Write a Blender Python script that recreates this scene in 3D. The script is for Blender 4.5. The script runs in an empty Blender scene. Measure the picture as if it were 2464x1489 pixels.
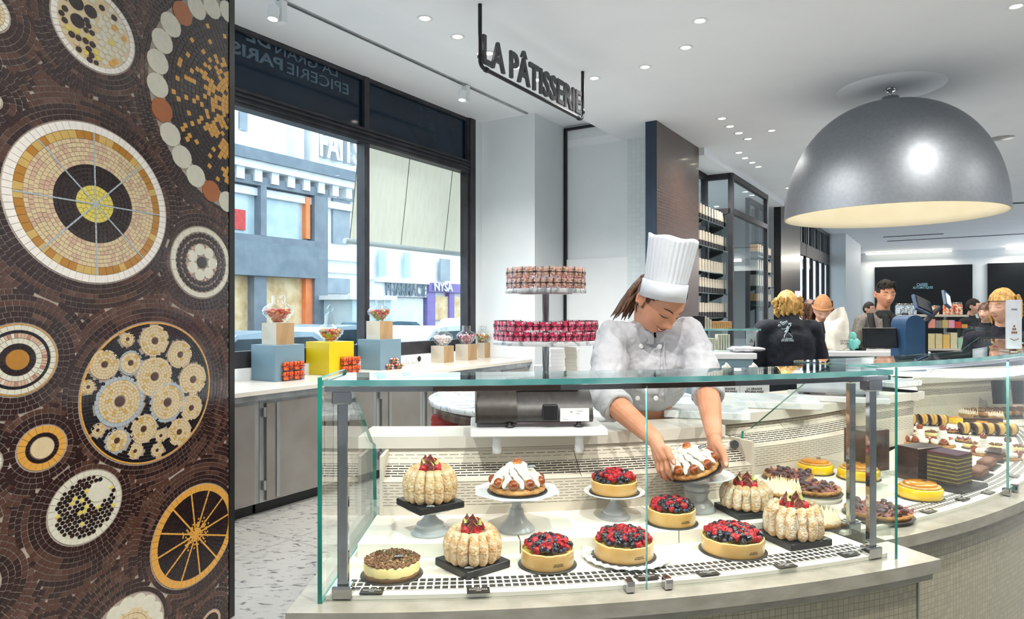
import bpy, math, random
from mathutils import Vector, Matrix, noise
SC = bpy.context.scene
COL = SC.collection
PI = math.pi
rnd = random.Random(7)
# ---------------- camera, sky, exposure ----------------
F, CX, HY, HC = 1660.0, 1232.0, 748.0, 1.5      # focal length in pixels of the 2464 frame, horizon row, eye height
cam_d = bpy.data.cameras.new('camera'); cam = bpy.data.objects.new('camera', cam_d); COL.objects.link(cam)
cam.location = (0, 0, HC); cam.rotation_euler = (PI/2, 0, 0)
cam_d.sensor_width = 36.0; cam_d.lens = 36.0*F/2464.0; cam_d.shift_y = (HY-744.5)/2464.0
cam_d.clip_start = 0.05; cam_d.clip_end = 200
SC.camera = cam
SC.view_settings.view_transform = 'Standard'; SC.view_settings.look = 'None'
SC.view_settings.gamma = 1.0; SC.view_settings.use_curve_mapping = False
SC.view_settings.exposure = 0.14
SC.cycles.transparent_max_bounces = 32
SC.cycles.max_bounces = 7; SC.cycles.glossy_bounces = 3; SC.cycles.diffuse_bounces = 4
SC.cycles.sample_clamp_indirect = 4.0
try:
    SC.cycles.use_denoising = True; SC.cycles.denoiser = 'OPENIMAGEDENOISE'
except Exception: pass
w = bpy.data.worlds.new('overcast_sky'); SC.world = w; w.use_nodes = True
bg = w.node_tree.nodes['Background']; bg.inputs[0].default_value = (0.84, 0.92, 1.0, 1); bg.inputs[1].default_value = 3.2
DOWN_W, CASE_W = 14.0, 1.0

def light(kind, name, loc, energy, color=(1, 1, 1), size=.1, size_y=None, rot=(0, 0, 0), spot=2.2, blend=.8):
    d = bpy.data.lights.new(name, kind); d.energy = energy; d.color = color
    if kind == 'AREA':
        d.size = size
        if size_y: d.shape = 'RECTANGLE'; d.size_y = size_y
    elif kind == 'SPOT': d.spot_size = spot; d.spot_blend = blend; d.shadow_soft_size = size
    else: d.shadow_soft_size = size
    o = bpy.data.objects.new(name, d); o.location = loc; o.rotation_euler = rot; COL.objects.link(o)
    return o

# directions and frames of the place
def at(x, y, Y): return Vector(((x-CX)/F*Y, Y, HC-(y-HY)/F*Y))     # the point seen at a pixel, Y metres ahead
def atz(x, y, Z): return at(x, y, (HC-Z)*F/(y-HY))                  # the same at a known height
DX, DY = .5342, .8453                                               # direction of the window front
def W(s, o, z=0): return Vector((-1.96+DX*s-DY*o, 4.84+DY*s+DX*o, z))  # along the window front, towards the street, up
WROT = math.atan2(DY, DX)
def ws(x, o):                                                       # where along the front a column of the picture falls
    u = (x-CX)/F
    a0, b0 = -1.96-DY*o, 4.84+DX*o
    return (u*b0-a0)/(DX-u*DY)
def wz(x, y, o):
    p = W(ws(x, o), o); return HC-(y-HY)/F*p.y
def wy(x, o): return W(ws(x, o), o).y
CC = Vector((-.40, 5.24, 0))                                        # centre of the round counter
def A(r, f, z=0): return Vector((CC.x+r*math.sin(f), CC.y-r*math.cos(f), z))
def R(d): return math.radians(d)
def polar(p):
    q = Vector((p[0]-CC.x, p[1]-CC.y)); return q.length, math.atan2(q.x, -q.y)

# ---------------- mesh builder ----------------
class MB:
    def __init__(s): s.v = []; s.f = []; s.m = []; s.s = []; s.uv = {}
    def add(s, vs, fs, m=0, sm=False, M=None, uvs=None):
        b = len(s.v)
        if M is not None: vs = [M @ Vector(v) for v in vs]
        s.v += [tuple(v) for v in vs]
        for i, f in enumerate(fs):
            if uvs: s.uv[len(s.f)] = uvs[i]
            s.f.append(tuple(b+k for k in f)); s.m.append(m); s.s.append(sm)
        return s
    def box(s, c, d, m=0, M=None, rz=0, taper=1.0, bev=0):
        x, y, z = d[0]/2, d[1]/2, d[2]/2
        T = Matrix.Translation(c) @ Matrix.Rotation(rz, 4, 'Z')
        if M is not None: T = M @ T
        if bev:
            b = min(bev, x*.9, y*.9, z*.9); vs = []
            for sx in (-1, 1):
                for sy in (-1, 1):
                    for sz in (-1, 1):
                        vs += [(sx*(x-b), sy*(y-b), sz*z), (sx*(x-b), sy*y, sz*(z-b)), (sx*x, sy*(y-b), sz*(z-b))]
            I = lambda a, b_, c_, k: 3*(4*(a > 0)+2*(b_ > 0)+(c_ > 0))+k
            fs = []
            def q(L, sign):
                fs.append(tuple(L if sign > 0 else L[::-1]))
            for t in (-1, 1):
                q([I(-1, -1, t, 0), I(1, -1, t, 0), I(1, 1, t, 0), I(-1, 1, t, 0)], t)
                q([I(-1, t, -1, 1), I(-1, t, 1, 1), I(1, t, 1, 1), I(1, t, -1, 1)], t)
                q([I(t, -1, -1, 2), I(t, 1, -1, 2), I(t, 1, 1, 2), I(t, -1, 1, 2)], t)
            for a in (-1, 1):
                for c_ in (-1, 1):
                    q([I(-1, a, c_, 0), I(-1, a, c_, 1), I(1, a, c_, 1), I(1, a, c_, 0)], -a*c_)
                    q([I(a, -1, c_, 0), I(a, -1, c_, 2), I(a, 1, c_, 2), I(a, 1, c_, 0)], a*c_)
                    q([I(a, c_, -1, 1), I(a, c_, -1, 2), I(a, c_, 1, 2), I(a, c_, 1, 1)], -a*c_)
            for a in (-1, 1):
                for b_ in (-1, 1):
                    for c_ in (-1, 1):
                        q([I(a, b_, c_, 0), I(a, b_, c_, 1), I(a, b_, c_, 2)], -a*b_*c_)
            return s.add(vs, fs, m, False, T)
        t = taper
        vs = [(-x, -y, -z), (x, -y, -z), (x, y, -z), (-x, y, -z), (-x*t, -y*t, z), (x*t, -y*t, z), (x*t, y*t, z), (-x*t, y*t, z)]
        return s.add(vs, [(0, 3, 2, 1), (4, 5, 6, 7), (0, 1, 5, 4), (1, 2, 6, 5), (2, 3, 7, 6), (3, 0, 4, 7)], m, False, T)
    def prism(s, poly, z0, z1, m=0, M=None, sm=False, caps=True):
        n = len(poly); vs = [(p[0], p[1], z0) for p in poly]+[(p[0], p[1], z1) for p in poly]
        fs = [(i, (i+1) % n, n+(i+1) % n, n+i) for i in range(n)]
        s.add(vs, fs, m, sm, M)
        if caps: s.add(vs, [tuple(range(n))[::-1], tuple(range(n, 2*n))], m, False, M)
        return s
    def lathe(s, prof, n=24, m=0, M=None, sm=True, a0=0, a1=2*PI, warp=None):
        full = abs(a1-a0-2*PI) < 1e-6; k = n if full else n+1; vs = []
        for r, z in prof:
            for i in range(k):
                a = a0+(a1-a0)*i/n
                rr, zz = (r, z) if warp is None else warp(r, z, a)
                vs.append((rr*math.cos(a), rr*math.sin(a), zz))
        fs = []
        for j in range(len(prof)-1):
            for i in range(n):
                i2 = (i+1) % k
                fs.append((j*k+i, j*k+i2, (j+1)*k+i2, (j+1)*k+i))
        return s.add(vs, fs, m, sm, M)
    def sph(s, c, r, nu=14, nv=9, m=0, M=None, fn=None):
        if not hasattr(r, '__len__'): r = (r, r, r)
        vs = [(0, 0, -1)]
        for j in range(1, nv):
            t = -PI/2+PI*j/nv
            for i in range(nu):
                a = 2*PI*i/nu; vs.append((math.cos(t)*math.cos(a), math.cos(t)*math.sin(a), math.sin(t)))
        vs.append((0, 0, 1)); L = len(vs)-1
        if fn: vs = [fn(Vector(v)) for v in vs]
        vs = [(v[0]*r[0], v[1]*r[1], v[2]*r[2]) for v in vs]
        fs = [(0, 1+(i+1) % nu, 1+i) for i in range(nu)]
        for j in range(nv-2):
            for i in range(nu):
                a, b = 1+j*nu+i, 1+j*nu+(i+1) % nu; fs.append((a, b, b+nu, a+nu))
        b0 = 1+(nv-2)*nu
        fs += [(b0+i, b0+(i+1) % nu, L) for i in range(nu)]
        T = Matrix.Translation(c)
        if M is not None: T = T @ M if M.to_translation().length == 0 else M @ T
        return s.add(vs, fs, m, True, T)
    def tube(s, pts, rad, n=8, m=0, caps=True, sm=True, flat=1.0):
        pts = [Vector(p) for p in pts]; k = len(pts)
        if not hasattr(rad, '__len__'): rad = [rad]*k
        vs = []; up = Vector((0, 0, 1))
        t0 = (pts[1]-pts[0]).normalized()
        if abs(t0.z) > .9: up = Vector((0, 1, 0))
        x = t0.cross(up).normalized()
        for i, p in enumerate(pts):
            t = (pts[min(i+1, k-1)]-pts[max(i-1, 0)])
            if t.length < 1e-9: t = Vector((0, 0, 1))
            t.normalize(); x = (x-t*x.dot(t)).normalized(); y = t.cross(x)
            for j in range(n):
                a = 2*PI*j/n; vs.append(p+(x*math.cos(a)+y*math.sin(a)*flat)*rad[i])
        fs = [(i*n+j, i*n+(j+1) % n, (i+1)*n+(j+1) % n, (i+1)*n+j) for i in range(k-1) for j in range(n)]
        s.add(vs, fs, m, sm)
        if caps: s.add(vs, [tuple(range(n))[::-1], tuple(range((k-1)*n, k*n))], m, False)
        return s
    def caps(s, p0, p1, r0, r1, n=14, m=0):
        p0, p1 = Vector(p0), Vector(p1); d = p1-p0; L = max(d.length, 1e-6); d = d/L
        pts = []; rr = []
        for i in range(5): a = PI/2*(1-i/5); pts.append(p0-d*r0*math.sin(a)); rr.append(max(r0*math.cos(a), r0*.02))
        pts += [p0, p0.lerp(p1, .5), p1]; rr += [r0, (r0+r1)/2, r1]
        for i in range(1, 6): a = PI/2*i/5; pts.append(p1+d*r1*math.sin(a)); rr.append(max(r1*math.cos(a), r1*.02))
        return s.tube(pts, rr, n, m)
    def grid(s, fn, nu, nv, m=0, sm=False, uv=None):
        vs = [fn(i/nu, j/nv) for j in range(nv+1) for i in range(nu+1)]
        fs = []; uvs = []
        for j in range(nv):
            for i in range(nu):
                q = [(i, j), (i+1, j), (i+1, j+1), (i, j+1)]
                fs.append(tuple(b*(nu+1)+a for a, b in q))
                if uv: uvs.append([uv(a/nu, b/nv) for a, b in q])
        return s.add(vs, fs, m, sm, None, uvs or None)
    def arc(s, r0, r1, f0, f1, z0, z1, n=24, m=0, mf=None, sm=False):
        """a solid piece of ring about the counter's centre; mf = material of the outer (customer) face"""
        rm = max(r0, r1)
        def face(ra, za, rb, zb, mm, flip, uvz=True):
            def fn(u, v):
                return A(ra+(rb-ra)*v, f0+(f1-f0)*u, za+(zb-za)*v)
            def uv(u, v):
                return ((f0+(f1-f0)*u)*rm, (za+(zb-za)*v) if uvz else (ra+(rb-ra)*v))
            s.grid(fn, n, 1, mm, sm, uv)
        face(r1, z0, r1, z1, m if mf is None else mf, 0)
        face(r0, z1, r0, z0, m, 0)
        face(r1, z1, r0, z1, m, 0, False)
        face(r0, z0, r1, z0, m, 0, False)
        for f, rev in ((f0, 1), (f1, 0)):
            q = [A(r1, f, z0), A(r0, f, z0), A(r0, f, z1), A(r1, f, z1)]
            s.add(q, [(0, 1, 2, 3) if not rev else (3, 2, 1, 0)], m)
        return s
    def wbox(s, s0, s1, o0, o1, z0, z1, m=0):
        return s.box(tuple(W((s0+s1)/2, (o0+o1)/2, (z0+z1)/2)), (abs(s1-s0), abs(o1-o0), abs(z1-z0)), m, None, WROT)
    def mesh(s, name, mats, off=None):
        me = bpy.data.meshes.new(name)
        vs = s.v if off is None else [(v[0]-off[0], v[1]-off[1], v[2]-off[2]) for v in s.v]
        me.from_pydata(vs, [], s.f)
        if not isinstance(mats, (list, tuple)): mats = [mats]
        for m in mats: me.materials.append(m)
        me.polygons.foreach_set('material_index', s.m); me.polygons.foreach_set('use_smooth', s.s)
        if s.uv:
            ul = me.uv_layers.new(name='UVMap')
            for fi, uvs in s.uv.items():
                ls = me.polygons[fi].loop_start
                for k, c in enumerate(uvs): ul.data[ls+k].uv = c
        me.update(); return me
    def build(s, name, mats, parent=None, loc=None, world=False, rz=0, rot=None, center=False):
        """ONE mesh object; world=True: the vertices are world coordinates"""
        off = None
        if world and parent is not None: off = parent.location
        if world and parent is None:
            n = max(1, len(s.v))
            off = Vector((sum(v[0] for v in s.v)/n, sum(v[1] for v in s.v)/n, min((v[2] for v in s.v), default=0)))
            loc = off
        o = bpy.data.objects.new(name, s.mesh(name, mats, off)); COL.objects.link(o)
        if parent is not None: o.parent = parent
        if loc is not None: o.location = loc
        if rot is not None: o.rotation_euler = rot
        elif rz: o.rotation_euler = (0, 0, rz)
        return o
def tag(o, label=None, cat=None, group=None, kind=None):
    if label: o['label'] = label
    if cat: o['category'] = cat
    if group: o['group'] = group
    if kind: o['kind'] = kind
    return o
def thing(name, label, cat, loc=(0, 0, 0), rz=0, group=None, rot=None, scale=None):
    o = bpy.data.objects.new(name, None); COL.objects.link(o); o.location = loc
    o.rotation_euler = rot if rot is not None else (0, 0, rz)
    o.empty_display_size = .02
    if scale: o.scale = (scale,)*3
    return tag(o, label, cat, group)
def struct(o): o['kind'] = 'structure'; return o
KIDS = {}
def kids(o): return [c for c in bpy.data.objects if c.parent == o]
def copy_tree(o, parent=None, kd=None):
    if kd is None:
        kd = {}
        for c in bpy.data.objects:
            if c.parent: kd.setdefault(c.parent.name, []).append(c)
    c = o.copy(); COL.objects.link(c); c.parent = parent
    for k in kd.get(o.name, []): copy_tree(k, c, kd)
    return c
def place(o, loc, rz=0, label=None, group=None, scale=None, rot=None):
    o.location = loc; o.rotation_euler = rot if rot is not None else (0, 0, rz)
    if label: o['label'] = label
    if group: o['group'] = group
    if scale: o.scale = (scale,)*3
    return o
def inst(mesh_ob, parent, loc, rot=(0, 0, 0), sc=1, name=None):
    c = bpy.data.objects.new(name or mesh_ob.name.split('.')[0], mesh_ob.data if hasattr(mesh_ob, 'data') else mesh_ob)
    COL.objects.link(c); c.parent = parent
    c.location = loc; c.rotation_euler = rot; c.scale = (sc,)*3 if not hasattr(sc, '__len__') else sc
    return c
def text_mesh(txt, size=1.0, thick=.01, offset=0.0, align='CENTER', sx=1.0, mirror=False, space=1.0, res=3):
    cu = bpy.data.curves.new('lettering', 'FONT'); cu.body = txt; cu.size = size; cu.extrude = thick/2
    cu.offset = offset; cu.align_x = align; cu.align_y = 'CENTER'; cu.space_character = space; cu.resolution_u = res
    ob = bpy.data.objects.new('lettering_tmp', cu); COL.objects.link(ob)
    dg = bpy.context.evaluated_depsgraph_get()
    me = bpy.data.meshes.new_from_object(ob.evaluated_get(dg))
    bpy.data.objects.remove(ob); bpy.data.curves.remove(cu)
    k = -sx if mirror else sx
    for v in me.vertices: v.co.x *= k
    return me
def text_ob(name, me, mat, M, parent=None):
    me.materials.clear(); me.materials.append(mat)
    o = bpy.data.objects.new(name, me); COL.objects.link(o)
    if parent is not None:
        o.parent = parent; M = Matrix.Translation(-parent.location) @ M if parent.rotation_euler.z == 0 else M
    o.matrix_basis = M
    return o
# ---------------- procedural materials ----------------
def lin(h):
    if isinstance(h, str):
        c = [int(h[i:i+2], 16)/255 for i in (0, 2, 4)]
        return tuple(x/12.92 if x <= .04045 else ((x+.055)/1.055)**2.4 for x in c)
    return h
def mat(name, c1, c2=None, scale=20, rough=.5, metal=0, bump=0, bscale=None, spec=.5, detail=3, lo=.35, hi=.65, stretch=None, tex='noise', sub=0, coat=0, emit=None, estr=1, dist=0, alpha=None):
    m = bpy.data.materials.new(name); m.use_nodes = True; nt = m.node_tree; N = nt.nodes; L = nt.links
    b = N['Principled BSDF']; b.inputs['Roughness'].default_value = rough; b.inputs['Metallic'].default_value = metal
    b.inputs['Specular IOR Level'].default_value = spec
    if coat: b.inputs['Coat Weight'].default_value = coat; b.inputs['Coat Roughness'].default_value = .08
    if sub: b.inputs['Subsurface Weight'].default_value = sub; b.inputs['Subsurface Radius'].default_value = (.02, .01, .006); b.inputs['Subsurface Scale'].default_value = .5
    c1 = lin(c1); c2 = lin(c2) if c2 else tuple(min(1, x*1.08+.002) for x in c1)
    tc = N.new('ShaderNodeTexCoord'); mp = N.new('ShaderNodeMapping'); L.new(tc.outputs['Object'], mp.inputs[0])
    if stretch: mp.inputs['Scale'].default_value = stretch
    if tex == 'noise':
        t = N.new('ShaderNodeTexNoise'); t.inputs['Scale'].default_value = scale; t.inputs['Detail'].default_value = detail
        t.inputs['Distortion'].default_value = dist; out = t.outputs['Fac']
    elif tex == 'voronoi':
        t = N.new('ShaderNodeTexVoronoi'); t.inputs['Scale'].default_value = scale; out = t.outputs['Distance']
    elif tex == 'wave':
        t = N.new('ShaderNodeTexWave'); t.inputs['Scale'].default_value = scale; t.inputs['Distortion'].default_value = dist or 4
        t.inputs['Detail'].default_value = detail; out = t.outputs['Fac']
    L.new(mp.outputs[0], t.inputs['Vector'])
    r = N.new('ShaderNodeValToRGB'); L.new(out, r.inputs[0])
    r.color_ramp.elements[0].position = lo; r.color_ramp.elements[1].position = hi
    r.color_ramp.elements[0].color = (*c1, 1); r.color_ramp.elements[1].color = (*c2, 1)
    L.new(r.outputs[0], b.inputs['Base Color'])
    if bump:
        bt = N.new('ShaderNodeTexNoise'); bt.inputs['Scale'].default_value = bscale or scale; bt.inputs['Detail'].default_value = 4
        L.new(mp.outputs[0], bt.inputs['Vector'])
        bp = N.new('ShaderNodeBump'); bp.inputs['Strength'].default_value = bump; bp.inputs['Distance'].default_value = .02
        L.new(bt.outputs['Fac'], bp.inputs['Height']); L.new(bp.outputs[0], b.inputs['Normal'])
    if emit:
        b.inputs['Emission Color'].default_value = (*lin(emit), 1); b.inputs['Emission Strength'].default_value = estr
    m.diffuse_color = (*c1, 1)
    return m
def glass(name, tint='f4fbf8', rough=0, ior=1.45, refl=1.0):
    m = bpy.data.materials.new(name); m.use_nodes = True; nt = m.node_tree; N = nt.nodes; L = nt.links
    N.remove(N['Principled BSDF']); out = N['Material Output']
    t = N.new('ShaderNodeBsdfTransparent'); t.inputs[0].default_value = (*lin(tint), 1)
    g = N.new('ShaderNodeBsdfGlossy'); g.inputs['Roughness'].default_value = rough; g.inputs[0].default_value = (refl, refl, refl, 1)
    fr = N.new('ShaderNodeFresnel'); ge = N.new('ShaderNodeNewGeometry'); mr = N.new('ShaderNodeMapRange')
    mr.inputs['To Min'].default_value = ior; mr.inputs['To Max'].default_value = 1/ior
    L.new(ge.outputs['Backfacing'], mr.inputs['Value']); L.new(mr.outputs[0], fr.inputs[0])
    mx = N.new('ShaderNodeMixShader'); L.new(fr.outputs[0], mx.inputs[0]); L.new(t.outputs[0], mx.inputs[1]); L.new(g.outputs[0], mx.inputs[2])
    L.new(mx.outputs[0], out.inputs[0]); return m
def brick(name, c1, c2, mortar, bw, rh, ms, offset=.5, rough=.4, smooth=.1, bump=.3, metal=0, noise_s=0, spec=.5, coat=0, freq=2, bias=0):
    m = bpy.data.materials.new(name); m.use_nodes = True; nt = m.node_tree; N = nt.nodes; L = nt.links
    b = N['Principled BSDF']; b.inputs['Roughness'].default_value = rough; b.inputs['Metallic'].default_value = metal
    b.inputs['Specular IOR Level'].default_value = spec
    if coat: b.inputs['Coat Weight'].default_value = coat; b.inputs['Coat Roughness'].default_value = .1
    uv = N.new('ShaderNodeUVMap'); uv.uv_map = 'UVMap'
    t = N.new('ShaderNodeTexBrick'); t.offset = offset; t.offset_frequency = freq
    t.inputs['Scale'].default_value = 1.0; t.inputs['Brick Width'].default_value = bw; t.inputs['Row Height'].default_value = rh
    t.inputs['Mortar Size'].default_value = ms; t.inputs['Mortar Smooth'].default_value = smooth; t.inputs['Bias'].default_value = bias
    t.inputs['Color1'].default_value = (*lin(c1), 1); t.inputs['Color2'].default_value = (*lin(c2), 1); t.inputs['Mortar'].default_value = (*lin(mortar), 1)
    src = uv.outputs[0]
    if noise_s:
        n = N.new('ShaderNodeTexNoise'); n.inputs['Scale'].default_value = 9; L.new(uv.outputs[0], n.inputs['Vector'])
        ad = N.new('ShaderNodeVectorMath'); ad.operation = 'SCALE'; ad.inputs['Scale'].default_value = noise_s
        L.new(n.outputs['Color'], ad.inputs[0])
        a2 = N.new('ShaderNodeVectorMath'); a2.operation = 'ADD'; L.new(uv.outputs[0], a2.inputs[0]); L.new(ad.outputs[0], a2.inputs[1]); src = a2.outputs[0]
    L.new(src, t.inputs['Vector']); L.new(t.outputs['Color'], b.inputs['Base Color'])
    if bump:
        inv = N.new('ShaderNodeMath'); inv.operation = 'SUBTRACT'; inv.inputs[0].default_value = 1; L.new(t.outputs['Fac'], inv.inputs[1])
        bp = N.new('ShaderNodeBump'); bp.inputs['Strength'].default_value = bump; bp.inputs['Distance'].default_value = .004
        L.new(inv.outputs[0], bp.inputs['Height']); L.new(bp.outputs[0], b.inputs['Normal'])
    return m
def marble(name, c='e9eaec', v='8f979e', scale=6, rough=.15, w=.06, stretch=None):
    m = mat(name, v, c, scale=scale, rough=rough, detail=6, lo=0, hi=w, dist=1.2, stretch=stretch)
    nt = m.node_tree; N = nt.nodes; L = nt.links
    t = [n for n in N if n.type == 'TEX_NOISE'][0]; r = [n for n in N if n.type == 'VALTORGB'][0]
    a = N.new('ShaderNodeMath'); a.operation = 'SUBTRACT'; a.inputs[1].default_value = .5
    b = N.new('ShaderNodeMath'); b.operation = 'ABSOLUTE'
    L.new(t.outputs['Fac'], a.inputs[0]); L.new(a.outputs[0], b.inputs[0]); L.new(b.outputs[0], r.inputs[0])
    return m
X = {}
X['glass'] = glass('clear_glass'); X['vglass'] = glass('display_glass', 'fcfefd', 0, 1.33)
X['tint'] = glass('top_glass', 'e4f2f2', 0, 1.5)
X['wglass'] = glass('window_glass', 'f2f8fa', 0, 1.2)
X['jar'] = glass('jar_glass', 'f6fafa', .0, 1.9)
X['acrylic'] = glass('acrylic', 'fff4f6', .03, 1.35)
X['gedge'] = mat('green_glass_edge', '4f9694', '7fb6b4', 12, .15, spec=.8, detail=1)
X['gedge2'] = mat('dark_green_glass_edge', '0b6b5c', '17a08c', 6, .15, spec=.8, detail=1)
X['chrome'] = mat('chrome', 'b4b4b8', 'c2c2c6', 5, .06, 1.0)
X['steel'] = mat('brushed_steel', '9c9fa0', 'b9babb', 8, .32, .85, stretch=(1, 1, .2))
X['steeld'] = mat('steel_door', '8a847e', '989490', 3, .38, .6, detail=4)
X['black'] = mat('black_plastic', '0b0c0e', '14161a', 10, .4)
X['blackm'] = mat('black_metal', '191a1d', '222327', 10, .45, .3)
X['frame'] = mat('window_frame_metal', '2e2e33', '3c3c42', 6, .5, .2)
X['white'] = mat('white_paint', 'e6eaec', 'e9edef', 4, .6)
X['ceil'] = mat('ceiling_paint', 'eef2f8', 'f1f5fa', 2, .7)
X['wallw'] = mat('wall_paint', 'dfe6ea', 'e3e9ec', 3, .6)
X['solid'] = mat('white_solid_surface', 'd2cec4', 'd8d4ca', 9, .22, detail=2)
X['ledge'] = mat('pale_stone_ledge', '8f8c7f', 'a19e92', 14, .25, detail=6, stretch=(1, 1, 3))
X['deck'] = mat('deck_panel', 'f2ece0', 'f4eee4', 5, .3)
X['panel'] = mat('case_panel', 'cfc7b8', 'd4ccbe', 5, .4)
X['marble'] = marble('marble', 'eceef0', '9aa3aa', 7)
X['mboard'] = marble('white_marble_board', 'eaf0f2', 'cfdce0', 3, .12, .03)
X['floor'] = mat('veined_floor', '505256', '9c9c98', 15, .32, detail=9, lo=.33, hi=.44, dist=.8, stretch=(1, 2.2, 1))
X['sky1'] = mat('blue_grey_lacquer', '6c8796', '728d9a', 4, .45)
X['grey1'] = mat('grey_lacquer', '7e878b', '838c90', 4, .45)
X['yellow'] = mat('yellow_lacquer', 'cdb206', 'd2b80a', 4, .4)
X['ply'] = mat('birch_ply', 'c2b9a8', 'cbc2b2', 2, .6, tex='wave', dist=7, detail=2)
X['plyshade'] = mat('birch_ply_shaded', 'a5855f', 'ad8e69', 2, .6, tex='wave', dist=5, detail=2)  # same birch, with the shade of one face put into its colour
X['walnut'] = mat('walnut_wood', '5d4a40', '7a6254', 5, .5, tex='wave', dist=3, stretch=(1, 1, 6))
X['dome'] = mat('silver_dome_paint', '8b9097', '92979d', 30, .48, .7, bump=.05, bscale=14)
X['domein'] = mat('dome_inside_white', 'd8d2bc', 'dcd6c2', 5, .8)
X['lampon'] = mat('lit_lamp', 'ffffff', 'ffffff', 5, .5, emit='fff4e0', estr=14)
X['lampcove'] = mat('cove_glow', 'ffffff', 'ffffff', 5, .5, emit='fff2d8', estr=1.6)
X['tagb'] = mat('black_plaque', '0c0c10', '15151a', 20, .35)
X['tagw'] = mat('pale_print', 'd9d9dc', 'e5e5e8', 20, .5)
X['inkd'] = mat('dark_ink', '35302c', '403a35', 20, .5)
X['ribbon'] = mat('black_ribbon', '141418', '1d1d22', 40, .35)
X['cream'] = mat('whipped_cream', 'f5efe0', 'f8f3e7', 30, .38, sub=.15)
X['choux'] = mat('choux_pastry', 'b9773a', 'd39a58', 60, .6, bump=.5, bscale=90)
X['caramel'] = mat('caramel_glaze', '6e2a04', 'a84c0a', 40, .08, coat=1, lo=.3, hi=.7)
X['puff'] = mat('puff_pastry', 'a8703a', 'cc985c', 45, .65, bump=.6, bscale=70)
X['tart'] = mat('tart_crust', 'd9a558', 'e3b56d', 14, .28, coat=.3)
X['tartrim'] = mat('tart_crust_rim', 'eec983', 'f2d292', 30, .5)
X['custard'] = mat('custard', 'd6b45a', 'e2c46a', 30, .35)
X['rasp'] = mat('raspberry_red', '8e0a18', 'c4202c', 60, .35, bump=.2, bscale=200)
X['rasp2'] = mat('raspberry_core', '6d0410', '8e0a18', 60, .4)
X['blackb'] = mat('blackberry_skin', '08080e', '1b1a2a', 60, .15, coat=.6)
X['blueb'] = mat('blueberry_skin', '232a40', '4b5878', 30, .4)
X['figf'] = mat('fig_flesh', '6a2630', 'a85e5c', 130, .35, bump=.4, bscale=200, lo=.3, hi=.7)
X['figs'] = mat('fig_skin', '331a2c', '4a2a3a', 20, .45)
X['figg'] = mat('fig_green', 'a9ad58', 'c8c274', 20, .5)
X['lady'] = mat('ladyfinger_sponge', 'd0a068', 'ecd6b4', 70, .8, bump=.5, bscale=120, detail=5)
X['sugar'] = mat('icing_sugar_sponge', 'cba473', 'e8dcc8', 60, .85, bump=.5, bscale=140, lo=.42, hi=.68, detail=5)
X['cheese'] = mat('cheesecake', 'e8d38a', 'f0dfa0', 20, .45)
X['cheeseb'] = mat('cheesecake_base', '9a7650', 'b08a60', 60, .7)
X['crumb'] = mat('crumble', '6e4a34', 'a27a58', 90, .8, bump=.6, bscale=120)
X['seed'] = mat('pumpkin_seed', '5c6b3c', '8a9a52', 60, .5)
X['almond'] = mat('flaked_almond', 'c3a27c', '8d6a4a', 60, .6)
X['yglaze'] = mat('yellow_glaze', 'f0c000', 'f5ca08', 10, .12, coat=.8)
X['oglaze'] = mat('amber_glaze', 'c97a05', 'e09a14', 14, .06, coat=1)
X['biscuit'] = mat('biscuit', 'c08a4e', 'd8a868', 80, .7, bump=.3)
X['choc'] = mat('chocolate', '33201a', '4a3026', 14, .25, coat=.3)
X['chocm'] = mat('milk_chocolate', '6b4531', '845a40', 60, .6, bump=.3)
X['merin'] = mat('meringue', 'f8ecd4', 'eccb94', 16, .5, lo=.5, hi=.8)
X['operac'] = mat('opera_glaze', '4a1626', '5c1e30', 10, .1, coat=.6)
X['operag'] = mat('pistachio_layer', '7d7d32', '9a9a44', 60, .7)
X['operab'] = mat('chocolate_sponge', '3d281c', '523626', 80, .8)
X['pink'] = mat('pink_cream', 'f3b9bd', 'f8d0d0', 30, .5)
X['board'] = mat('black_cake_board', '1a1b1f', '232428', 10, .35)
X['board2'] = mat('grey_cake_board', '2e2d2c', '3a3836', 10, .3)
X['ceram'] = mat('white_glazed_ceramic', 'e4e6ea', 'eceef0', 10, .2, coat=.3)
X['ceramg'] = mat('grey_glazed_ceramic', 'a8acb0', 'b9bcc0', 14, .3, coat=.3)
X['scale'] = mat('scale_casing', '3d3a3a', '474444', 60, .42, .35, bump=.0)
X['scaled'] = mat('scale_dark_casing', '2f2b29', '3a3532', 60, .4, .35, bump=.0)
X['skin'] = mat('skin', 'c48868', 'd2987a', 14, .48, sub=.12, bump=.04, bscale=160)
X['skin2'] = mat('fair_skin', 'cf9f86', 'dbae96', 14, .5)
X['lips'] = mat('lips', '9a5044', 'a65c50', 30, .4)
X['teeth'] = mat('teeth', 'efe9dc', 'f4efe4', 30, .25)
X['hair'] = mat('brown_hair', '3a2319', '6d4a34', 60, .45, stretch=(1, 1, .12), bump=.4)
X['hairb'] = mat('blond_hair', '9a6e2c', 'dcb060', 70, .5, stretch=(1, 1, .2), bump=.5)
X['hairk'] = mat('black_hair', '120e0d', '2c221e', 60, .8, bump=.4)
X['cloth'] = mat('white_cotton', 'aeb0b6', 'b8babf', 6, .75, bump=.5, bscale=14)
X['hat'] = mat('paper_hat', 'ccd0d8', 'd6dae0', 8, .7, bump=.1, bscale=40)
X['navy'] = mat('navy_fleece', '10141f', '181d2a', 60, .85, bump=.2, bscale=90)
X['apron'] = mat('dark_apron', '14181f', '1c212a', 30, .8)
X['beanie'] = mat('camel_knit', 'a8764f', 'bb8860', 60, .85, bump=.4, bscale=90)
X['grey'] = mat('grey_wool', '6d6862', '7f7972', 40, .85, bump=.2)
X['scarf'] = mat('black_scarf', '101214', '1c2022', 30, .85)
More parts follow.
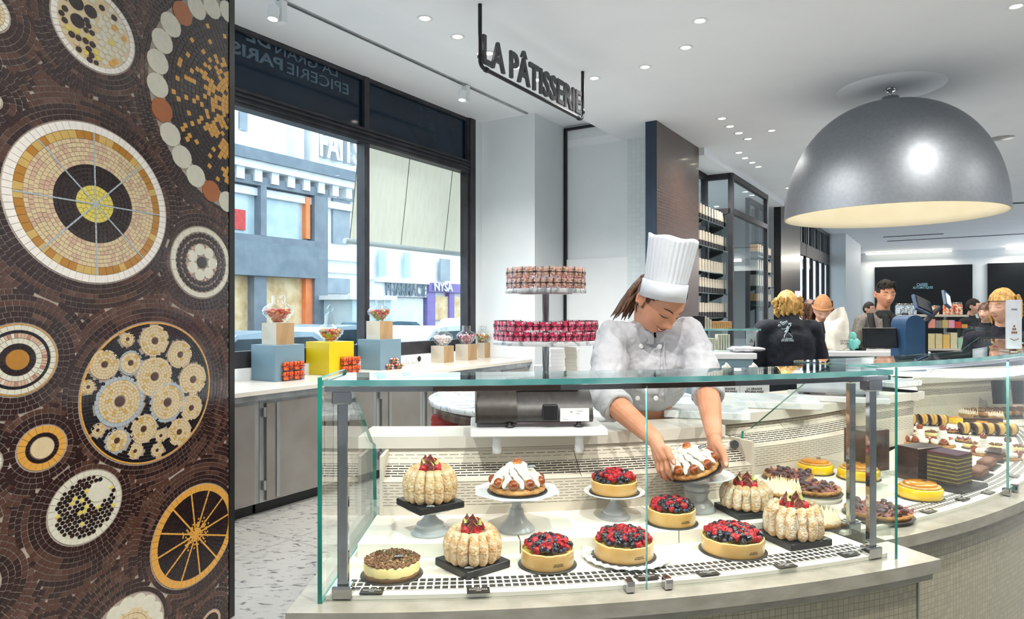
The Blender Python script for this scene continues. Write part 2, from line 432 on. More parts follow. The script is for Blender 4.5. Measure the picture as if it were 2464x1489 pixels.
X['bag'] = mat('thin_white_bag', 'd8d5cc', 'e6e4dc', 14, .45, bump=.5, bscale=14)
X['coat'] = mat('beige_coat', 'b7a898', 'c6b8a8', 30, .85)
X['blue'] = mat('petrol_blue_casing', '1d3c5c', '234668', 12, .45)
X['screen'] = mat('screen_black', '23272b', '2c3034', 12, .2)
X['screenon'] = mat('screen_lit', 'c8dcf0', 'e0ecf8', 30, .3, emit='a8c4e0', estr=.5)
X['darkwall'] = mat('black_wall_panel', '0a0d11', '0f1318', 3, .35)
X['boxa'] = mat('cream_box', 'b8b0a0', 'c6beae', 20, .6); X['boxb'] = mat('charcoal_box', '2e2e30', '3a3a3c', 20, .6); X['boxo'] = mat('tan_box', 'b88a52', 'c89a62', 20, .6)
X['orange'] = mat('orange_panel', 'e68048', 'ee8c54', 4, .6)
X['facade'] = mat('pale_facade', 'd3d8da', 'e2e6e8', 2, .8)
X['facadew'] = mat('white_facade', 'eef1f2', 'f6f8f8', 2, .8)
X['slate'] = mat('slate_blue_front', '6a757f', '78838c', 2, .6)
X['slated'] = mat('dark_slate_front', '66747f', '74828c', 2, .6)
X['pane'] = mat('street_window', 'a4bcc6', 'bccfd4', 1.2, .1)
X['paned'] = mat('dark_street_window', '7c8a94', '909ea6', 1.2, .15)
X['shop'] = mat('lit_shop_interior', 'c8a878', 'e6cfa4', 2.5, .6)
X['purple'] = mat('purple_shopfront', '7464a4', '8070b0', 3, .5)
X['asphalt'] = mat('asphalt', '5c6064', '6c7074', 20, .9)
X['car1'] = mat('silver_car_paint', '9fb4c0', 'b8ccd6', 3, .2, .4); X['car2'] = mat('white_car_paint', 'd8e2e4', 'e6eeee', 3, .25)
X['car3'] = mat('teal_car_paint', '3d5e6c', '4c7080', 3, .2, .3); X['carg'] = mat('car_window', '26323a', '3a4850', 3, .08)
X['rub'] = mat('rubber', '15161a', '1e2024', 20, .8)
X['lampr'] = mat('red_lamp', 'b02a2a', 'c83c34', 10, .3)
def translucent(m, k=.5):
    nt = m.node_tree; N = nt.nodes; L = nt.links; b = N['Principled BSDF']; t = N.new('ShaderNodeBsdfTranslucent'); x = N.new('ShaderNodeMixShader')
    r = [n for n in N if n.type == 'VALTORGB'][0]; L.new(r.outputs[0], t.inputs[0]); x.inputs[0].default_value = k
    L.new(b.outputs[0], x.inputs[1]); L.new(t.outputs[0], x.inputs[2]); L.new(x.outputs[0], N['Material Output'].inputs[0]); return m
X['awn'] = mat('cream_awning', 'f0ebde', 'f6f1e6', 30, .8, tex='noise', stretch=(1, 1, .1))
translucent(X['awn'], .6); translucent(X['bag'], .4)
X['upglass'] = mat('dark_upper_pane', '071c2e', '0a2238', 2, .08, spec=.35)
X['navyedge'] = mat('navy_edge', '12283e', '16304a', 5, .4)
X['rearw'] = mat('rear_wall_paint', 'a8a7a6', 'b4b3b2', 1.2, .7)
X['pearl'] = brick('pearl_tile', 'aaa58c', '9c977e', '837d68', .0170, .0170, .0009, 0.0, .22, .15, .7, noise_s=.006, coat=.4)
X['ltile'] = brick('pale_wall_tile', 'd8e0e2', 'cfd8db', 'c4d0d4', .055, .055, .0018, 0, .35, .1, .2)
X['btile'] = brick('brown_wall_tile', '4a362d', '3c2c26', '5a4638', .062, .036, .0012, 0, .3, .1, .4, coat=.2)
X['slots'] = brick('slotted_panel', '0c0c0d', '101011', 'd0c8ba', .038, .0058, .0016, .5, .45, .0, 0)
X['slots2'] = brick('thin_slotted_panel', '4a4840', '4a4840', 'd0c8ba', .035, .0084, .0035, .5, .45, .0, 0)
X['grille'] = brick('square_grille', '2c2c2a', '343430', 'f2efe6', .0195, .0195, .0024, .0, .4, .0, 0)
X['floorjt'] = mat('floor_joint', '8a8a86', '94948e', 5, .6)
# ---------------- the room ----------------
ZC, ZS = 3.6, 3.875
fl = MB(); fl.box((4, 10, -.03), (26, 40, .06)); 
fo = fl.build('floor', X['floor'], world=False); struct(fo)
jt = MB()
for k in range(-6, 9):
    jt.box((0, 0, 0), (0, 0, 0)) if False else None
    jt.wbox(-8, 14, -6+k*.9, -6+k*.9+.006, 0, .0015)
for k in range(-8, 14, 1): jt.wbox(k*1.25, k*1.25+.006, -8, .0, 0, .0014)
struct(jt.build('trim_1', X['floorjt'], world=True))
# main ceiling (o < -.85) and the raised strip along the window
c = MB()
c.wbox(-9, 26, -26, -.85, ZC, ZC+.1); struct(c.build('ceiling', X['ceil'], world=True))
c = MB(); c.wbox(-9, 4.87, -.85, .95, ZS, ZS+.1); c.wbox(-9, 4.87, -.87, -.85, ZC+.0, ZS+.1)
struct(c.build('ceiling', X['ceil'], world=True))
c = MB(); c.wbox(4.87, 26, -.87, 1.2, ZC, ZC+.1); struct(c.build('ceiling', X['ceil'], world=True))
# the rest of the shop behind and beside the camera
c = MB(); c.box((7.5, -4.6, 1.8), (25, .1, 3.6)); struct(c.build('wall_rear', X['rearw'], world=True))
c = MB(); c.box((20, 8, 1.8), (.1, 25, 3.6)); struct(c.build('wall_right', X['rearw'], world=True))
c = MB(); c.box((1.0, -4.4, 1.1), (2.4, .3, 2.2)); c.box((5.5, -4.4, 1.1), (2.8, .3, 2.2)); struct(c.build('wall_rear_shelving', X['walnut'], world=True))
# window front
OW = .75
sA = ws(553, OW)-.6; sM0, sM1 = ws(875, OW), ws(888, OW); sE0 = ws(1124, OW); sE1 = sE0+.14
zt0, zt1 = wz(553, 251, OW), wz(553, 207, OW)
zb0, zb1 = 1.02, 1.12
c = MB(); c.wbox(-5, 4.4, OW, OW+.1, -.25, zb0); struct(c.build('wall_left', X['wallw'], world=True))
def window(s0, s1, n):
    w0 = MB()
    w0.wbox(s0, s1, OW, OW+.1, zb0, zb1+.04); w0.wbox(s0, s1, OW-.02, OW+.1, zt0, zt1)
    for k, zz in enumerate((zt0+.035, zt0+.08, zt1-.03)): w0.wbox(s0, s1, OW-.035-.01*(k == 1), OW-.02, zz, zz+.012)
    w0.wbox(s0, s1, OW, OW+.1, ZS-.04, ZS)
    w0.wbox(s0-.001, s0+.035, OW-.01, OW+.1, zb0, ZS); w0.wbox(s1-.035, s1, OW-.01, OW+.1, zb0, ZS)
    o = struct(w0.build('window_%d' % n, X['frame'], world=True))
    g = MB(); g.wbox(s0+.035, s1-.035, OW+.04, OW+.05, zb1+.04, zt0)
    struct(g.build('window_%d_pane' % n, X['wglass'], world=True))
    g = MB(); g.wbox(s0+.035, s1-.035, OW+.03, OW+.045, zt1, ZS-.04)
    return struct(g.build('window_%d_upper_pane' % n, X['upglass'], world=True))
window(-3.2, (sM0+sM1)/2, 1); window((sM0+sM1)/2, sE0+.03, 2)
c = MB(); c.wbox(sE1, 4.10, OW-.03, OW+.1, 0, ZS); struct(c.build('wall_left_end', X['wallw'], world=True))
c = MB(); c.wbox(sE0+.03, sE1, OW-.03, OW+.12, zb0, ZS); struct(c.build('trim_2', X['frame'], world=True))
# name on the upper pane, read from the street, so mirrored here
def wall_text(name, txt, x0, y0, x1, y1, o, z_h, mirror, material, off=0.0, thick=.004, parent=None, sx=1.0):
    s0, s1 = ws(x0, o), ws(x1, o)
    me = text_mesh(txt, 1.0, thick, off, 'CENTER', sx, mirror)
    xs = [v.co.x for v in me.vertices]; ys = [v.co.y for v in me.vertices]
    wd, ht = max(xs)-min(xs), max(ys)-min(ys); cx, cy = (max(xs)+min(xs))/2, (max(ys)+min(ys))/2
    for v in me.vertices:
        v.co.x = (v.co.x-cx)*abs(s1-s0)/wd; v.co.y = (v.co.y-cy)*z_h/ht
    z = (wz(x0, y0, o)+wz(x1, y1, o))/2
    M = Matrix.Translation(W((s0+s1)/2, o, z)) @ Matrix.Rotation(WROT, 4, 'Z') @ Matrix.Rotation(PI/2, 4, 'X')
    return text_ob(name, me, material, M, parent)
X['ghost'] = mat('pale_window_lettering', '4d6374', '566c7c', 10, .5)
o_ = OW+.028
for txt, x0, x1, ya, yb, h, off in (('DE', 592, 650, 84, 104, .10, .03), ('LA GRAN', 662, 812, 112, 176, .10, .0), ('PARIS', 555, 680, 112, 155, .105, .03), ('EPICERIE', 690, 838, 163, 216, .10, 0)):
    tx = wall_text('lettering', txt, x0, ya, x1, yb, o_, h, True, X['ghost'], off)
    tag(tx, {'DE': 'mirrored grey letters DE on the dark upper window', 'LA GRAN': 'mirrored thin grey letters LA GRAN on the dark upper window', 'PARIS': 'mirrored bold grey word PARIS on the dark upper window', 'EPICERIE': 'mirrored thin grey word EPICERIE on the dark upper window'}[txt], 'lettering')
# white column and panelled recess
c = MB(); c.wbox(4.10, 4.87, -.05, OW-.001, 0, ZS); struct(c.build('wall_column', X['wallw'], world=True))
c = MB(); c.wbox(4.87, 4.97, -1.45, .1, 0, ZS)
struct(c.build('wall_back', X['wallw'], world=True))
c = MB(); c.wbox(4.845, 4.87, -1.42, -.06, 0, wz(1420, 546, -.6)-.35); struct(c.build('wall_back_panel', X['white'], world=True))
c = MB(); c.wbox(4.83, 4.868, -.09, -.052, 0, ZS-.03); c.wbox(4.83, 4.868, -.5, -.052, ZS-.055, ZS-.025); struct(c.build('trim_3', X['blackm'], world=True))
c = MB(); c.grid(lambda u, v: W(4.838, -.93-.52*u, ZC*v), 1, 1, 0, False, lambda u, v: (u*.52, v*ZC)); struct(c.build('wall_tiles', X['ltile'], world=True))
# brown tiled piers
def pier(s0, s1, o0, o1, nm, edge):
    c = MB(); c.wbox(s0, s1, o0+.004, o1, 0, ZC, 0)
    c.grid(lambda u, v: W(s0+(s1-s0)*u, o0, ZC*v), 1, 1, 1, False, lambda u, v: (u*(s1-s0), v*ZC))
    c.grid(lambda u, v: W(s1, o0+(o1-o0)*u, ZC*v), 1, 1, 1, False, lambda u, v: (u*(o1-o0), v*ZC))
    return struct(c.build(nm, [X[edge], X['btile']], world=True))
pier(4.229, 5.75, -1.53, -1.40, 'wall_pier_1', 'navyedge'); pier(10.92, 12.97, -1.53, -1.40, 'wall_pier_2', 'black')
# far wall with black panels
c = MB(); c.wbox(25.4, 25.6, -26, -1.3, 0, ZC); struct(c.build('wall_far', X['wallw'], world=True))
def on_far(x, y, s=25.4):                                            # a point of the far wall
    u = (x-CX)/F; o = (DX*s-1.96-u*(4.84+DY*s))/(DY+u*DX); p = W(s, o)
    return o, HC-(y-HY)/F*p.y
def far_panel(x0, x1, y0, y1, name, m, lab=None, cat=None, th=.06):
    oa, za = on_far(x0, y0); ob, zb = on_far(x1, y1)
    c = MB(); c.wbox(25.4-th, 25.4, ob, oa, min(za, zb), max(za, zb)); o = c.build(name, m, world=True)
    if lab: tag(o, lab, cat)
    return o
fp = far_panel(2105, 2340, 643, 820, 'wall_screen', X['darkwall'], 'large black wall panel reading CAISSES AUTOMATIQUES', 'wall panel')
far_panel(2376, 2520, 634, 830, 'wall_screen', X['darkwall'], 'second black wall panel cut by the right frame edge', 'wall panel')
X['cyan'] = mat('pale_cyan_print', '7fb0c4', '8fc0d4', 10, .5)
for txt, xc, yc, hw, h in (('CAISSES', 2219, 685.5, 13, .10), ('AUTOMATIQUES', 2221, 692.5, 24, .10)):
    me = text_mesh(txt, 1, .01, .01)
    xs = [v.co.x for v in me.vertices]; ys = [v.co.y for v in me.vertices]
    oa, za = on_far(xc-hw, yc); ob, zb = on_far(xc+hw, yc)
    for v in me.vertices: v.co.x *= (oa-ob)/(max(xs)-min(xs)); v.co.y *= h/(max(ys)-min(ys))
    text_ob('lettering', me, X['cyan'], Matrix.Translation(W(25.31, (oa+ob)/2, za)) @ Matrix.Rotation(WROT-PI/2, 4, 'Z') @ Matrix.Rotation(PI/2, 4, 'X'), fp)
# (the lettering rides on the panel)
for x0, x1, y in ((2085, 2290, 606), (2420, 2500, 592)):
    oa, za = on_far(x0, y); ob, zb = on_far(x1, y); c = MB(); c.wbox(25.1, 25.3, ob, oa, ZC-.05, ZC-.02)
    tag(c.build('cove_light', X['lampcove'], world=True), 'long cove lamp above %s' % ('the CAISSES panel' if x0 < 2200 else 'the right black wall panel'), 'lamp')
    light('AREA', 'cove_lamp_light', tuple(W(25.0, (oa+ob)/2, ZC-.08)), 60, (1, .93, .8), .2, abs(oa-ob), (0, R(25), WROT))
# glazed doors towards the street, between pier 2 and the far wall
def glazed(s0, s1, n, nm):
    c = MB(); o0 = -1.5; zh = 2.75
    c.wbox(s0, s1, o0, o0+.1, zh, zh+.28); c.wbox(s0, s1, o0, o0+.08, ZC-.08, ZC)
    for k in range(n+1):
        s = s0+(s1-s0)*k/n; c.wbox(s-.045, s+.045, o0, o0+.08, 0, ZC)
    for k in range(2*n):
        s = s0+(s1-s0)*(k+.5)/(2*n); c.wbox(s-.03, s+.03, o0, o0+.05, zh+.28, ZC)
    struct(c.build('door_%d' % nm, X['frame'], world=True))
    g = MB(); g.wbox(s0, s1, o0+.03, o0+.04, 0, ZC); struct(g.build('door_%d_pane' % nm, X['wglass'], world=True))
glazed(13.0, 17.6, 5, 1); glazed(21.4, 25.3, 4, 2)
c = MB(); c.wbox(17.6, 21.4, -1.9, -1.4, 0, ZC); struct(c.build('wall_column_far', X['wallw'], world=True))
# ---------------- mosaic panel ----------------
MD = Vector((.209, .978, 0)); MN = Vector((.978, -.209, 0)); MR = Vector((-1.372, 3.4, 0))
MS = 1.28
def mcen(x, y, hw):
    sl = [(3.4*u+1.372)/(.209-.978*u) for u in ((x-hw-CX)/F, (x+hw-CX)/F, (x-CX)/F)]
    s = (sl[0]+sl[1])/2; Y = 3.4+.978*s; k = (748-y)/(1587.0-x)*-1          # the rows of the panel run to its vanishing point
    xs = CX+F*(-1.372+.209*s)/Y; Ym = 3.4+.978*sl[2]
    return (s/MS, HC-((y+(748-y)*(xs-x)/(1587.0-x))-HY)/F*Y, (sl[1]-sl[0])/2/MS)
def mpt(w_, h, d=0): p = MR+MD*(w_*MS)+MN*d; return (p.x, p.y, h)
mos_root = thing('mosaic_panel', 'brown mosaic wall panel with citrus slice and bullseye circles', 'mosaic panel', (MR.x, MR.y, 0))
MW, MH = -1.36, 3.86
c = MB()
c.add([mpt(MW, 0), mpt(-.033, 0), mpt(-.033, MH), mpt(MW, MH), mpt(MW, 0, -.12), mpt(-.033, 0, -.12), mpt(-.033, MH, -.12), mpt(MW, MH, -.12)],
      [(0, 1, 2, 3), (4, 7, 6, 5), (1, 5, 6, 2), (0, 3, 7, 4)])
X['grout'] = mat('mosaic_grout', 'a89c92', 'b2a69c', 30, .8)
c.build('backing', X['grout'], mos_root, world=True)
c = MB(); q = [mpt(-.033, 0, .006), mpt(0, 0, .006), mpt(0, MH, .006), mpt(-.033, MH, .006), mpt(-.033, 0, -.13), mpt(0, 0, -.13), mpt(0, MH, -.13), mpt(-.033, MH, -.13)]
c.add(q, [(0, 1, 2, 3), (4, 7, 6, 5), (1, 5, 6, 2), (0, 3, 7, 4)]); c.build('edge_trim', X['black'], mos_root, world=True)
MOT = dict(a=mcen(222, 68, 101), b=mcen(200, 486, 198), c=mcen(548, 258, 190), d=mcen(481, 631, 71), e=mcen(35, 866, 102), f=mcen(347, 946, 157),
           g=mcen(99, 1078, 60), h=mcen(202, 1221, 89), i=mcen(461, 1290, 99), j=mcen(297, 1540, 96), k=mcen(505, 1500, 24), l=mcen(-22, 240, 25), m=mcen(-40, 20, 62), n=mcen(-48, 1120, 52), o=mcen(-60, 1420, 60), p=mcen(60, 1700, 80), q=mcen(480, 1720, 70))
TC = ['2f1a18', '50342a', '60443a', '241414', 'ece7e0', 'd6d3c2', 'b07a2c', 'd8a04a', 'd4c09a', 'c8a890', 'd8c860', '16151c', 'b08474', 'a8602a', 'a9b4bc', 'c9a860']
TM = [mat('tessera_'+str(i), h, None, 40, .22 if i not in (8, 9) else .35, coat=.35) for i, h in enumerate(TC)]
for i_, n_ in enumerate('dark_brown brown light_brown near_black white ivory gold_brown gold straw rose_beige lemon black terracotta copper mirror old_gold'.split()): TM[i_].name = 'tessera_'+n_
T_ = MB(); TR = random.Random(3)
def tile(poly, m, d=.0024):
    poly = [(min(p[0], -.034), p[1]) for p in poly]
    if max(p[0] for p in poly)-min(p[0] for p in poly) < 2e-3: return
    if max(p[0] for p in poly) < MW or min(p[1] for p in poly) > MH or max(p[1] for p in poly) < 0: return
    n = len(poly); d += TR.uniform(-.0002, .0002)
    b = [mpt(p[0], p[1], 0) for p in poly]; t = [mpt(p[0], p[1], d+TR.uniform(-.00015, .00015)) for p in poly]
    T_.add(b+t, [tuple(range(n, 2*n))]+[(i, (i+1) % n, n+(i+1) % n, n+i) for i in range(n)], m)
def ptile(cx, cy, r0, r1, a0, a1, m, d=.0024):
    k = 1 if (a1-a0) < .35 else max(2, int((a1-a0)/.2))
    pts = [(cx+r0*math.cos(a0+(a1-a0)*j/k), cy+r0*math.sin(a0+(a1-a0)*j/k)) for j in range(k+1)]
    pts += [(cx+r1*math.cos(a1-(a1-a0)*j/k), cy+r1*math.sin(a1-(a1-a0)*j/k)) for j in range(k+1)]
    tile(pts[::-1], m, d)
def ring(M_, r0, r1, m, n=None, gap=.0016, skip=None, ph=0):
    cx, cy, _ = M_; rm = (r0+r1)/2
    if n is None: n = max(6, int(2*PI*rm/((r1-r0)*1.05)))
    g = gap/2/max(rm, .004)
    for i in range(n):
        a = 2*PI*i/n+ph
        if skip and skip(a, rm): continue
        mm = m(a, rm) if callable(m) else m
        ptile(cx, cy, r0+gap/2, r1-gap/2, a+g, a+2*PI/n-g, mm)
def disc(cx, cy, r, m, n=12, d=.0026, e=1.0):
    tile([(cx+r*math.cos(2*PI*i/n), cy+r*e*math.sin(2*PI*i/n)) for i in range(n)], m, d)
def rings(M_, r0, r1, k, m, **kw):
    for i in range(k): ring(M_, r0+(r1-r0)*i/k, r0+(r1-r0)*(i+1)/k, m, ph=TR.uniform(0, 1), **kw)
def dots(M_, rmax, n, ms, rr, avoid=()):
    cx, cy, _ = M_; got = []
    for t in range(n*140):
        if len(got) >= n: break
        a = TR.uniform(0, 2*PI); r = rmax*math.sqrt(TR.random()); q = TR.uniform(*rr)
        if r+q > rmax: continue
        x, y = cx+r*math.cos(a), cy+r*math.sin(a)
        if any(math.hypot(x-p[0], y-p[1]) < (q+p[2])*.97 for p in got+list(avoid)): continue
        got.append((x, y, q)); disc(x, y, q, ms(x-cx, y-cy), 10)
def hexdots(M_, rmax, ms, q, avoid=(), jit=.12):
    cx, cy, _ = M_; st = q*2.06; nn = int(rmax/st)+2
    for i in range(-nn, nn+1):
        for j in range(-nn, nn+1):
            x, y = (i+.5*(j % 2))*st+TR.uniform(-jit, jit)*q, j*st*.87+TR.uniform(-jit, jit)*q
            if math.hypot(x, y)+q*.55 > rmax or any(math.hypot(cx+x-p[0], cy+y-p[1]) < q*.85+p[2] for p in avoid): continue
            disc(cx+x, cy+y, q*TR.uniform(.78, 1.0), ms(x, y), 10)
t_ = .0185
# field: rings around every motif, each tile kept by the nearest motif
for key, (cx, cy, r) in MOT.items():
    run = 0; mm = 0
    for k in range(17):
        rr = r+.004+(k+.5)*t_; n = int(2*PI*rr/(t_*1.12)); run = 0; ph = TR.random()
        for i in range(n):
            a = 2*PI*(i+ph)/n; x, y = cx+rr*math.cos(a), cy+rr*math.sin(a)
            if run <= 0:
                run = TR.randint(2, 6); pd = .8 if k < 3 else (.45 if k < 6 else .3)
                mm = 0 if TR.random() < pd else 1
            run -= 1
            if x > -.03 or x < MW or y < -.02 or y > MH: continue
            own = math.hypot(x-cx, y-cy)-r; ok = True
            for k2, (X2, Y2, R2) in MOT.items():
                if k2 != key and math.hypot(x-X2, y-Y2)-R2 < own-.006: ok = False; break
            if ok:
                g = .0014/rr; m2 = mm if TR.random() < .93 else (2 if mm == 1 else 3)
                ptile(cx, cy, rr-t_/2+.0013, rr+t_/2-.0013, a-PI/n+g*1.0, a+PI/n-g, m2)
P_ = MOT
m_ = P_['a']; r = m_[2]; ring(m_, r*.87, r, 4)
dots(m_, r*.86, 16, lambda x, y: 3, (.012, .026)) if False else None
av = []
disc(m_[0], m_[1], r*.868, 8, 40, .0006)
for (dx, dy, q) in ((-.45, .42, .17), (-.12, .38, .15), (-.42, .0, .16), (.15, .62, .07)): disc(m_[0]+dx*r, m_[1]+dy*r, q*r, 3, 14); av.append((m_[0]+dx*r, m_[1]+dy*r, q*r))
hexdots(m_, r*.86, lambda x, y: (5 if (x > -y*.3-.01 and TR.random() < .9) else TR.choice([3, 0, 0, 10, 8])) if TR.random() < .95 else 7, .0115, av, .3)
dots(m_, r*.86, 140, lambda x, y: TR.choice([5, 8, 8, 7, 0]), (.003, .006), av) if False else None
m_ = P_['b']; r = m_[2]
spk = lambda a, rm: False
ring(m_, r*.90, r, 4, n=76); ring(m_, r*.80, r*.90, lambda a, q: 6 if TR.random() < .7 else 15, n=58)
rings(m_, r*.49, r*.80, 6, lambda a, q: 8 if TR.random() < .72 else 9); rings(m_, r*.235, r*.49, 5, 3); rings(m_, .01*r, r*.235, 4, 10)
for k in range(8):
    a = PI/2+k*PI/4+.02; ca, sa = math.cos(a), math.sin(a); nseg = 14
    for q in range(nseg):
        ra, rb = r*.9*q/nseg, r*.9*(q+.93)/nseg; h = r*.009
        tile([(m_[0]+ca*ra-sa*h, m_[1]+sa*ra+ca*h), (m_[0]+ca*ra+sa*h, m_[1]+sa*ra-ca*h), (m_[0]+ca*rb+sa*h, m_[1]+sa*rb-ca*h), (m_[0]+ca*rb-sa*h, m_[1]+sa*rb+ca*h)], 14, .0034)
m_ = P_['c']; r = m_[2]
for k in range(30):
    a = 2*PI*k/30+.1; disc(m_[0]+math.cos(a)*r*.93, m_[1]+math.sin(a)*r*.93, r*.098, 13 if k in (11, 16, 20) else 5, 16, .0036)
ring(m_, r*.985, r*1.0, 5, n=60) if False else None
rings(m_, r*.80, r*.87, 2, 3)
for k in range(15):
    q = .80-.041*k; fr = .12+.95*(k/15)**1.4
    ring(m_, r*(q-.041), r*q, (lambda fr: (lambda a, rr: 7 if TR.random() < fr*(.8+.2*math.sin(a*9)) else 3))(fr))
rings(m_, .01*r, r*.19, 4, 7)
m_ = P_['d']; r = m_[2]; ring(m_, r*.86, r, 5, n=22); 
for q, n, s in ((.76, 34, .075), (.60, 26, .075)):
    for k in range(n): a = 2*PI*k/n; disc(m_[0]+math.cos(a)*r*q, m_[1]+math.sin(a)*r*q, r*s*.95, 3 if q > .7 else 0, 10)
for k in range(7): a = 2*PI*k/7; disc(m_[0]+math.cos(a)*r*.36, m_[1]+math.sin(a)*r*.36, r*.165, 5, 12)
disc(m_[0], m_[1], r*.16, 3, 14)
for k in range(12): a = 2*PI*k/12+.2; disc(m_[0]+math.cos(a)*r*.49, m_[1]+math.sin(a)*r*.49, r*.045, 9, 8)
m_ = P_['e']; r = m_[2]; ring(m_, r*.965, r, 7, n=46); ring(m_, r*.82, r*.965, 5, n=34); ring(m_, r*.74, r*.82, 11, n=30); ring(m_, r*.60, r*.74, lambda a, q: TR.choice([12, 9, 9, 5]), n=52); ring(m_, r*.45, r*.60, 5, n=24); ring(m_, r*.29, r*.45, 3, n=20); disc(m_[0], m_[1], r*.28, 6, 22)
m_ = P_['f']; r = m_[2]; ring(m_, r*.975, r, 7, n=60)
cl = [(285, 917, 60), (370, 906, 43), (401, 968, 43), (371, 820, 35), (250, 877, 36), (313, 873, 29), (432, 853, 29), (463, 913, 32), (459, 981, 26), (344, 1032, 32), (306, 816, 18), (211, 931, 19), (234, 1035, 18), (280, 1060, 31), (430, 1039, 28), (386, 1048, 16), (324, 1085, 19), (377, 1083, 16)]
sub = []
for (px, py, hw) in cl:
    py2 = py+20 if px == 285 else py
    q = mcen(px, py2 if px != 285 else 966, hw); sub.append(q)
for k in range(22):
    ra, rb = r*.975*k/22, r*.975*(k+1)/22
    ring(m_, ra, rb, lambda a, q: 11 if TR.random() < .85 else 3, skip=lambda a, q: any(math.hypot(m_[0]+math.cos(a)*q-s_[0], m_[1]+math.sin(a)*q-s_[1]) < s_[2]*1.0 for s_ in sub))
for j, q in enumerate(sub):
    rr = q[2]; outer = 14 if (j in (0, 2, 5, 13)) else 8
    ring(q, rr*.84, rr, outer, gap=.0012); n = max(2, int(rr*.6/.011)); rings(q, rr*.24, rr*.84, n, lambda a, z: 8 if TR.random() < .85 else 15, gap=.001); disc(q[0], q[1], rr*.2, 1, 12)
m_ = P_['g']; r = m_[2]; ring(m_, r*.68, r, 7, n=20); ring(m_, r*.50, r*.68, 3, n=26); disc(m_[0], m_[1], r*.47, 8, 22)
m_ = P_['h']; r = m_[2]; ring(m_, r*.85, r, 5, n=34); disc(m_[0], m_[1], r*.848, 5, 40, .0006); q = (m_[0]+.33*r, m_[1]+.32*r, .28*r); disc(q[0], q[1], q[2], 5, 22)
hexdots(m_, r*.84, lambda x, y: TR.choice([3, 3, 0, 0, 11, 3, 3, 11, 3, 0, 10]), .0080, [q])
m_ = P_['i']; r = m_[2]; ring(m_, r*.86, r, 7, n=52)
for k in range(24):
    ra, rb = r*.86*k/24, r*.86*(k+1)/24
    ring(m_, ra, rb, lambda a, q: 7 if TR.random() < max(0, .9-q/r*2.4) else TR.choice([3, 0, 11]), gap=.0012, ph=TR.random())
for k in range(12):
    a = k*PI/6+.12; ca, sa = math.cos(a), math.sin(a)
    for q in range(6):
        ra, rb = r*.87*q/6, r*.87*(q+.95)/6; h = r*.016
        tile([(m_[0]+ca*ra-sa*h, m_[1]+sa*ra+ca*h), (m_[0]+ca*ra+sa*h, m_[1]+sa*ra-ca*h), (m_[0]+ca*rb+sa*h, m_[1]+sa*rb-ca*h), (m_[0]+ca*rb-sa*h, m_[1]+sa*rb+ca*h)], 7, .0034)
m_ = P_['j']; r = m_[2]
for k in range(16): a = 2*PI*k/16; disc(m_[0]+math.cos(a)*r*.8, m_[1]+math.sin(a)*r*.8, r*.19, 5, 12, .0024+.0004*(k % 3))
rings(m_, r*.3, r*.68, 3, 8); disc(m_[0], m_[1], r*.3, 7, 16)
for key in 'klmnopq':
    m_ = P_[key]; r = m_[2]; ring(m_, r*.8, r, 9 if key == 'k' else 5); rings(m_, r*.3, r*.8, 3, 8 if key in 'lmo' else 3); disc(m_[0], m_[1], r*.28, 6, 14)
tg = T_.build('tesserae', TM, mos_root, world=True)
# ---------------- the street outside ----------------
ZST = -.25
c = MB(); c.wbox(-30, 80, .97, 30, ZST-.05, ZST); tag(c.build('street', X['asphalt'], world=True), kind='structure')
OF = 19.0                                                             # the facades across the street
def fs(x): return ws(x, OF)
def fz(x, y): return wz(x, y, OF)
def frect(mb, x0, x1, ytop, ybot, m, d0=0.0, d1=.15, xr=None):
    """a block on the facade: its columns and its rows at column x0"""
    s0, s1 = fs(x0), fs(x1); xr = xr if xr is not None else x0
    mb.wbox(s0, s1, OF-d1, OF-d0, fz(xr, ybot), fz(xr, ytop), m)
z0c, z1c = fz(555, 385), fz(555, 358)
b = thing('corner_building', 'pale stone building with a slate blue shopfront, seen through the left window', 'building', tuple(W(fs(650), OF, ZST)))
c = MB(); c.wbox(fs(380), fs(888), OF, OF+1, ZST, fz(555, 100)); c.build('wall', X['facadew'], b, world=True)
c = MB(); c.wbox(fs(380), fs(888), OF-.9, OF, z0c, z1c, 0); c.wbox(fs(380), fs(888), OF-.75, OF, z0c-.3, z0c, 1)
for k in range(26): s = fs(500)+k*.8; c.wbox(s, s+.35, OF-.6, OF, z0c-.75, z0c-.3, 1)
c.wbox(fs(380), fs(888), OF-.3, OF, z0c-1.25, z0c-.95, 1); c.build('cornice', [X['slated'], X['facade']], b, world=True)
for x0, x1 in ((500, 553), (690, 712), (728, 748)):
    c = MB(); c.wbox(fs(x0), fs(x1), OF-.5, OF, z1c, fz(555, 100)); c.build('pilaster', X['facade'], b, world=True)
c = MB(); frect(c, 573, 592, 268, 312, 0, 0, .1); c.build('window', X['paned'], b, world=True)
me = text_mesh('FAITS', 1, .3, .03)
M = Matrix.Translation(W((fs(765)+fs(862))/2-.3, OF-.3, fz(808, 362))) @ Matrix.Rotation(WROT, 4, 'Z') @ Matrix.Rotation(PI/2, 4, 'X')
xs = [v.co.x for v in me.vertices]; ys = [v.co.y for v in me.vertices]
for v in me.vertices: v.co.x *= (fs(862)-fs(765))/(max(xs)-min(xs)); v.co.y *= 1.25/(max(ys)-min(ys))
o = text_ob('raised_letters', me, X['facade'], M); o.parent = b; o.matrix_basis = Matrix.Translation(-b.location) @ M
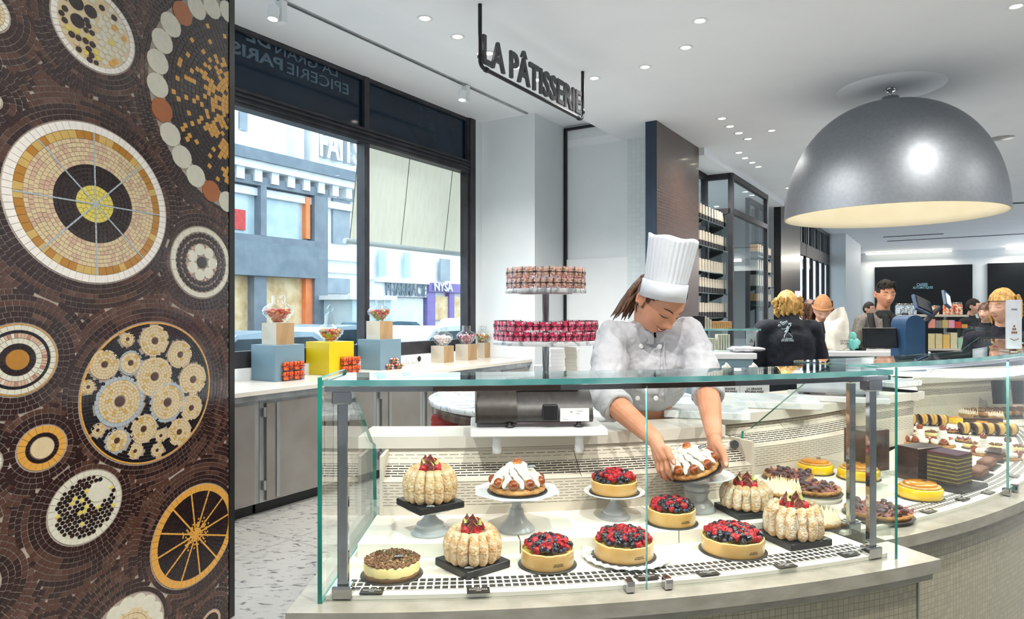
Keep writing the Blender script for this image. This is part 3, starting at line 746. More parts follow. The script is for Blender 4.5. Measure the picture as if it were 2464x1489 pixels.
# slate blue frame of the shop
zf = fz(555, 418)
c = MB(); c.wbox(fs(380), fs(770), OF-.5, OF, fz(555, 440), zf)
c.wbox(fs(738), fs(770), OF-.5, OF, ZST, zf); c.wbox(fs(608), fs(622), OF-.5, OF, fz(608, 570), fz(555, 440)); c.wbox(fs(380), fs(770), OF-.5, OF, fz(555, 580), fz(555, 562))
c.wbox(fs(592), fs(622), OF-.5, OF, ZST, fz(555, 662)); c.build('shop_frame', X['slate'], b, world=True)
c = MB(); c.wbox(fs(380), fs(738), OF-.7, OF-.02, fz(555, 662), fz(555, 580)); c.build('fascia', X['slated'], b, world=True)
c = MB(); c.wbox(fs(380), fs(730), OF-.1, OF-.05, fz(555, 562), fz(555, 440)); c.build('upper_window', X['pane'], b, world=True)
c = MB(); c.wbox(fs(380), fs(738), OF-.1, OF-.05, ZST, fz(555, 662)); c.build('shop_window', X['shop'], b, world=True)
c = MB(); c.wbox(fs(722), fs(738), OF-.35, OF-.1, ZST+.5, fz(555, 662)); c.build('orange_panel', X['orange'], b, world=True)
c = MB(); c.wbox(fs(723), fs(733), OF-.35, OF-.1, fz(722, 575), fz(555, 440)-.1); c.build('orange_panel', X['orange'], b, world=True)
c = MB(); frect(c, 500, 583, 495, 545, 0, .1, .2); c.build('poster', X['lampr'], b, world=True)
c = MB(); frect(c, 797, 838, 476, 585, 0, 0, .12); c.build('window', X['paned'], b, world=True)
c = MB(); frect(c, 780, 838, 668, 705, 0, 0, .12); c.build('window', X['paned'], b, world=True)
c = MB(); c.wbox(fs(772), fs(888), OF-.3, OF, fz(780, 625), fz(780, 612)); c.wbox(fs(772), fs(888), OF-.2, OF, fz(780, 655), fz(780, 648)); c.build('moulding', X['facade'], b, world=True)
c = MB(); c.wbox(fs(748), fs(862), OF-2.4, OF-.3, fz(780, 722), fz(780, 712)); c.wbox(fs(760), fs(855), OF-2.2, OF-.4, ZST, fz(780, 722), 1)
tag(c.build('bus_shelter', [X['facade'], X['pane']], world=True), 'pale grey glazed kiosk on the pavement across the street', 'kiosk')
b = thing('pharmacy_building', 'white building with grey PHARMACIE sign across the street', 'building', tuple(W(fs(960), OF, ZST)))
c = MB(); c.wbox(fs(888), fs(1024), OF+.2, OF+1, ZST, fz(900, 300)); c.build('wall', X['facadew'], b, world=True)
for x0, x1 in ((908, 926), (970, 984)):
    c = MB(); frect(c, x0, x1, 600, 665, 0, 0, .1, 908); c.build('window', X['pane'], b, world=True)
c = MB(); frect(c, 895, 1023, 671, 678, 0, -.2, .3, 895); frect(c, 892, 1023, 678, 712, 1, -.2, .1, 895); c.build('sign_board', [X['facade'], X['facadew']], b, world=True)
me = text_mesh('PHARMACIE', 1, .05, .02); xs = [v.co.x for v in me.vertices]; ys = [v.co.y for v in me.vertices]
for v in me.vertices: v.co.x *= (fs(1020)-fs(921))/(max(xs)-min(xs)); v.co.y *= .62/(max(ys)-min(ys))
M = Matrix.Translation(W((fs(921)+fs(1020))/2, OF-.2, fz(970, 699))) @ Matrix.Rotation(WROT, 4, 'Z') @ Matrix.Rotation(PI/2, 4, 'X')
o = text_ob('lettering', me, X['slated'], M); o.parent = b; o.matrix_basis = Matrix.Translation(-b.location) @ M
c = MB(); frect(c, 905, 1020, 716, 790, 0, -.2, -.05, 905); c.build('shop_window', X['facade'], b, world=True)
b = thing('purple_shop', 'white building with a purple shopfront and pale sign letters', 'building', tuple(W(fs(1075), OF, ZST)))
c = MB(); c.wbox(fs(1024), fs(1400), OF+.2, OF+1, ZST, fz(1030, 300)); c.build('wall', X['facadew'], b, world=True)
c = MB(); frect(c, 1057, 1080, 622, 675, 0, 0, .1); c.build('window', X['paned'], b, world=True)
c = MB(); frect(c, 1025, 1200, 680, 702, 0, -.2, .2, 1030); frect(c, 1025, 1044, 702, 790, 0, -.2, .1, 1030); frect(c, 1078, 1090, 702, 790, 0, -.2, .1, 1030); c.build('shopfront', X['purple'], b, world=True)
c = MB(); frect(c, 1044, 1078, 712, 770, 0, -.2, 0, 1030); frect(c, 1090, 1200, 712, 770, 0, -.2, 0, 1030); c.build('shop_window', X['shop'], b, world=True)
me = text_mesh('NYSA', 1, .05, .02); xs = [v.co.x for v in me.vertices]; ys = [v.co.y for v in me.vertices]
for v in me.vertices: v.co.x *= (fs(1078)-fs(1034))/(max(xs)-min(xs)); v.co.y *= .45/(max(ys)-min(ys))
M = Matrix.Translation(W((fs(1034)+fs(1078))/2, OF-.3, fz(1056, 692))) @ Matrix.Rotation(WROT, 4, 'Z') @ Matrix.Rotation(PI/2, 4, 'X')
o = text_ob('lettering', me, X['facade'], M); o.parent = b; o.matrix_basis = Matrix.Translation(-b.location) @ M
# cars: body, cabin glass, wheels
def car(x, o, paint, lab, L=4.2, H=1.45):
    p = W(ws(x, o), o, ZST); t = thing('car', lab, 'car', tuple(p), WROT)
    prof = [(-.5, .25), (-.5, .52), (-.46, .62), (-.27, .66), (-.13, .97), (.0, 1.0), (.20, .98), (.38, .70), (.49, .60), (.5, .25)]
    c = MB(); poly = [(a*L, z*H) for a, z in prof]; Mx = Matrix.Rotation(PI/2, 4, 'X')
    c.prism(poly, -.85, .85, 0, Mx); c.build('body', X[paint], t)
    g = MB(); g.prism([(-.24*L, .68*H), (-.125*L, .93*H), (.19*L, .93*H), (.34*L, .70*H)], -.862, .862, 0, Mx)
    g.build('side_window', X['carg'], t)
    g = MB(); g.box((.285*L, 0, .83*H), (.05, 1.5, .45*H), 0, None, 0); g = MB()
    g.add([(.205*L, -.7, .97*H), (.205*L, .7, .97*H), (.385*L, .75, .715*H), (.385*L, -.75, .715*H)], [(0, 3, 2, 1)]); g.build('windscreen', X['carg'], t)
    for k in (-.31, .31):
        for sy in (-.8, .8):
            w_ = MB(); w_.lathe([(0, -.1), (.33, -.1), (.34, 0), (.33, .1), (0, .1)], 16, 0, Matrix.Translation((k*L, sy, .33)) @ Mx); w_.build('wheel', X['rub'], t)
    return t
car(560, 5.0, 'car1', 'silver car nearest the mosaic panel'); car(790, 7.4, 'car1', 'silver blue car behind the yellow plinth')
car(905, 10.2, 'car3', 'teal car further off behind the window mullion'); car(1010, 5.0, 'car2', 'white and teal car seen behind the small jars'); car(1120, 13.0, 'car2', 'white car at the right edge of the window')
for x, y, lab in ((915, 735, 'orange construction barrier behind the pharmacy car'), (938, 765, 'orange and red barrier left of the white car')):
    p = W(ws(x, 13.5), 13.5, ZST); t = thing('road_barrier', lab, 'barrier', tuple(p), WROT)
    c = MB(); c.box((0, 0, .55), (.9, .12, 1.1)); c.build('board', X['orange'], t); c = MB(); c.box((0, -.07, .8), (.9, .03, .16)); c.build('stripe', X['facadew'], t)
# cream awning outside the right pane
oa = OW+.13; sT = ws(871, oa); zT = wz(871, 344, oa)+.35
ob = oa
for k in range(400):
    ob += .01
    if abs(ws(838, ob)-sT) < .02: break
zB = wz(838, 580, ob)
aw = thing('awning', 'cream fabric awning sloping outside the right window pane', 'awning', tuple(W(sT, oa, zB)))
c = MB(); s2 = sT+3.4
def awf(u, v, e=0): return W(sT+(s2-sT)*u, oa+(ob-oa)*v, zT+(zB-zT)*v+e-.03*math.sin(PI*v))
c.grid(lambda u, v: awf(u, v), 8, 8, 0, True); c.grid(lambda u, v: awf(1-u, v, .006), 8, 8, 0, True); c.build('fabric', X['awn'], aw, world=True)
X['seam'] = mat('awning_seam', '8f8a74', '9a957f', 20, .8)
for k in (0, .235, .47, .70, .93):
    c = MB(); c.tube([awf(k, v/6, -.006) for v in range(7)], .005, 5); c.build('seam', X['seam'], aw, world=True)
c = MB(); c.tube([awf(-.02, 1, -.0), awf(1.0, 1, 0)], .03, 8); c.build('bar', X['facade'], aw, world=True)
# ---------------- round display counter ----------------
ZL, ZD = .85, .86
def side_panel(t, f, r0, pts, name, th=.010, rtop=None):
    """a glass wall standing on a radius; pts = (distance from the outer edge inwards, height)"""
    c = MB(); a = A(r0, f); d = Vector((-math.sin(f), math.cos(f), 0)); nn = Vector((math.cos(f), math.sin(f), 0))*th/2
    p = [a+d*x+Vector((0, 0, z)) for x, z in pts]; n = len(p)
    v = [q+nn for q in p]+[q-nn for q in p]
    c.add(v, [tuple(range(n)), tuple(range(n, 2*n))[::-1]], 0); c.add(v, [(i, n+i, n+(i+1) % n, (i+1) % n) for i in range(n)], 1)
    return c.build(name, [X['vglass'], X['gedge2']], t, world=True)
def bracket(t, p, f, s, nm='bracket', dz=.03):
    c = MB(); c.box(tuple(p), (s, s*.8, dz), 0, None, f, 1, .003); return c.build(nm, X['chrome'], t, world=True)
def make_case(name, lab, RF, RB, f0, f1, n, ftop, posts, seams, clips, endl, endr):
    t = thing(name, lab, 'display case', tuple(A(RF, (f0+f1)/2, 0)))
    c = MB(); c.arc(RF-.10, RF-.012, f0, f1, ZL, ZD, n); c.arc(RB-.30, RF-.10, f0, f1, ZL-.05, ZD, n)
    c.build('deck', X['deck'], t, world=True)
    c = MB(); c.grid(lambda u, v: A(RF-.105+.068*v, f0+.01+(f1-f0-.02)*u, ZD+.0012), n, 1, 0, False, lambda u, v: ((f0+(f1-f0)*u)*RF, .0585*v)); c.build('air_grille', X['grille'], t, world=True)
    prev = f0
    for i, s in enumerate(list(seams)+[f1]):
        c = MB(); c.arc(RF-.008, RF, prev+.0006, s-.0006, ZL, 1.325, max(6, n//3))
        c.build('front_pane', X['vglass'], t, world=True)
        if s != f1:
            e = MB(); e.box(tuple(A(RF-.004, s, (ZL+1.325)/2)), (.0016, .0085, 1.325-ZL), 0, None, s); e.build('seam', X['gedge'], t, world=True)
        prev = s
    c = MB(); c.arc(RF-.20, RF+.004, f0-.001, ftop, 1.333, 1.345, n); c.build('top_pane', X['tint'], t, world=True)
    c = MB(); c.arc(RF+.0035, RF+.0055, f0-.001, ftop, 1.333, 1.346, n); c.build('top_pane_edge', X['gedge'], t, world=True)
    c = MB(); c.arc(RF-.016, RF-.002, f0, ftop, 1.319, 1.331, n); c.build('rail', X['chrome'], t, world=True)
    c = MB(); c.arc(RF-.030, RF-.017, f0+.01, ftop, 1.322, 1.330, n); c.build('light_strip', X['lampon'], t, world=True)
    if endl: side_panel(t, f0-.002, RF+.008, endl, 'side_pane')
    if endr: side_panel(t, f1+.002, RF+.008, endr, 'side_pane')
    for pf, pr in posts:
        p = A(pr, pf); c = MB(); c.box((p.x, p.y, (ZL+1.33)/2), (.024, .016, 1.33-ZL), 0, None, pf, 1, .002); c.build('post', X['chrome'], t, world=True)
        bracket(t, (p.x, p.y, ZL+.016), pf, .045, 'foot_bracket'); bracket(t, (p.x, p.y, 1.305), pf, .045, 'head_bracket')
    for cf in clips:
        p = A(RF+.004, cf, ZL+.014); c = MB(); c.box(tuple(p), (.020, .024, .026), 0, None, cf, 1, .002); c.build('clip', X['chrome'], t, world=True)
    return t
FA, FB = R(-.3), R(22.2)
endp = [(0, ZL), (0, 1.352), (.215, 1.352), (.545, 1.106), (.585, 1.09), (.60, ZD)]
case = make_case('display_case', 'curved glass pastry display case in front holding the charlottes and berry tarts', 3.70, 3.20, FA, FB, 30, FB,
                 [(FA+.010, 3.675), (FB-.012, 3.675)], [R(11.15)], [R(10.45), R(11.9)], endp, endp)
FC = R(22.75)
case2 = make_case('display_case', 'second curved glass pastry case behind on the right with rows of small pastries', 3.53, 2.98, FC, R(66), 44, R(66),
                  [(FC+.012, 3.505)], [R(37.9), R(52)], [R(37.3), R(38.6)], None, [(0, ZL), (0, 1.352), (.215, 1.352), (.5, 1.106), (.56, ZD)])
# upper step of the deck, in segments
stp = MB(); 
for a0, a1 in ((FA+.005, R(7.0)), (R(7.06), R(14.4)), (R(14.46), R(21.9))):
    c = MB(); c.arc(3.19, 3.45, a0, a1, ZD+.0005, ZD+.035, 10); c.build('deck_step', X['deck'], case, world=True)
for a0, a1 in ((FC+.005, R(30.0)),):
    c = MB(); c.arc(2.99, 3.28, a0, a1, ZD+.0005, ZD+.035, 8); c.build('deck_step', X['deck'], case2, world=True)
# back wall with slots and the service ledge
def back(t, RB, f0, f1, n, parts):
    zt = 1.065
    c = MB(); c.arc(RB-.03, RB, f0, f1, ZD, .995, n); c.arc(RB-.14, RB-.11, f0, f1, ZD, 1.07, n)
    for ff in (f0, f1-.003): c.arc(RB-.15, RB+.002, ff, ff+.003, ZD, 1.07, 1)
    c.build('back_wall', X['panel'], t, world=True)
    fw = (f1-f0)/parts
    for i in range(parts):
        a0, a1 = f0+fw*i+.0003, f0+fw*(i+1)-.0003
        def surf(ra, za, rb, zb, m, nm):
            c = MB(); c.grid(lambda u, v: A(ra+(rb-ra)*v, a0+(a1-a0)*u, za+(zb-za)*v), 10, 1, 0, False, lambda u, v: ((a1-a0)*u*RB+.01, (zb-za)*v+.004)); return c.build(nm, X[m], t, world=True)
        L_ = lambda z: RB-.03-.085*(z-.985)/(zt-.985)+.012
        surf(RB+.001, .925, RB+.001, .992, 'slots2', 'lower_slots')
        surf(L_(.985)+.02, .994, L_(1.0)+.012, 1.0, 'panel', 'panel_lip')
        surf(L_(1.0)+.012, 1.0, L_(1.034)+.004, 1.034, 'slots', 'wide_slots')
        surf(L_(1.034)+.004, 1.034, L_(1.046)+.002, 1.046, 'panel', 'panel_band')
        surf(L_(1.046)+.002, 1.046, L_(zt), zt-.004, 'slots2', 'upper_slots')
back(case, 3.20, FA+.008, FB-.004, 24, 2)
c = MB(); c.arc(2.90, 3.095, FA-.02, R(21.4), 1.072, 1.109, 24); o = c.build('service_ledge', X['solid'], case, world=True)
back(case2, 2.98, FC-.03, R(40), 24, 2)
c = MB(); c.arc(2.70, 2.905, R(21.0), R(45), 1.072, 1.109, 24); c.build('service_ledge', X['solid'], case2, world=True)
c = MB(); c.arc(2.72, 2.98, R(40), R(60), ZL-.05, ZD, 20); c.build('deck', X['deck'], case2, world=True)
# the case widens on the right: a far run of slotted back panels
p0, p1, p2, p3 = A(2.87, R(40)), Vector((1.95, 3.35, 0)), Vector((2.33, 4.05, 0)), Vector((3.75, 4.62, 0))
fr = [A(3.45, R(40)), A(3.45, R(50)), A(3.45, R(60)), A(3.45, R(66)), Vector((4.2, 4.3, 0)), Vector((4.1, 4.9, 0))]
c = MB(); c.prism([(q.x, q.y) for q in ([p0]+fr+[p3, p2, p1])], ZL-.05, ZD-.002); c.build('wide_deck', X['deck'], case2, world=True)
for a, b in ((p0, p1), (p1, p2), (p2, p3)):
    L_ = (b-a).length
    def seg(z0, z1, m, nm, back_=0.0):
        nrm = Vector((-(b-a).y, (b-a).x, 0)).normalized(); c = MB()
        c.grid(lambda u, v: a+(b-a)*u+nrm*(back_+.0)*v+Vector((0, 0, z0+(z1-z0)*v)), 1, 1, 0, False, lambda u, v: (u*L_, v*(z1-z0))); c.build(nm, X[m], case2, world=True)
    seg(ZD, .93, 'panel', 'back_wall'); seg(.93, .985, 'slots2', 'lower_slots'); seg(.985, .998, 'panel', 'panel_lip'); seg(.998, 1.034, 'slots', 'wide_slots'); seg(1.034, 1.07, 'slots2', 'upper_slots')
    nrm = Vector((-(b-a).y, (b-a).x, 0)).normalized(); ang = math.atan2((b-a).y, (b-a).x); mid = (a+b)/2+nrm*.17
    c = MB(); c.box((mid.x, mid.y, 1.09), (L_+.12, .38, .037), 0, None, ang); c.build('service_ledge', X['solid'], case2, world=True)
# stone ledges, mouldings and tiled base of the counter
def counter(lab, rl, f0, f1, rb, n, ri=3.6):
    t = thing('counter', lab, 'counter', tuple(A(rl-.1, (f0+f1)/2, 0)))
    c = MB(); c.arc(ri, rl, f0, f1, ZL-.034, ZL-.0005, n); c.build('ledge', X['ledge'], t, world=True)
    c = MB(); c.arc(ri, rl-.014, f0+.003, f1-.003, ZL-.056, ZL-.034, n); c.build('moulding', X['ledge'], t, world=True)
    c = MB(); c.arc(rb+.05, rl-.035, f0+.012, f1-.012, 0, ZL-.056, n, 0, 1); c.build('tiled_base', [X['solid'], X['pearl']], t, world=True)
    return t
counter('pale stone topped counter with pearly mosaic front under the near pastry case', 3.755, R(-1.35), R(23.95), 2.95, 40, 3.601)
counter('curved counter with pearly mosaic front running off to the right', 3.592, R(23.98), R(66), 2.95, 60, 3.431)
c = MB(); f = R(23.95); p = A(3.721, f-.011, .4); c.box(tuple(p), (.006, .006, .8), 0, None, f); tag(c.build('corner_strip', X['steel'], world=True), 'thin steel corner strip at the end of the near counter', 'strip')
# light inside the cases, from the strips under the front rail
for a, b, r, k in ((FA+.03, FB-.03, 3.66, 4), (FC+.03, R(64), 3.49, 6)):
    for i in range(k):
        f = a+(b-a)*(i+.5)/k; p = A(r, f, 1.315)
        light('AREA', 'case_strip_light', tuple(p), CASE_W, (1, .96, .88), (b-a)*r/k, .02, (R(-38), 0, f))
# price cards lying on the front of the deck
def card(x, y, rz, lab, z=ZD+.004, w_=.052, d=.03):
    p = atz(x, y, z); t = thing('price_card', lab, 'price card', tuple(p), rz)
    c = MB(); c.box((0, 0, 0), (w_, d, .002)); c.build('card', X['tagb'], t)
    c = MB()
    r_ = random.Random(int(x))
    for i, yy in enumerate((.010, .003, -.001, -.007)):
        wd = .018 if i == 0 else (w_*.8 if i < 3 else .012); nn = 3 if i == 0 else 9
        for k in range(nn):
            xx = -wd/2+wd*(k+.5)/nn; c.box((xx, yy, .0022), (wd/nn*r_.uniform(.5, .85), .0014 if i else .002, .0003))
    c.build('print', X['tagw'], t)
cards = [(895, 1422, 'leftmost black price card, in front of the crumble cheesecake'), (1151, 1420, 'black price card in front of the near ladyfinger charlotte'), (1556, 1388, 'black price card behind the glass seam of the near case'),
         (1703, 1378, 'black price card in front of the widest berry tart'), (1890, 1360, 'black price card left of the last card of the near case'), (2042, 1332, 'black price card near the right end post of the near case')]
for x, y, l in cards:
    card(x, y, polar(atz(x, y, ZD))[1], l)
for x, y, l in ((2096, 1256, 'black price card behind the chrome posts in the second case'), (2234, 1229, 'black price card in front of the yellow cake on the right'), (2316, 1200, 'black price card left of the seam in the second case'), (2378, 1184, 'black price card at the seam of the second case'), (2440, 1145, 'black price card at the far right, in front of the chocolate slices')):
    card(x, y, polar(atz(x, y, ZD))[1], l)
# round glass fitting between the two cases
p = at(1766, 1069, 2.31); t = thing('glass_fitting', 'round chrome glass fitting between the two cases', 'fitting', tuple(p))
c = MB(); c.lathe([(0, -.006), (.015, -.006)], 24, 0, Matrix.Rotation(PI/2, 4, 'X')); c.lathe([(.015, -.006), (.015, .006)], 24, 0, Matrix.Rotation(PI/2, 4, 'X')); c.lathe([(.015, .006), (0, .006)], 24, 0, Matrix.Rotation(PI/2, 4, 'X')); c.build('disc', X['chrome'], t)
# stone edge of the near counter on its open left side and right return
c = MB(); c.arc(2.95, 3.60, R(-1.35), FA-.001, ZL-.034, ZL-.0005, 2); tag(c.build('side_ledge', X['ledge'], world=True), 'narrow pale stone ledge along the left side of the near case', 'ledge')
# ---------------- pastries ----------------
CR = random.Random(11)
GA = PI*(3-math.sqrt(5))
def fib(n):
    return [Vector((math.sqrt(1-z*z)*math.cos(GA*i), math.sqrt(1-z*z)*math.sin(GA*i), z)) for i, z in ((i, 1-2*(i+.5)/n) for i in range(n))]
def berry_mesh(name, n, R_, lump, m, elong=1.15, hollow=False, nu=16, nv=11):
    pts = fib(n)
    def fn(v):
        d = max(v.normalized().dot(p) for p in pts); k = lump*max(0, (d-.92)/.08)**.6
        v = v*(1-lump*.6+k)
        if hollow and v.z > .6: v.z -= (v.z-.6)*1.6
        return Vector((v.x, v.y, v.z*elong))
    c = MB(); c.sph((0, 0, 0), R_, nu, nv, 0, None, fn); return c.mesh(name, m)
ME = {}
ME['raspberry'] = berry_mesh('raspberry', 44, .0090, .30, X['rasp'], 1.1, True, 30, 22)
ME['blackberry'] = berry_mesh('blackberry', 30, .0084, .36, X['blackb'], 1.15, False, 28, 20)
c = MB(); c.sph((0, 0, 0), .0062, 12, 8, 0, None, lambda v: Vector((v.x, v.y, v.z*.9-(.25 if v.z > .95 else 0)))); ME['blueberry'] = c.mesh('blueberry', X['blueb'])
def fig_mesh(a=1.7, L=1.0, gj=6):
    prof = [(.0, -.012), (.007, -.0115), (.0125, -.007), (.0138, .000), (.0120, .006), (.0075, .011), (.0035, .015), (.0015, .019)]
    prof = [(r*L, z*L) for r, z in prof]; c = MB(); n = 8; k = n+1; vs = []; 
    for r, z in prof:
        for i in range(k): t = a*(i/n-.5); vs.append((r*math.cos(t), r*math.sin(t), z))
    fs = []; ms = []
    for j in range(len(prof)-1):
        for i in range(n): fs.append((j*k+i, j*k+i+1, (j+1)*k+i+1, (j+1)*k+i)); ms.append(1 if j < gj else 2)
    for f_, m_ in zip(fs, ms): c.add([vs[i] for i in f_], [(0, 1, 2, 3)], m_, True)
    for t in (0, n):
        q = [vs[j*k+t] for j in range(len(prof))]; ax = [(0, 0, z) for r, z in prof]; sg = -1 if t == 0 else 1
        for j in range(len(prof)-1):
            mid = ((q[j][0])*.5, (q[j][1])*.5, q[j][2]); mid2 = (q[j+1][0]*.5, q[j+1][1]*.5, q[j+1][2])
            hi = lambda p, s=.88: (p[0]*s, p[1]*s, p[2])
            F4 = [(0, 1, 2, 3)] if t == 0 else [(3, 2, 1, 0)]
            c.add([ax[j], hi(q[j]), hi(q[j+1]), ax[j+1]], F4, 0, False); c.add([hi(q[j]), q[j], q[j+1], hi(q[j+1])], F4, 2 if gj == 4 else 0, False)
    return c.mesh('fig_piece', [X['figf'], X['figs'], X['figg']])
ME['fig'] = fig_mesh(); ME['fighalf'] = fig_mesh(PI, 1.0, 4)
def plaque(parent, loc, rot=(0, 0, 0), w_=.022):
    c = MB(); c.box((0, 0, 0), (w_, w_*.38, .0014)); o = c.build('plaque', X['tagb'], parent, loc=loc, rot=rot)
    if 'plq' not in ME:
        me = text_mesh('LA GRANDE\nEPICERIE PARIS', .0033, .0002, .00006, 'CENTER', 1, False, 1, 1); me.materials.append(X['tagw']); ME['plq'] = me
    q = bpy.data.objects.new('lettering', ME['plq']); COL.objects.link(q); q.parent = o; q.location = (0, -.0001, .0009); return o
def board_round(parent, r, z=0, m='board2'):
    c = MB(); c.lathe([(0, z), (r-.001, z), (r, z+.001), (r-.001, z+.002), (0, z+.002)], 40); return c.build('cake_board', X[m], parent)
def berries(parent, r, z, seed, n=58, dome=.011, tall=1.0):
    q = random.Random(seed); got = []
    for t in range(4000):
        if len(got) >= n: break
        a = q.uniform(0, 2*PI); rr = (r-.006)*math.sqrt(q.random()); x, y = rr*math.cos(a), rr*math.sin(a)
        k = q.random(); kind = 'raspberry' if k < .5 else ('blackberry' if k < .80 else 'blueberry')
        if rr < .4*r and q.random() < .4: kind = 'raspberry'
        s = {'raspberry': .0082, 'blackberry': .0072, 'blueberry': .0056}[kind]
        ok = all((x-g[0])**2+(y-g[1])**2 > ((s+g[2])*.86)**2 for g in got)
        if ok: got.append((x, y, s, kind))
    for x, y, s, kind in got:
        h = dome*(1-(x*x+y*y)/r/r)*2+q.uniform(0, .004)
        sc = q.uniform(.86, 1.06)*tall; up = q.random() < .6
        rot = (q.uniform(-.5, .5) if up else q.uniform(.9, 1.9), q.uniform(-.5, .5), q.uniform(0, 6))
        inst(ME[kind], parent, (x, y, z+s*.62+h), rot, sc, kind)
    # second layer heaped in the middle
    got2 = []
    for t in range(600):
        if len(got2) >= n*.42: break
        a = q.uniform(0, 2*PI); rr = r*.76*math.sqrt(q.random()); x, y = rr*math.cos(a), rr*math.sin(a); kind = 'raspberry' if q.random() < .66 else 'blackberry'
        s = .0082
        if all((x-g[0])**2+(y-g[1])**2 > (2*s*.9)**2 for g in got2): got2.append((x, y)); inst(ME[kind], parent, (x, y, z+s*1.7+dome*(1-(x*x+y*y)/r/r)), (q.uniform(-1.5, 1.5), q.uniform(-.7, .7), q.uniform(0, 6)), .98*tall, kind)
def berry_tart(loc, r, h, lab, seed, rz=0, band=False, boardm='board2', n=58):
    t = thing('berry_tart', lab, 'tart', loc, rz, group='berry tarts in the case')
    board_round(t, r+.008)
    c = MB(); rg = lambda rr, z, a: (rr, z+(.0008*math.sin(a*9)+.0005*math.sin(a*23) if z > .02 else 0))
    c.lathe([(0, .002), (r-.001, .002), (r, .004), (r, h-.002)], 56, 0, None, True, warp=rg)
    c.lathe([(r, h-.002), (r-.0008, h), (r-.003, h), (r-.004, h-.002), (r-.004, h-.008)], 56, 1, None, True, warp=rg)
    c.build('crust', [X['tart'], X['tartrim']], t)
    c = MB(); c.lathe([(r-.004, h-.007), (r*.5, h-.004), (0, h-.003)], 30); c.build('custard', X['custard'], t)
    berries(t, r-.004, h-.004, seed, n)
    plaque(t, (r*.42, -r*.25, h+.016), (R(20), R(-8), R(10)))
    if band:
        me = ME.get('bandtext')
        if me is None: me = text_mesh('LA GRANDE\nEPICERIE PARIS', .0042, .0002, .0001, 'CENTER', 1, False, 1, 1); me.materials.append(X['inkd']); ME['bandtext'] = me
        m2 = me.copy(); 
        for v in m2.vertices: a = v.co.x/r; zz = v.co.y; v.co = Vector((math.sin(a)*(r+.0006), -math.cos(a)*(r+.0006), zz+h*.42))
        q = bpy.data.objects.new('lettering', m2); COL.objects.link(q); q.parent = t; q.rotation_euler = (0, 0, R(22))
        c = MB(); c.lathe([(r+.0005, .003), (r+.0005, h-.006)], 48, 0, None, True); c.build('clear_band', X['vglass'], t)
    return t
def sponge(h, w_, seed):
    q = random.Random(seed); c = MB(); n = 12; L = 9; pts = []; rr = []
    for i in range(L+1):
        u = i/L; e = math.sin(PI*min(1, max(0, u)))**.35 if 0 < u < 1 else .12
        pts.append((-.006*math.sin(PI*u)+q.uniform(-.0006, .0006), q.uniform(-.0008, .0008), h*u)); rr.append(w_*e*q.uniform(.93, 1.05))
    c.tube(pts, rr, n, 0); 
    return c.mesh('ladyfinger', [X['lady']])
for i in range(3): ME['lf%d' % i] = sponge(1.0, 1.0, i)
def charlotte(loc, r, h, lab, seed, rz=0, top='lady', open_=False):
    t = thing('charlotte', lab, 'cake', loc, rz, group='ladyfinger charlottes in the case'); q = random.Random(seed); n = 15
    c = MB(); c.lathe([(0, .003), (r*.84, .003), (r*.9, h*.5), (r*.78, h*.93), (r*.62, h*.98), (r*.55, h*.93), (0, h*.93)], 30); c.build('cream_core', X['cream'], t)
    mtl = X['sugar'] if top == 'sugar' else X['lady']
    for i in range(n):
        a = 2*PI*(i+.5)/n+q.uniform(-.03, .03); c = MB(); w_ = PI*r/n*(.98 if open_ else 1.06)*q.uniform(.97, 1.06); L = 9; pts = []; rr = []
        for k in range(L+1):
            u = k/L; bul = r*.89+.005*math.sin(PI*u*.95)-.010*max(0, u-.62)**1.3*4
            e = min(1, (u+.035)/.10, 1)**.5*(1-.22*max(0, u-.6)/.4); 
            if open_ and i % 3 == 1: e *= 1-.42*math.exp(-((u-.5)/.22)**2)
            pts.append((bul, q.uniform(-.0007, .0007)*(u > .1), h*.99*u+.003)); rr.append(w_*e*q.uniform(.97, 1.03))
        pts.append((r*.72, 0, h*1.005)); rr.append(w_*.45)
        c.tube(pts, rr, 10, 0, flat=1.0); c.build('ladyfinger', mtl, t, rz=a)
    c = MB()
    def lip(rr, z, a): return (rr+.0015*math.sin(a*11+seed), z+.0015*math.sin(a*7+seed))
    c.lathe([(r*.5, h*.95), (r*.6, h*1.0), (r*.74, h*1.0), (r*.86, h*.95)], 44, 0, None, True, warp=lip); c.build('sugared_rim', X['sugar'], t)
    for i in range(8):
        a = i*2*PI/8+q.uniform(-.2, .2); rr = r*.42
        if i % 2: inst(ME['raspberry'], t, (rr*math.cos(a), rr*math.sin(a), h+.006), (q.uniform(-.6, .6), 1.2, q.uniform(0, 6)), 1.12, 'raspberry')
        else: inst(ME['fighalf'], t, (rr*.85*math.cos(a), rr*.85*math.sin(a), h+.011), (q.uniform(-.2, .2), q.uniform(-.3, .2), a+PI+q.uniform(-.6, .6)), 1.05, 'fig_piece')
    inst(ME['fighalf'], t, (0, -.006, h+.021), (.1, -.1, PI/2+q.uniform(-.4, .4)), 1.15, 'fig_piece'); inst(ME['raspberry'], t, (.01, .006, h+.02), (1, 0, 0), 1.1, 'raspberry'); inst(ME['fig'], t, (-.012, .008, h+.018), (0, .2, 2), 1.1, 'fig_piece')
    return t
def black_tray(loc, w_, lab, rz=0, h=.018):
    t = thing('cake_box_base', lab, 'cake tray', loc, rz); c = MB(); c.box((0, 0, h/2), (w_, w_, h), 0, None, 0, .96, .0015); c.build('tray', X['board'], t); return t
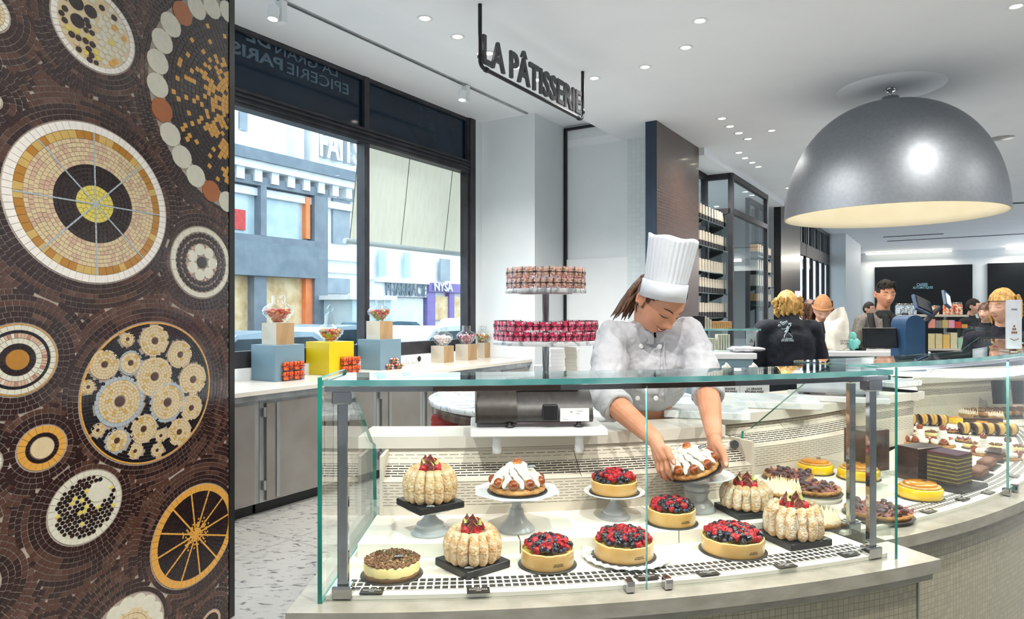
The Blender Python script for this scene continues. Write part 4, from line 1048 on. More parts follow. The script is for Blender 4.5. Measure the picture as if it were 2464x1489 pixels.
def stand(loc, prof_base, plate, lab, kind='round', rz=0):
    """loc = foot; prof_base = list of (r,z); plate = (r, z)"""
    t = thing('cake_stand', lab, 'cake stand', loc, rz)
    c = MB(); pb = [(0, 0)]+prof_base
    for k in range(len(pb)-1): c.lathe(pb[k:k+2], 40)
    c.build('foot', X['ceramg'], t)
    r, z = plate; c = MB()
    if kind == 'oct':
        pl = [(math.cos(2*PI*(i+.5)/8), math.sin(2*PI*(i+.5)/8)) for i in range(8)]
        for ra, za, rb, zb in ((.25*r, z-.012, .9*r, z-.002), (.9*r, z-.002, r, z+.004), (r, z+.004, .97*r, z+.006), (.97*r, z+.006, .82*r, z+.001), (.82*r, z+.001, 0.01, z+.001)):
            for i in range(8):
                p, q = pl[i], pl[(i+1) % 8]; c.add([(p[0]*ra, p[1]*ra, za), (q[0]*ra, q[1]*ra, za), (q[0]*rb, q[1]*rb, zb), (p[0]*rb, p[1]*rb, zb)], [(0, 1, 2, 3)])
        b_ = MB()
        for i in range(8):
            p, q = pl[i], pl[(i+1) % 8]
            for k in range(22): u = k/22; b_.sph(((p[0]+(q[0]-p[0])*u)*r, (p[1]+(q[1]-p[1])*u)*r, z+.004), .0012, 5, 4)
        b_.build('beaded_rim', X['ceram'], t)
    else:
        c.lathe([(0, z-.012), (.3*r, z-.012), (.62*r, z-.006), (.97*r, z+.003), (r, z+.006), (.97*r, z+.0065), (.8*r, z+.002), (.7*r, z), (0, z)], 48)
    c.build('plate', X['ceram'], t); return t
def petal(c, p, a, L, w_, tilt, m=0):
    M = Matrix.Translation(p) @ Matrix.Rotation(a, 4, 'Z') @ Matrix.Rotation(tilt, 4, 'Y')
    def fn(v):
        t = v.x; k = (1-.55*max(0, -t))*(1-.15*max(0, t)); return Vector((v.x, v.y*k, v.z*k+.18*v.x*v.x))
    c.sph((0, 0, 0), (L, w_, w_*.9), 10, 8, m, M, fn)
def saint_honore(loc, r, lab, rot=(0, 0, 0)):
    t = thing('saint_honore', lab, 'cake', loc, rot=rot); q = random.Random(5); board_round(t, r*1.07, 0, 'board')
    c = MB(); c.lathe([(0, .003), (r*.96, .003), (r, .008), (r*.98, .014), (r*.9, .017), (0, .017)], 48, 0, None, True, warp=lambda rr, z, a: (rr*(1+.012*math.sin(a*13)), z+.0015*math.sin(a*10+1)*(z > .01))); c.build('pastry_base', X['puff'], t)
    n = 9
    for i in range(n):
        a = 2*PI*(i+.5)/n; p = (math.cos(a)*r*.84, math.sin(a)*r*.84, .031)
        c = MB(); c.sph(p, (.0145, .0145, .0135), 16, 11, 0); o = c.build('choux_bun', X['choux'], t)
        c = MB(); M = Matrix.Translation((p[0], p[1], p[2])) @ Matrix.Rotation(a, 4, 'Z') @ Matrix.Rotation(R(62), 4, 'Y')
        c.lathe([(.0148*math.sin(k*R(10)), .0148*math.cos(k*R(10))) for k in range(0, 8)], 18, 0, M); c.build('caramel', X['caramel'], o)
    for i in range(n):
        a = 2*PI*i/n; c = MB(); petal(c, Vector((math.cos(a)*r*.84, math.sin(a)*r*.84, .034)), a, .017, .0078, R(48)); c.build('cream_petal', X['cream'], t)
    for tier, (rr, z, k, L, tl) in enumerate(((.66, .043, 12, .021, 34), (.46, .056, 9, .021, 26), (.24, .068, 6, .017, 10))):
        for i in range(k):
            a = 2*PI*(i+.3*tier)/k; c = MB(); petal(c, Vector((math.cos(a)*r*rr, math.sin(a)*r*rr, z)), a+.7, L, .0112, R(tl)); c.build('cream_petal', X['cream'], t)
    c = MB(); c.lathe([(r*.78, .015), (r*.62, .032), (r*.36, .048), (0, .058)], 24); c.build('cream_heart', X['cream'], t)
    c = MB(); c.sph((0, 0, .078), (.0135, .0135, .011), 16, 11); o = c.build('choux_bun', X['choux'], t)
    c = MB(); c.lathe([(.0137*math.sin(k*R(10)), .078+.0115*math.cos(k*R(10))) for k in range(0, 8)], 18); c.build('caramel', X['caramel'], o)
    plaque(t, (r*.5, -r*.35, .074), (R(60), 0, R(8)), .024)
    return t
def deck_loc(x, y, z=ZD+.001): p = atz(x, y, z); return (p.x, p.y, z)
ZSt = ZD+.0355
# 1 crumble cheesecake
L0 = deck_loc(943, 1381); t = thing('cheesecake', 'round cheesecake topped with nut crumble and pumpkin seeds', 'cake', L0); r = .067; board_round(t, .0755)
c = MB(); c.lathe([(0, .002), (r, .002), (r, .013)], 48, 1); c.lathe([(r, .013), (r, .033), (r-.002, .035), (0, .035)], 48, 0, None, True, warp=lambda rr, z, a: (rr, z+.0012*math.sin(a*11)*(z < .02))); c.build('filling', [X['cheese'], X['cheeseb']], t)
c = MB()
for i in range(1000):
    a, rr = CR.uniform(0, 6.28), r*.99*math.sqrt(CR.random()); s = CR.uniform(.0014, .0038)
    c.sph((rr*math.cos(a), rr*math.sin(a), .036+s*.4+CR.uniform(0, .002)), (s, s*CR.uniform(.6, 1), s*.8), 6, 4, 0)
tag(c.build('crumble', X['crumb'], t), kind='stuff')
for i in range(26):
    a, rr = CR.uniform(0, 6.28), r*.85*math.sqrt(CR.random()); c = MB(); c.sph((0, 0, 0), (.0045, .0022, .0010), 8, 5); c.build('pumpkin_seed', X['seed'], t, loc=(rr*math.cos(a), rr*math.sin(a), .0415), rot=(CR.uniform(-.6, .6), CR.uniform(-1.4, .4), CR.uniform(0, 6)))
for i in range(26):
    a, rr = CR.uniform(0, 6.28), r*.85*math.sqrt(CR.random()); c = MB(); c.sph((0, 0, 0), (.005, .0028, .0006), 8, 5); c.build('almond', X['almond'], t, loc=(rr*math.cos(a), rr*math.sin(a), .041), rot=(CR.uniform(-.6, .6), CR.uniform(-1.5, .4), CR.uniform(0, 6)))
plaque(t, (.018, -.006, .046), (R(24), 0, R(6)))
# 2 near charlotte on black tray
L0 = deck_loc(1137, 1361); black_tray(L0, .135, 'black square cake tray under the near left charlotte', R(40))
o = charlotte((L0[0], L0[1]-.004, L0[2]+.0185), .062, .072, 'near left ladyfinger charlotte topped with figs and raspberries', 2); plaque(o, (-.004, -.066, .003), (R(25), 0, 0), .024)
# 3..6 berry tarts
c = MB(); p = deck_loc(1317, 1358); c.box((p[0]+.002, p[1]+.01, ZD+.0014), (.155, .13, .002), 0, None, R(4)); tag(c.build('paper_sheet', X['ceram'], world=True), 'thin white sheet under the leftmost berry tart', 'sheet')
berry_tart((p[0], p[1], ZD+.003), .0665, .042, 'leftmost berry tart, on the lower deck beside the near charlotte', 21, band=True)
p = deck_loc(1506, 1340); t = thing('scalloped_plate', 'white scalloped plate under the berry tart by the glass seam', 'plate', p)
c = MB()
c.lathe([(0, 0), (.06, 0), (.09, .003), (.112, .008), (.113, .0095), (.09, .006), (.06, .0035), (0, .0035)], 72, 0, None, False, warp=lambda rr, z, a: (rr*(1+(.03 if rr > .08 else 0)*abs(math.sin(a*12))), z+(.0015*math.sin(a*24) if rr > .08 else 0))); c.build('plate', X['ceram'], t)
berry_tart((p[0]-.006, p[1], ZD+.0055), .0765, .042, 'berry tart on the scalloped white plate at the glass seam', 22, band=True, n=70)
p = deck_loc(1763, 1323); berry_tart(p, .081, .040, 'widest berry tart, front right of the near case', 23, band=True, n=80)
p = atz(1616, 1256, ZSt); berry_tart((p.x, p.y, ZSt), .067, .042, 'berry tart on the upper step below the held cake', 24, band=True)
# 7 stand with tray and charlotte
p = atz(1035, 1281, ZSt)
f1_ = [(.052, 0), (.053, .004), (.048, .008), (.047, .011), (.043, .013), (.042, .015), (.037, .018), (.037, .026), (.034, .029), (.026, .034), (.019, .042), (.014, .050), (.012, .058)]
stand((p.x, p.y, ZSt), f1_, (.068, .066), 'grey footed cake stand under the raised charlotte on the left')
black_tray((p.x, p.y, ZSt+.0725), .136, 'black square cake tray on the left cake stand', R(36))
o = charlotte((p.x, p.y-.002, ZSt+.091), .063, .082, 'raised ladyfinger charlotte with figs and raspberries on the left stand', 3); plaque(o, (.01, -.07, .001), (R(20), 0, 0), .022)
# 8 octagonal stand with saint honore
p = atz(1243, 1274, ZSt)
stand((p.x, p.y, ZSt), [(.050, 0), (.051, .006), (.044, .014), (.032, .026), (.022, .042), (.018, .058), (.014, .063), (.013, .070), (.020, .078), (.033, .083), (.034, .094)], (.122, .106), 'white octagonal footed cake stand with beaded rim', 'oct', R(4))
saint_honore((p.x+.002, p.y, ZSt+.108), .078, 'cream cake ringed with caramel choux buns on the octagonal stand')
# 9 stand C
p = atz(1478, 1244, ZSt)
stand((p.x, p.y, ZSt), [(.046, 0), (.047, .004), (.042, .008), (.041, .010), (.034, .013), (.034, .020), (.031, .023), (.022, .030), (.015, .040), (.011, .048), (.011, .058), (.05, .064)], (.090, .072), 'small white footed stand left of the glass seam')
berry_tart((p.x, p.y, ZSt+.0735), .0665, .037, 'raised berry tart on the small white footed stand', 25, n=52)
# 10 stand D with the held cake
p = atz(1676, 1226, ZSt); STD = p
stand((p.x, p.y, ZSt), [(.056, 0), (.057, .004), (.050, .018), (.043, .028), (.034, .034), (.036, .052), (.040, .058), (.036, .062), (.040, .072), (.040, .076), (.032, .082), (.032, .096)], (.112, .104), 'wide white footed stand under the cake held by the chef')
hc = at(1669, 1122, 2.045)
held = saint_honore((hc.x, hc.y, hc.z-.012), .076, 'cream and caramel choux cake held tilted in the hands of the chef', rot=(R(7), R(-17), 0))
# 11, 12 right charlottes
p = atz(1795, 1232, ZSt); black_tray((p.x, p.y, ZSt), .135, 'black square tray under the charlotte beside the wide stand', R(14), .017)
charlotte((p.x, p.y, ZSt+.0175), .0665, .064, 'sugared charlotte behind, beside the wide white stand', 4, top='sugar', open_=True)
p = deck_loc(1909, 1300); black_tray(p, .140, 'black square tray under the rightmost near charlotte', R(20), .018)
o = charlotte((p[0], p[1]-.002, ZD+.019), .0705, .080, 'rightmost sugared charlotte with cream showing between the ladyfingers', 8, top='sugar', open_=True, rz=.25)
plaque(o, (.055, -.06, .001), (0, 0, R(20)), .02)
# meringue tarts
def meringue_tart(loc, r, lab, seed):
    t = thing('meringue_tart', lab, 'tart', loc); q = random.Random(seed); board_round(t, r*1.1)
    c = MB(); c.lathe([(0, .002), (r*.95, .002), (r, .016), (r*.97, .017), (0, .016)], 36); c.build('crust', X['biscuit'], t)
    c = MB()
    for ring_, k in ((.82, 18), (.52, 11), (.2, 4)):
        for i in range(k):
            a = 2*PI*i/k+q.uniform(-.1, .1); h = q.uniform(.026, .038); M = Matrix.Translation((r*ring_*math.cos(a), r*ring_*math.sin(a), .014)); lx, ly = q.uniform(-.003, .003), q.uniform(-.003, .003)
            c.lathe([(.011, 0), (.0115, .005), (.009, .011), (.0055, .018), (.0028, .026), (.0004, h+.004)], 10, 0, M, True)
    c.build('meringue', X['merin'], t); return t
p = atz(1884, 1205, ZSt); c = MB(); c.box((p.x, p.y, ZSt+.010), (.10, .10, .018), 0, None, R(20)); tag(c.build('riser_block', X['deck'], world=True), 'white riser block under the rear meringue tart', 'riser')
meringue_tart((p.x, p.y, ZSt+.0195), .056, 'peaked meringue tart between the charlotte and the fig tarts', 1)
p = deck_loc(1972, 1262); meringue_tart((p[0], p[1], ZD+.001), .058, 'peaked meringue tart behind the rightmost charlotte', 2)
# fig tarts and yellow cakes in the second case
def fig_tart(loc, r, lab, seed, n=56):
    t = thing('fig_tart', lab, 'tart', loc, group='fig tarts'); q = random.Random(seed); board_round(t, r*1.06)
    c = MB(); c.lathe([(0, .002), (r*.94, .002), (r, .017), (r*.975, .018), (r*.95, .014), (0, .014)], 48, 0, None, True, warp=lambda rr, z, a: (rr*(1+.006*math.sin(a*30)), z)); c.build('crust', X['puff'], t)
    for i in range(n):
        rr = r*.86*math.sqrt((i+.5)/n); a = GA*i
        inst(ME['fig'], t, (rr*math.cos(a), rr*math.sin(a), .019+q.uniform(0, .004)), (q.uniform(-.6, .6), (PI/2 if q.random() < .72 else -PI/2)+q.uniform(-.6, .4), a+q.uniform(-1, 1)), q.uniform(.75, 1.0)*r/.085, 'fig_piece')
    return t
def yellow_cake(loc, r, h, lab):
    t = thing('yellow_cake', lab, 'cake', loc, group='glazed yellow cakes'); board_round(t, r*1.07)
    c = MB(); c.lathe([(0, .002), (r-.002, .002), (r, .005), (r, h-.004), (r-.004, h), (0, h)], 48); c.build('sponge', X['yglaze'], t)
    c = MB(); c.lathe([(0, h), (r*.88, h), (r*.9, h+.003), (r*.86, h+.006), (0, h+.006)], 40, 0, None, True, warp=lambda rr, z, a: (rr*(1+.01*math.sin(a*17)), z)); c.build('biscuit_disc', X['biscuit'], t)
    c = MB(); c.lathe([(r*.74, h+.005), (r*.76, h+.010), (r*.70, h+.015), (r*.4, h+.0165), (0, h+.017)], 40); c.build('glaze', X['oglaze'], t)
    c = MB(); c.box((r*.25, .005, h+.019), (.014, .009, .002)); c.build('chocolate_tag', X['choc'], t); return t
p = deck_loc(2113, 1237); fig_tart(p, .098, 'largest fig tart, behind the chrome post of the near case', 1, 62)
p = deck_loc(2214, 1196); yellow_cake(p, .070, .038, 'yellow glazed cake on the lower deck, right of the green glass edge')
p = atz(2066, 1150, ZSt); yellow_cake((p.x, p.y, ZSt), .070, .036, 'yellow glazed cake between the two chrome posts')
p = atz(1961, 1136, ZSt); yellow_cake((p.x, p.y, ZSt), .064, .034, 'yellow glazed cake furthest left, behind the fig tarts')
p = atz(1897, 1150, ZSt); fig_tart((p.x, p.y, ZSt), .086, 'rear fig tart left of the yellow cake', 2, 56)
p = atz(1957, 1198, ZSt); c = MB(); c.lathe([(0, 0), (.085, 0), (.085, .02), (0, .02)], 32, 0, Matrix.Translation((p.x, p.y, ZSt+.0005))); tag(c.build('riser_block', X['deck'], world=True), 'round white riser under the fig tart left of the post', 'riser')
fig_tart((p.x, p.y, ZSt+.021), .084, 'fig tart raised on a round riser beside the tall post', 3, 56)
# ---------------- long counter under the window ----------------
CT = .92
SE = 4.09
t = thing('window_counter', 'long white counter top under the shop window', 'counter', tuple(W(2, 0, 0)))
c = MB(); c.wbox(-1.6, SE, -.02, OW, CT-.03, CT); c.wbox(-1.6, SE, .0, OW, CT-.075, CT-.03, 1); c.build('worktop', [X['solid'], X['steel']], t, world=True)
c = MB(); c.wbox(-1.6, 4.1, OW-.05, OW-.0005, CT, 1.02); struct(c.build('trim_5', X['white'], world=True))
posts = [ws(x, 0) for x in (630, 912, 1022, 1130, 1207)]
bnd = [-1.2]+posts+[SE-.01]
names = ['steel cabinet beside the mosaic panel', 'wide steel cabinet left of the pastry case', 'steel cabinet seen through the left end of the case', 'steel cabinet behind the marble table', 'narrow steel cabinet right of the small jars', 'last cabinet of the window counter, against the white column']
for i in range(len(bnd)-1):
    s0, s1 = bnd[i]+.002, bnd[i+1]-.002; t = thing('cabinet', names[i], 'cabinet', tuple(W((s0+s1)/2, .35, 0)))
    c = MB(); c.wbox(s0, s1, .03, OW-.06, .09, CT-.077); c.wbox(s0+.01, s1-.01, .09, OW-.06, 0, .09, 1); c.build('body', [X['steel'], X['black']], t, world=True)
    nd = 2 if s1-s0 > 1.2 else 1
    for k in range(nd):
        a, b = s0+.045+(s1-s0-.09)*k/nd, s0+.045+(s1-s0-.09)*(k+1)/nd
        c = MB(); c.wbox(a+.006, b-.006, .012, .028, .10, CT-.10); d = c.build('door', X['steeld'], t, world=True)
        c = MB(); c.wbox(a+.09, a+.12, .004, .012, .11, CT-.105); h = c.build('handle_strip', X['steel'], None, world=True); h.parent = d; 
        h.location = h.location-t.location
        for zz in (.18, .72):
            c = MB(); c.wbox(a-.022, a-.002, .006, .028, zz, zz+.07)
            h = c.build('hinge', X['steel'], None, world=True); h.parent = d; h.location = h.location-t.location
# plinths, jars, gift boxes
def plinth(x, ybot, w_, h, m, lab, rz=WROT-R(34), o=None, name='plinth', z=CT):
    p = atz(x, ybot, z); t = thing(name, lab, 'plinth', (p.x, p.y, z), rz)
    c = MB(); c.box((0, 0, h/2), (w_, w_, h), 0, None, 0, 1, .002); c.build('box', X[m], t) if m != 'ply' else None
    if m == 'ply':
        c = MB(); c.box((0, 0, h/2), (w_, w_, h)); 
        o = c.build('box', [X['ply'], X['plyshade']], t)
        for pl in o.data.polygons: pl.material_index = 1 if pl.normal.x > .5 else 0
    return p, t
JP = [(.0, 0), (.42, 0), (.46, .04), (.50, .07), (.58, .09), (.62, .13), (.60, .16), (.74, .19), (.80, .23), (.78, .27), (.90, .31), (.97, .36), (.94, .41), (1.0, .46), (1.0, .52), (.93, .56), (.95, .60), (.84, .64), (.85, .67), (.70, .71), (.70, .74), (.52, .77), (.50, .80)]
def jar(p, r, m, lab, seed, kind='ball', lid='cup', fill=.55, cs=.008):
    H = r*1.62; t = thing('glass_jar', lab, 'jar', tuple(p))
    c = MB(); c.lathe([(a*r, z*H) for a, z in JP], 28); c.build('body', X['jar'], t)
    c = MB(); l0 = H*.80
    if lid == 'cup': c.lathe([(.50*r, l0), (.42*r, l0+.02*r), (.42*r, l0+.48*r), (.40*r, l0+.50*r), (0, l0+.50*r)], 20)
    else: c.lathe([(.50*r, l0), (.40*r, l0+.1*r), (.38*r, l0+.7*r), (.22*r, l0+.85*r), (.10*r, l0+.92*r), (.22*r, l0+1.05*r), (.25*r, l0+1.25*r), (.12*r, l0+1.45*r), (0, l0+1.5*r)], 20)
    c.build('lid', X['jar'], t)
    q = random.Random(seed); c = MB(); n = 0; got = []
    mats_ = m if isinstance(m, list) else [m]
    for k in range(3000):
        if n > 150: break
        z = q.uniform(.06, fill)*H; rm = r*.86*(1-abs(z/H-.45)*1.5) if z/H < .45 else r*.86
        a = q.uniform(0, 6.28); rr = (rm-cs)*math.sqrt(q.uniform(.35, 1))
        if rr < 0: continue
        x, y = rr*math.cos(a), rr*math.sin(a)
        if any((x-g[0])**2+(y-g[1])**2+(z-g[2])**2 < (1.5*cs)**2 for g in got): continue
        got.append((x, y, z)); n += 1; mi = q.randrange(len(mats_))
        if kind == 'ball': c.sph((x, y, z), cs, 8, 6, mi)
        elif kind == 'lump': c.sph((x, y, z), (cs*1.3, cs, cs*.7), 7, 5, mi, Matrix.Rotation(q.uniform(0, 6), 4, 'Z'))
        else:
            v = Vector((q.uniform(-1, 1), q.uniform(-1, 1), q.uniform(-1, 1))).normalized()*cs*1.6; c.tube([(x-v.x, y-v.y, z-v.z), (x+v.x, y+v.y, z+v.z)], cs*.45, 6, mi)
    o = c.build('sweets', [X[k] for k in mats_], None, loc=tuple(p)); tag(o, lab.replace('jar', 'sweets inside the jar', 1) if False else 'sweets filling the '+lab, 'sweets', kind='stuff'); return t
for n_, a, b in (('sred', 'b8302a', 'd85a48'), ('sor', 'c8702a', 'e09040'), ('spk', 'b04858', 'd07080'), ('syl', 'c8b030', 'dcc850'), ('sgr', '7a9a3a', '98b050'), ('spale', 'f0c8c8', 'f8dede'), ('smag', '9c2a50', 'c04870'), ('swh', 'e8e4dc', 'f4f0ea')):
    X[n_] = mat('sweet_'+n_, a, b, 80, .3)
def stack(x, yb, w_, h, m, lab, blk, jr, jm, jlab, jk, seed, lid='cup', cs=.009):
    """square to the window: a coloured plinth, a birch block on it if any, then the jar; x, yb = its near bottom corner"""
    z = CT+.0005; q = atz(x, yb, CT); wd = w_ if m else blk[0]; p = q+(Vector((DX, DY, 0))+Vector((-DY, DX, 0)))*wd/2
    if m:
        t = thing('plinth', lab, 'plinth', (p.x, p.y, z), WROT); c = MB(); c.box((0, 0, h/2), (w_, w_, h), 0, None, 0, 1, .002); c.build('box', X[m], t); z += h+.0005
    if blk:
        bw, bh, bl = blk; t = thing('wooden_block', bl, 'block', (p.x, p.y, z), WROT); c = MB(); c.box((0, 0, bh/2), (bw, bw, bh)); o = c.build('box', [X['ply'], X['plyshade']], t)
        for pl in o.data.polygons: pl.material_index = 1 if pl.normal.y < -.5 else 0  # the face turned from the window gets the birch coloured as shaded
        z += bh+.0005
    jar((p.x, p.y, z), jr, jm, jlab, seed, jk, lid, cs=cs)
stack(662, 919, .305, .298, 'sky1', 'blue grey plinth nearest the mosaic panel', (.185, .18, 'birch block on the blue grey plinth nearest the mosaic'), .128, ['sred', 'sor', 'sred'], 'glass jar of red jellies, nearest the mosaic panel', 'lump', 1, cs=.014)
stack(792, 904, .305, .298, 'yellow', 'bright yellow plinth on the window counter', None, .122, ['sor', 'spk', 'sor', 'sgr'], 'glass jar with a ball topped lid on the yellow plinth', 'ball', 2, lid='ball', cs=.0125)
stack(915, 891, .305, .298, 'sky1', 'blue grey plinth right of the yellow plinth', (.185, .18, 'birch block on the blue grey plinth right of the yellow one'), .122, ['spk', 'sor', 'sgr', 'sred'], 'glass jar of mixed sweets in front of the window mullion', 'ball', 3, cs=.0125)
stack(1068, 873, .18, .185, None, '', (.185, .185, 'leftmost of the three small birch blocks'), .122, ['spale', 'swh'], 'glass jar of pale pink sweets, left of three small jars', 'lump', 4, cs=.018)
stack(1126, 867, .19, .185, None, '', (.185, .185, 'middle of the three small birch blocks'), .122, ['smag', 'swh', 'smag'], 'glass jar of magenta and white sticks, middle of three', 'stick', 5, cs=.011)
stack(1166, 861, .19, .185, None, '', (.165, .185, 'rightmost of the three small birch blocks, beside the pink tier'), .115, ['syl', 'sred', 'sgr', 'swh'], 'glass jar of yellow and green sweets beside the pink tier', 'ball', 6, cs=.011)
# clear gift boxes with black ribbon
def gift_proto(name, w_, h, mats_, seed, lab, cat='sweet box', kind='ball', n=60, cs=.008):
    t = thing(name, lab, cat); q = random.Random(seed)
    c = MB(); c.box((0, 0, h/2), (w_, w_, h)); c.build('box', X['acrylic'], t)
    c = MB()
    for i in range(n):
        x, y, z = (q.uniform(-.5, .5)*(w_-2*cs) for _ in range(3)); z = cs+q.random()*(h-2*cs)
        k = q.randrange(3)
        if k == 0: x = math.copysign(w_/2-cs-.001, x)
        elif k == 1: y = math.copysign(w_/2-cs-.001, y)
        else: z = h-cs-.001
        mi = q.randrange(len(mats_))
        if kind == 'ball': c.sph((x, y, z), cs, 7, 5, mi)
        else: c.box((x, y, z), (cs*2, cs*1.3, cs*1.1), mi, None, q.uniform(0, 3))
    tag(c.build('sweets', [X[k] for k in mats_], t), kind='stuff')
    c = MB(); e = .0012
    for sg in (-1, 1):
        c.box((0, sg*(w_/2+e/2), h/2), (.0032, e, h+2*e)); c.box((sg*(w_/2+e/2), 0, h/2), (e, .0032, h+2*e))
        c.box((0, sg*(w_/2+e/2), h/2), (w_+2*e, e, .0032)); c.box((sg*(w_/2+e/2), 0, h/2), (e, w_+2*e, .0032))
    c.box((0, 0, h+e/2), (w_, .0032, e)); c.box((0, 0, h+e/2), (.0032, w_, e))
    for sg in (-1, 1): c.tube([(0, -w_/2-.002, h/2), (sg*.008, -w_/2-.006, h/2+.007), (sg*.013, -w_/2-.004, h/2+.004), (0, -w_/2-.002, h/2)], .0013, 5); c.tube([(0, -w_/2-.002, h/2), (sg*.009, -w_/2-.005, h/2-.010)], .0013, 5)
    c.build('ribbon', X['ribbon'], t); return t
X['spink'] = mat('sweet_hot_pink', 'e23a6c', 'f46a98', 70, .3); X['spinkw'] = mat('sweet_pale_pink', 'fad0dc', 'fce8ee', 70, .3); X['scr'] = mat('sweet_cream', 'fcf0d8', 'fef6e6', 70, .4); X['sro'] = mat('sweet_rose', 'f8d8d0', 'fce6e0', 70, .4); X['syel'] = mat('sweet_soft_yellow', 'fae8a8', 'fcf0c4', 70, .4); X['sorb'] = mat('sweet_orange', 'c84818', 'e46a30', 60, .35)
SC_ = Vector((.205, 4.2, 0))                                           # foot of the tiered stand
MT = .957                                                             # top of the marble table
t = thing('marble_table', 'round marble topped service table with walnut shelves behind the case', 'table', (.32, 4.42, 0))
c = MB(); c.lathe([(0, MT-.035), (.84, MT-.035), (.85, MT-.03), (.85, MT-.004), (.846, MT), (0, MT)], 72); c.build('top', X['marble'], t)
c = MB(); c.lathe([(0, 0), (.78, 0), (.78, .06), (0, .06)], 60); c.lathe([(.79, MT-.10), (.80, MT-.10), (.80, MT-.036), (.79, MT-.036)], 60)
for z in (.35, .62, .76): c.lathe([(0, z), (.795, z), (.795, z+.02), (0, z+.02)], 60)
for a in range(0, 360, 30): c.box((.62*math.cos(R(a+8)), .62*math.sin(R(a+8)), MT/2-.03), (.34, .03, MT-.08), 0, None, R(a+8))
c.build('cabinet', X['walnut'], t)
X['napkin'] = mat('red_paper', 'b03a3a', 'd0605a', 12, .7, stretch=(1, 1, 30)); X['napkg'] = mat('green_white_paper', 'a8b098', 'd8dccc', 12, .7, stretch=(1, 1, 30))
for x, y, m, lab in ((1077, 988, 'napkin', 'stack of red paper bags in the walnut shelf'), (1632, 985, 'napkg', 'stack of pale green paper bags in the walnut shelf on the right')):
    u = (x-CX)/F; 
    a_ = 1+u*u; b_ = -2*(.32*u+4.42); c0 = .32**2+4.42**2-.74**2; Y = (-b_-math.sqrt(b_*b_-4*a_*c0))/(2*a_)
    p = at(x, y, Y); t = thing('paper_stack', lab, 'paper bags', (p.x, p.y, .7805))
    c = MB()
    for k in range(9): c.box((0, 0, .005+k*.009), (.19-.004*(k % 3), .12, .0085), 0, None, .03*math.sin(k*3))
    c.build('bags', X[m], t)
# tiered stand
t = thing('tiered_stand', 'two tier marble and chrome stand holding ribboned sweet boxes', 'stand', (SC_.x, SC_.y, MT))
c = MB(); c.lathe([(0, 0), (.13, 0), (.13, .012), (.03, .016), (.021, .02), (.021, 1.9-MT-.22), (0, 1.9-MT-.22)], 28); c.build('pole', X['chrome'], t)
Z1, Z2 = 1.325, 1.632
for z, r in ((Z1, .322), (Z2, .246)):
    c = MB(); c.lathe([(0, z-MT-.026), (r, z-MT-.026), (r, z-MT-.001), (r-.001, z-MT), (0, z-MT)], 72); c.build('marble_disc', X['marble'], t)
    c = MB(); c.lathe([(0, z-MT-.030), (r*.66, z-MT-.030), (r*.66, z-MT-.027)], 40); c.build('support_plate', X['steel'], t)
pp = gift_proto('sweet_box', .062, .057, ['spink', 'spink', 'spinkw'], 5, 'x', n=110, kind='stick', cs=.009); pc = gift_proto('sweet_box', .066, .062, ['scr', 'sro', 'syel', 'scr'], 6, 'x', n=160, kind='stick', cs=.006)
kd = {}
for cc in bpy.data.objects:
    if cc.parent: kd.setdefault(cc.parent.name, []).append(cc)
first = {}
for key, proto, z, r, h, n, per, lab in (('p', pp, Z1, .283, .0585, 23, .0655, 'clear box of hot pink sweets with black ribbon, %s row of the lower tier'), ('c', pc, Z2, .205, .0635, 15, .0705, 'clear box of cream and rose sweets with black ribbon, %s row of the upper tier')):
    for lay in range(2):
        for i in range(n):
            f = (i-(n-1)/2)*per/r+(.1 if lay else 0)*(.5)+rnd.uniform(-.02, .02)
            px_, py_ = SC_.x+r*math.sin(f), SC_.y-r*math.cos(f)
            if key in first: o = copy_tree(proto, None, kd)
            else: o = proto; first[key] = 1
            place(o, (px_, py_, z+.0005+lay*h), f+rnd.uniform(-.08, .08), lab % ('upper' if lay else 'lower'), 'ribboned sweet boxes on the %s marble tier' % ('lower' if key == 'p' else 'upper'))
# small stacks of orange, mixed boxes by the plinths
po = gift_proto('sweet_box', .105, .078, ['sorb', 'sorb', 'sor'], 7, 'clear box of orange sweets, bottom of the stack at the blue grey plinth', n=120, cs=.012)
pm = gift_proto('sweet_box', .11, .055, ['sgr', 'spinkw', 'sorb', 'swh', 'smag'], 8, 'flat clear box of mixed sweets, bottom left of the small pile', n=90, cs=.010)
def put(proto, x, y, z, rz, lab, first_=False, sc=1):
    p = atz(x, y, CT)+(Vector((DX, DY, 0))+Vector((-DY, DX, 0)))*.055; o = proto if first_ else copy_tree(proto); return place(o, (p.x, p.y, z), rz, lab, None, sc)
put(po, 684, 918, CT+.0005, WROT, 'clear box of orange sweets, bottom left of the pile at the left blue plinth', True)
put(po, 684, 918, CT+.081, WROT+R(2), 'clear box of orange sweets, top left of the pile at the left blue plinth')
put(po, 828, 902, CT+.0005, WROT, 'clear box of orange sweets, bottom left of the pile at the yellow plinth')
put(po, 828, 902, CT+.081, WROT+R(4), 'clear box of orange sweets, top left of the pile at the yellow plinth')
put(pm, 931, 890, CT+.0005, WROT, 'flat clear box of mixed sweets, lower left of the small pile', True)
put(pm, 955, 888, CT+.0005, WROT, 'flat clear box of mixed sweets, lower right of the small pile')
put(pm, 943, 889, CT+.0575, WROT, 'flat clear box of mixed sweets on top of the small pile')
put(po, 1191, 860, CT+.0005, WROT, 'clear box of orange sweets, lower one beside the right birch block')
put(po, 1191, 860, CT+.081, WROT, 'clear box of orange sweets, upper one beside the right birch block')
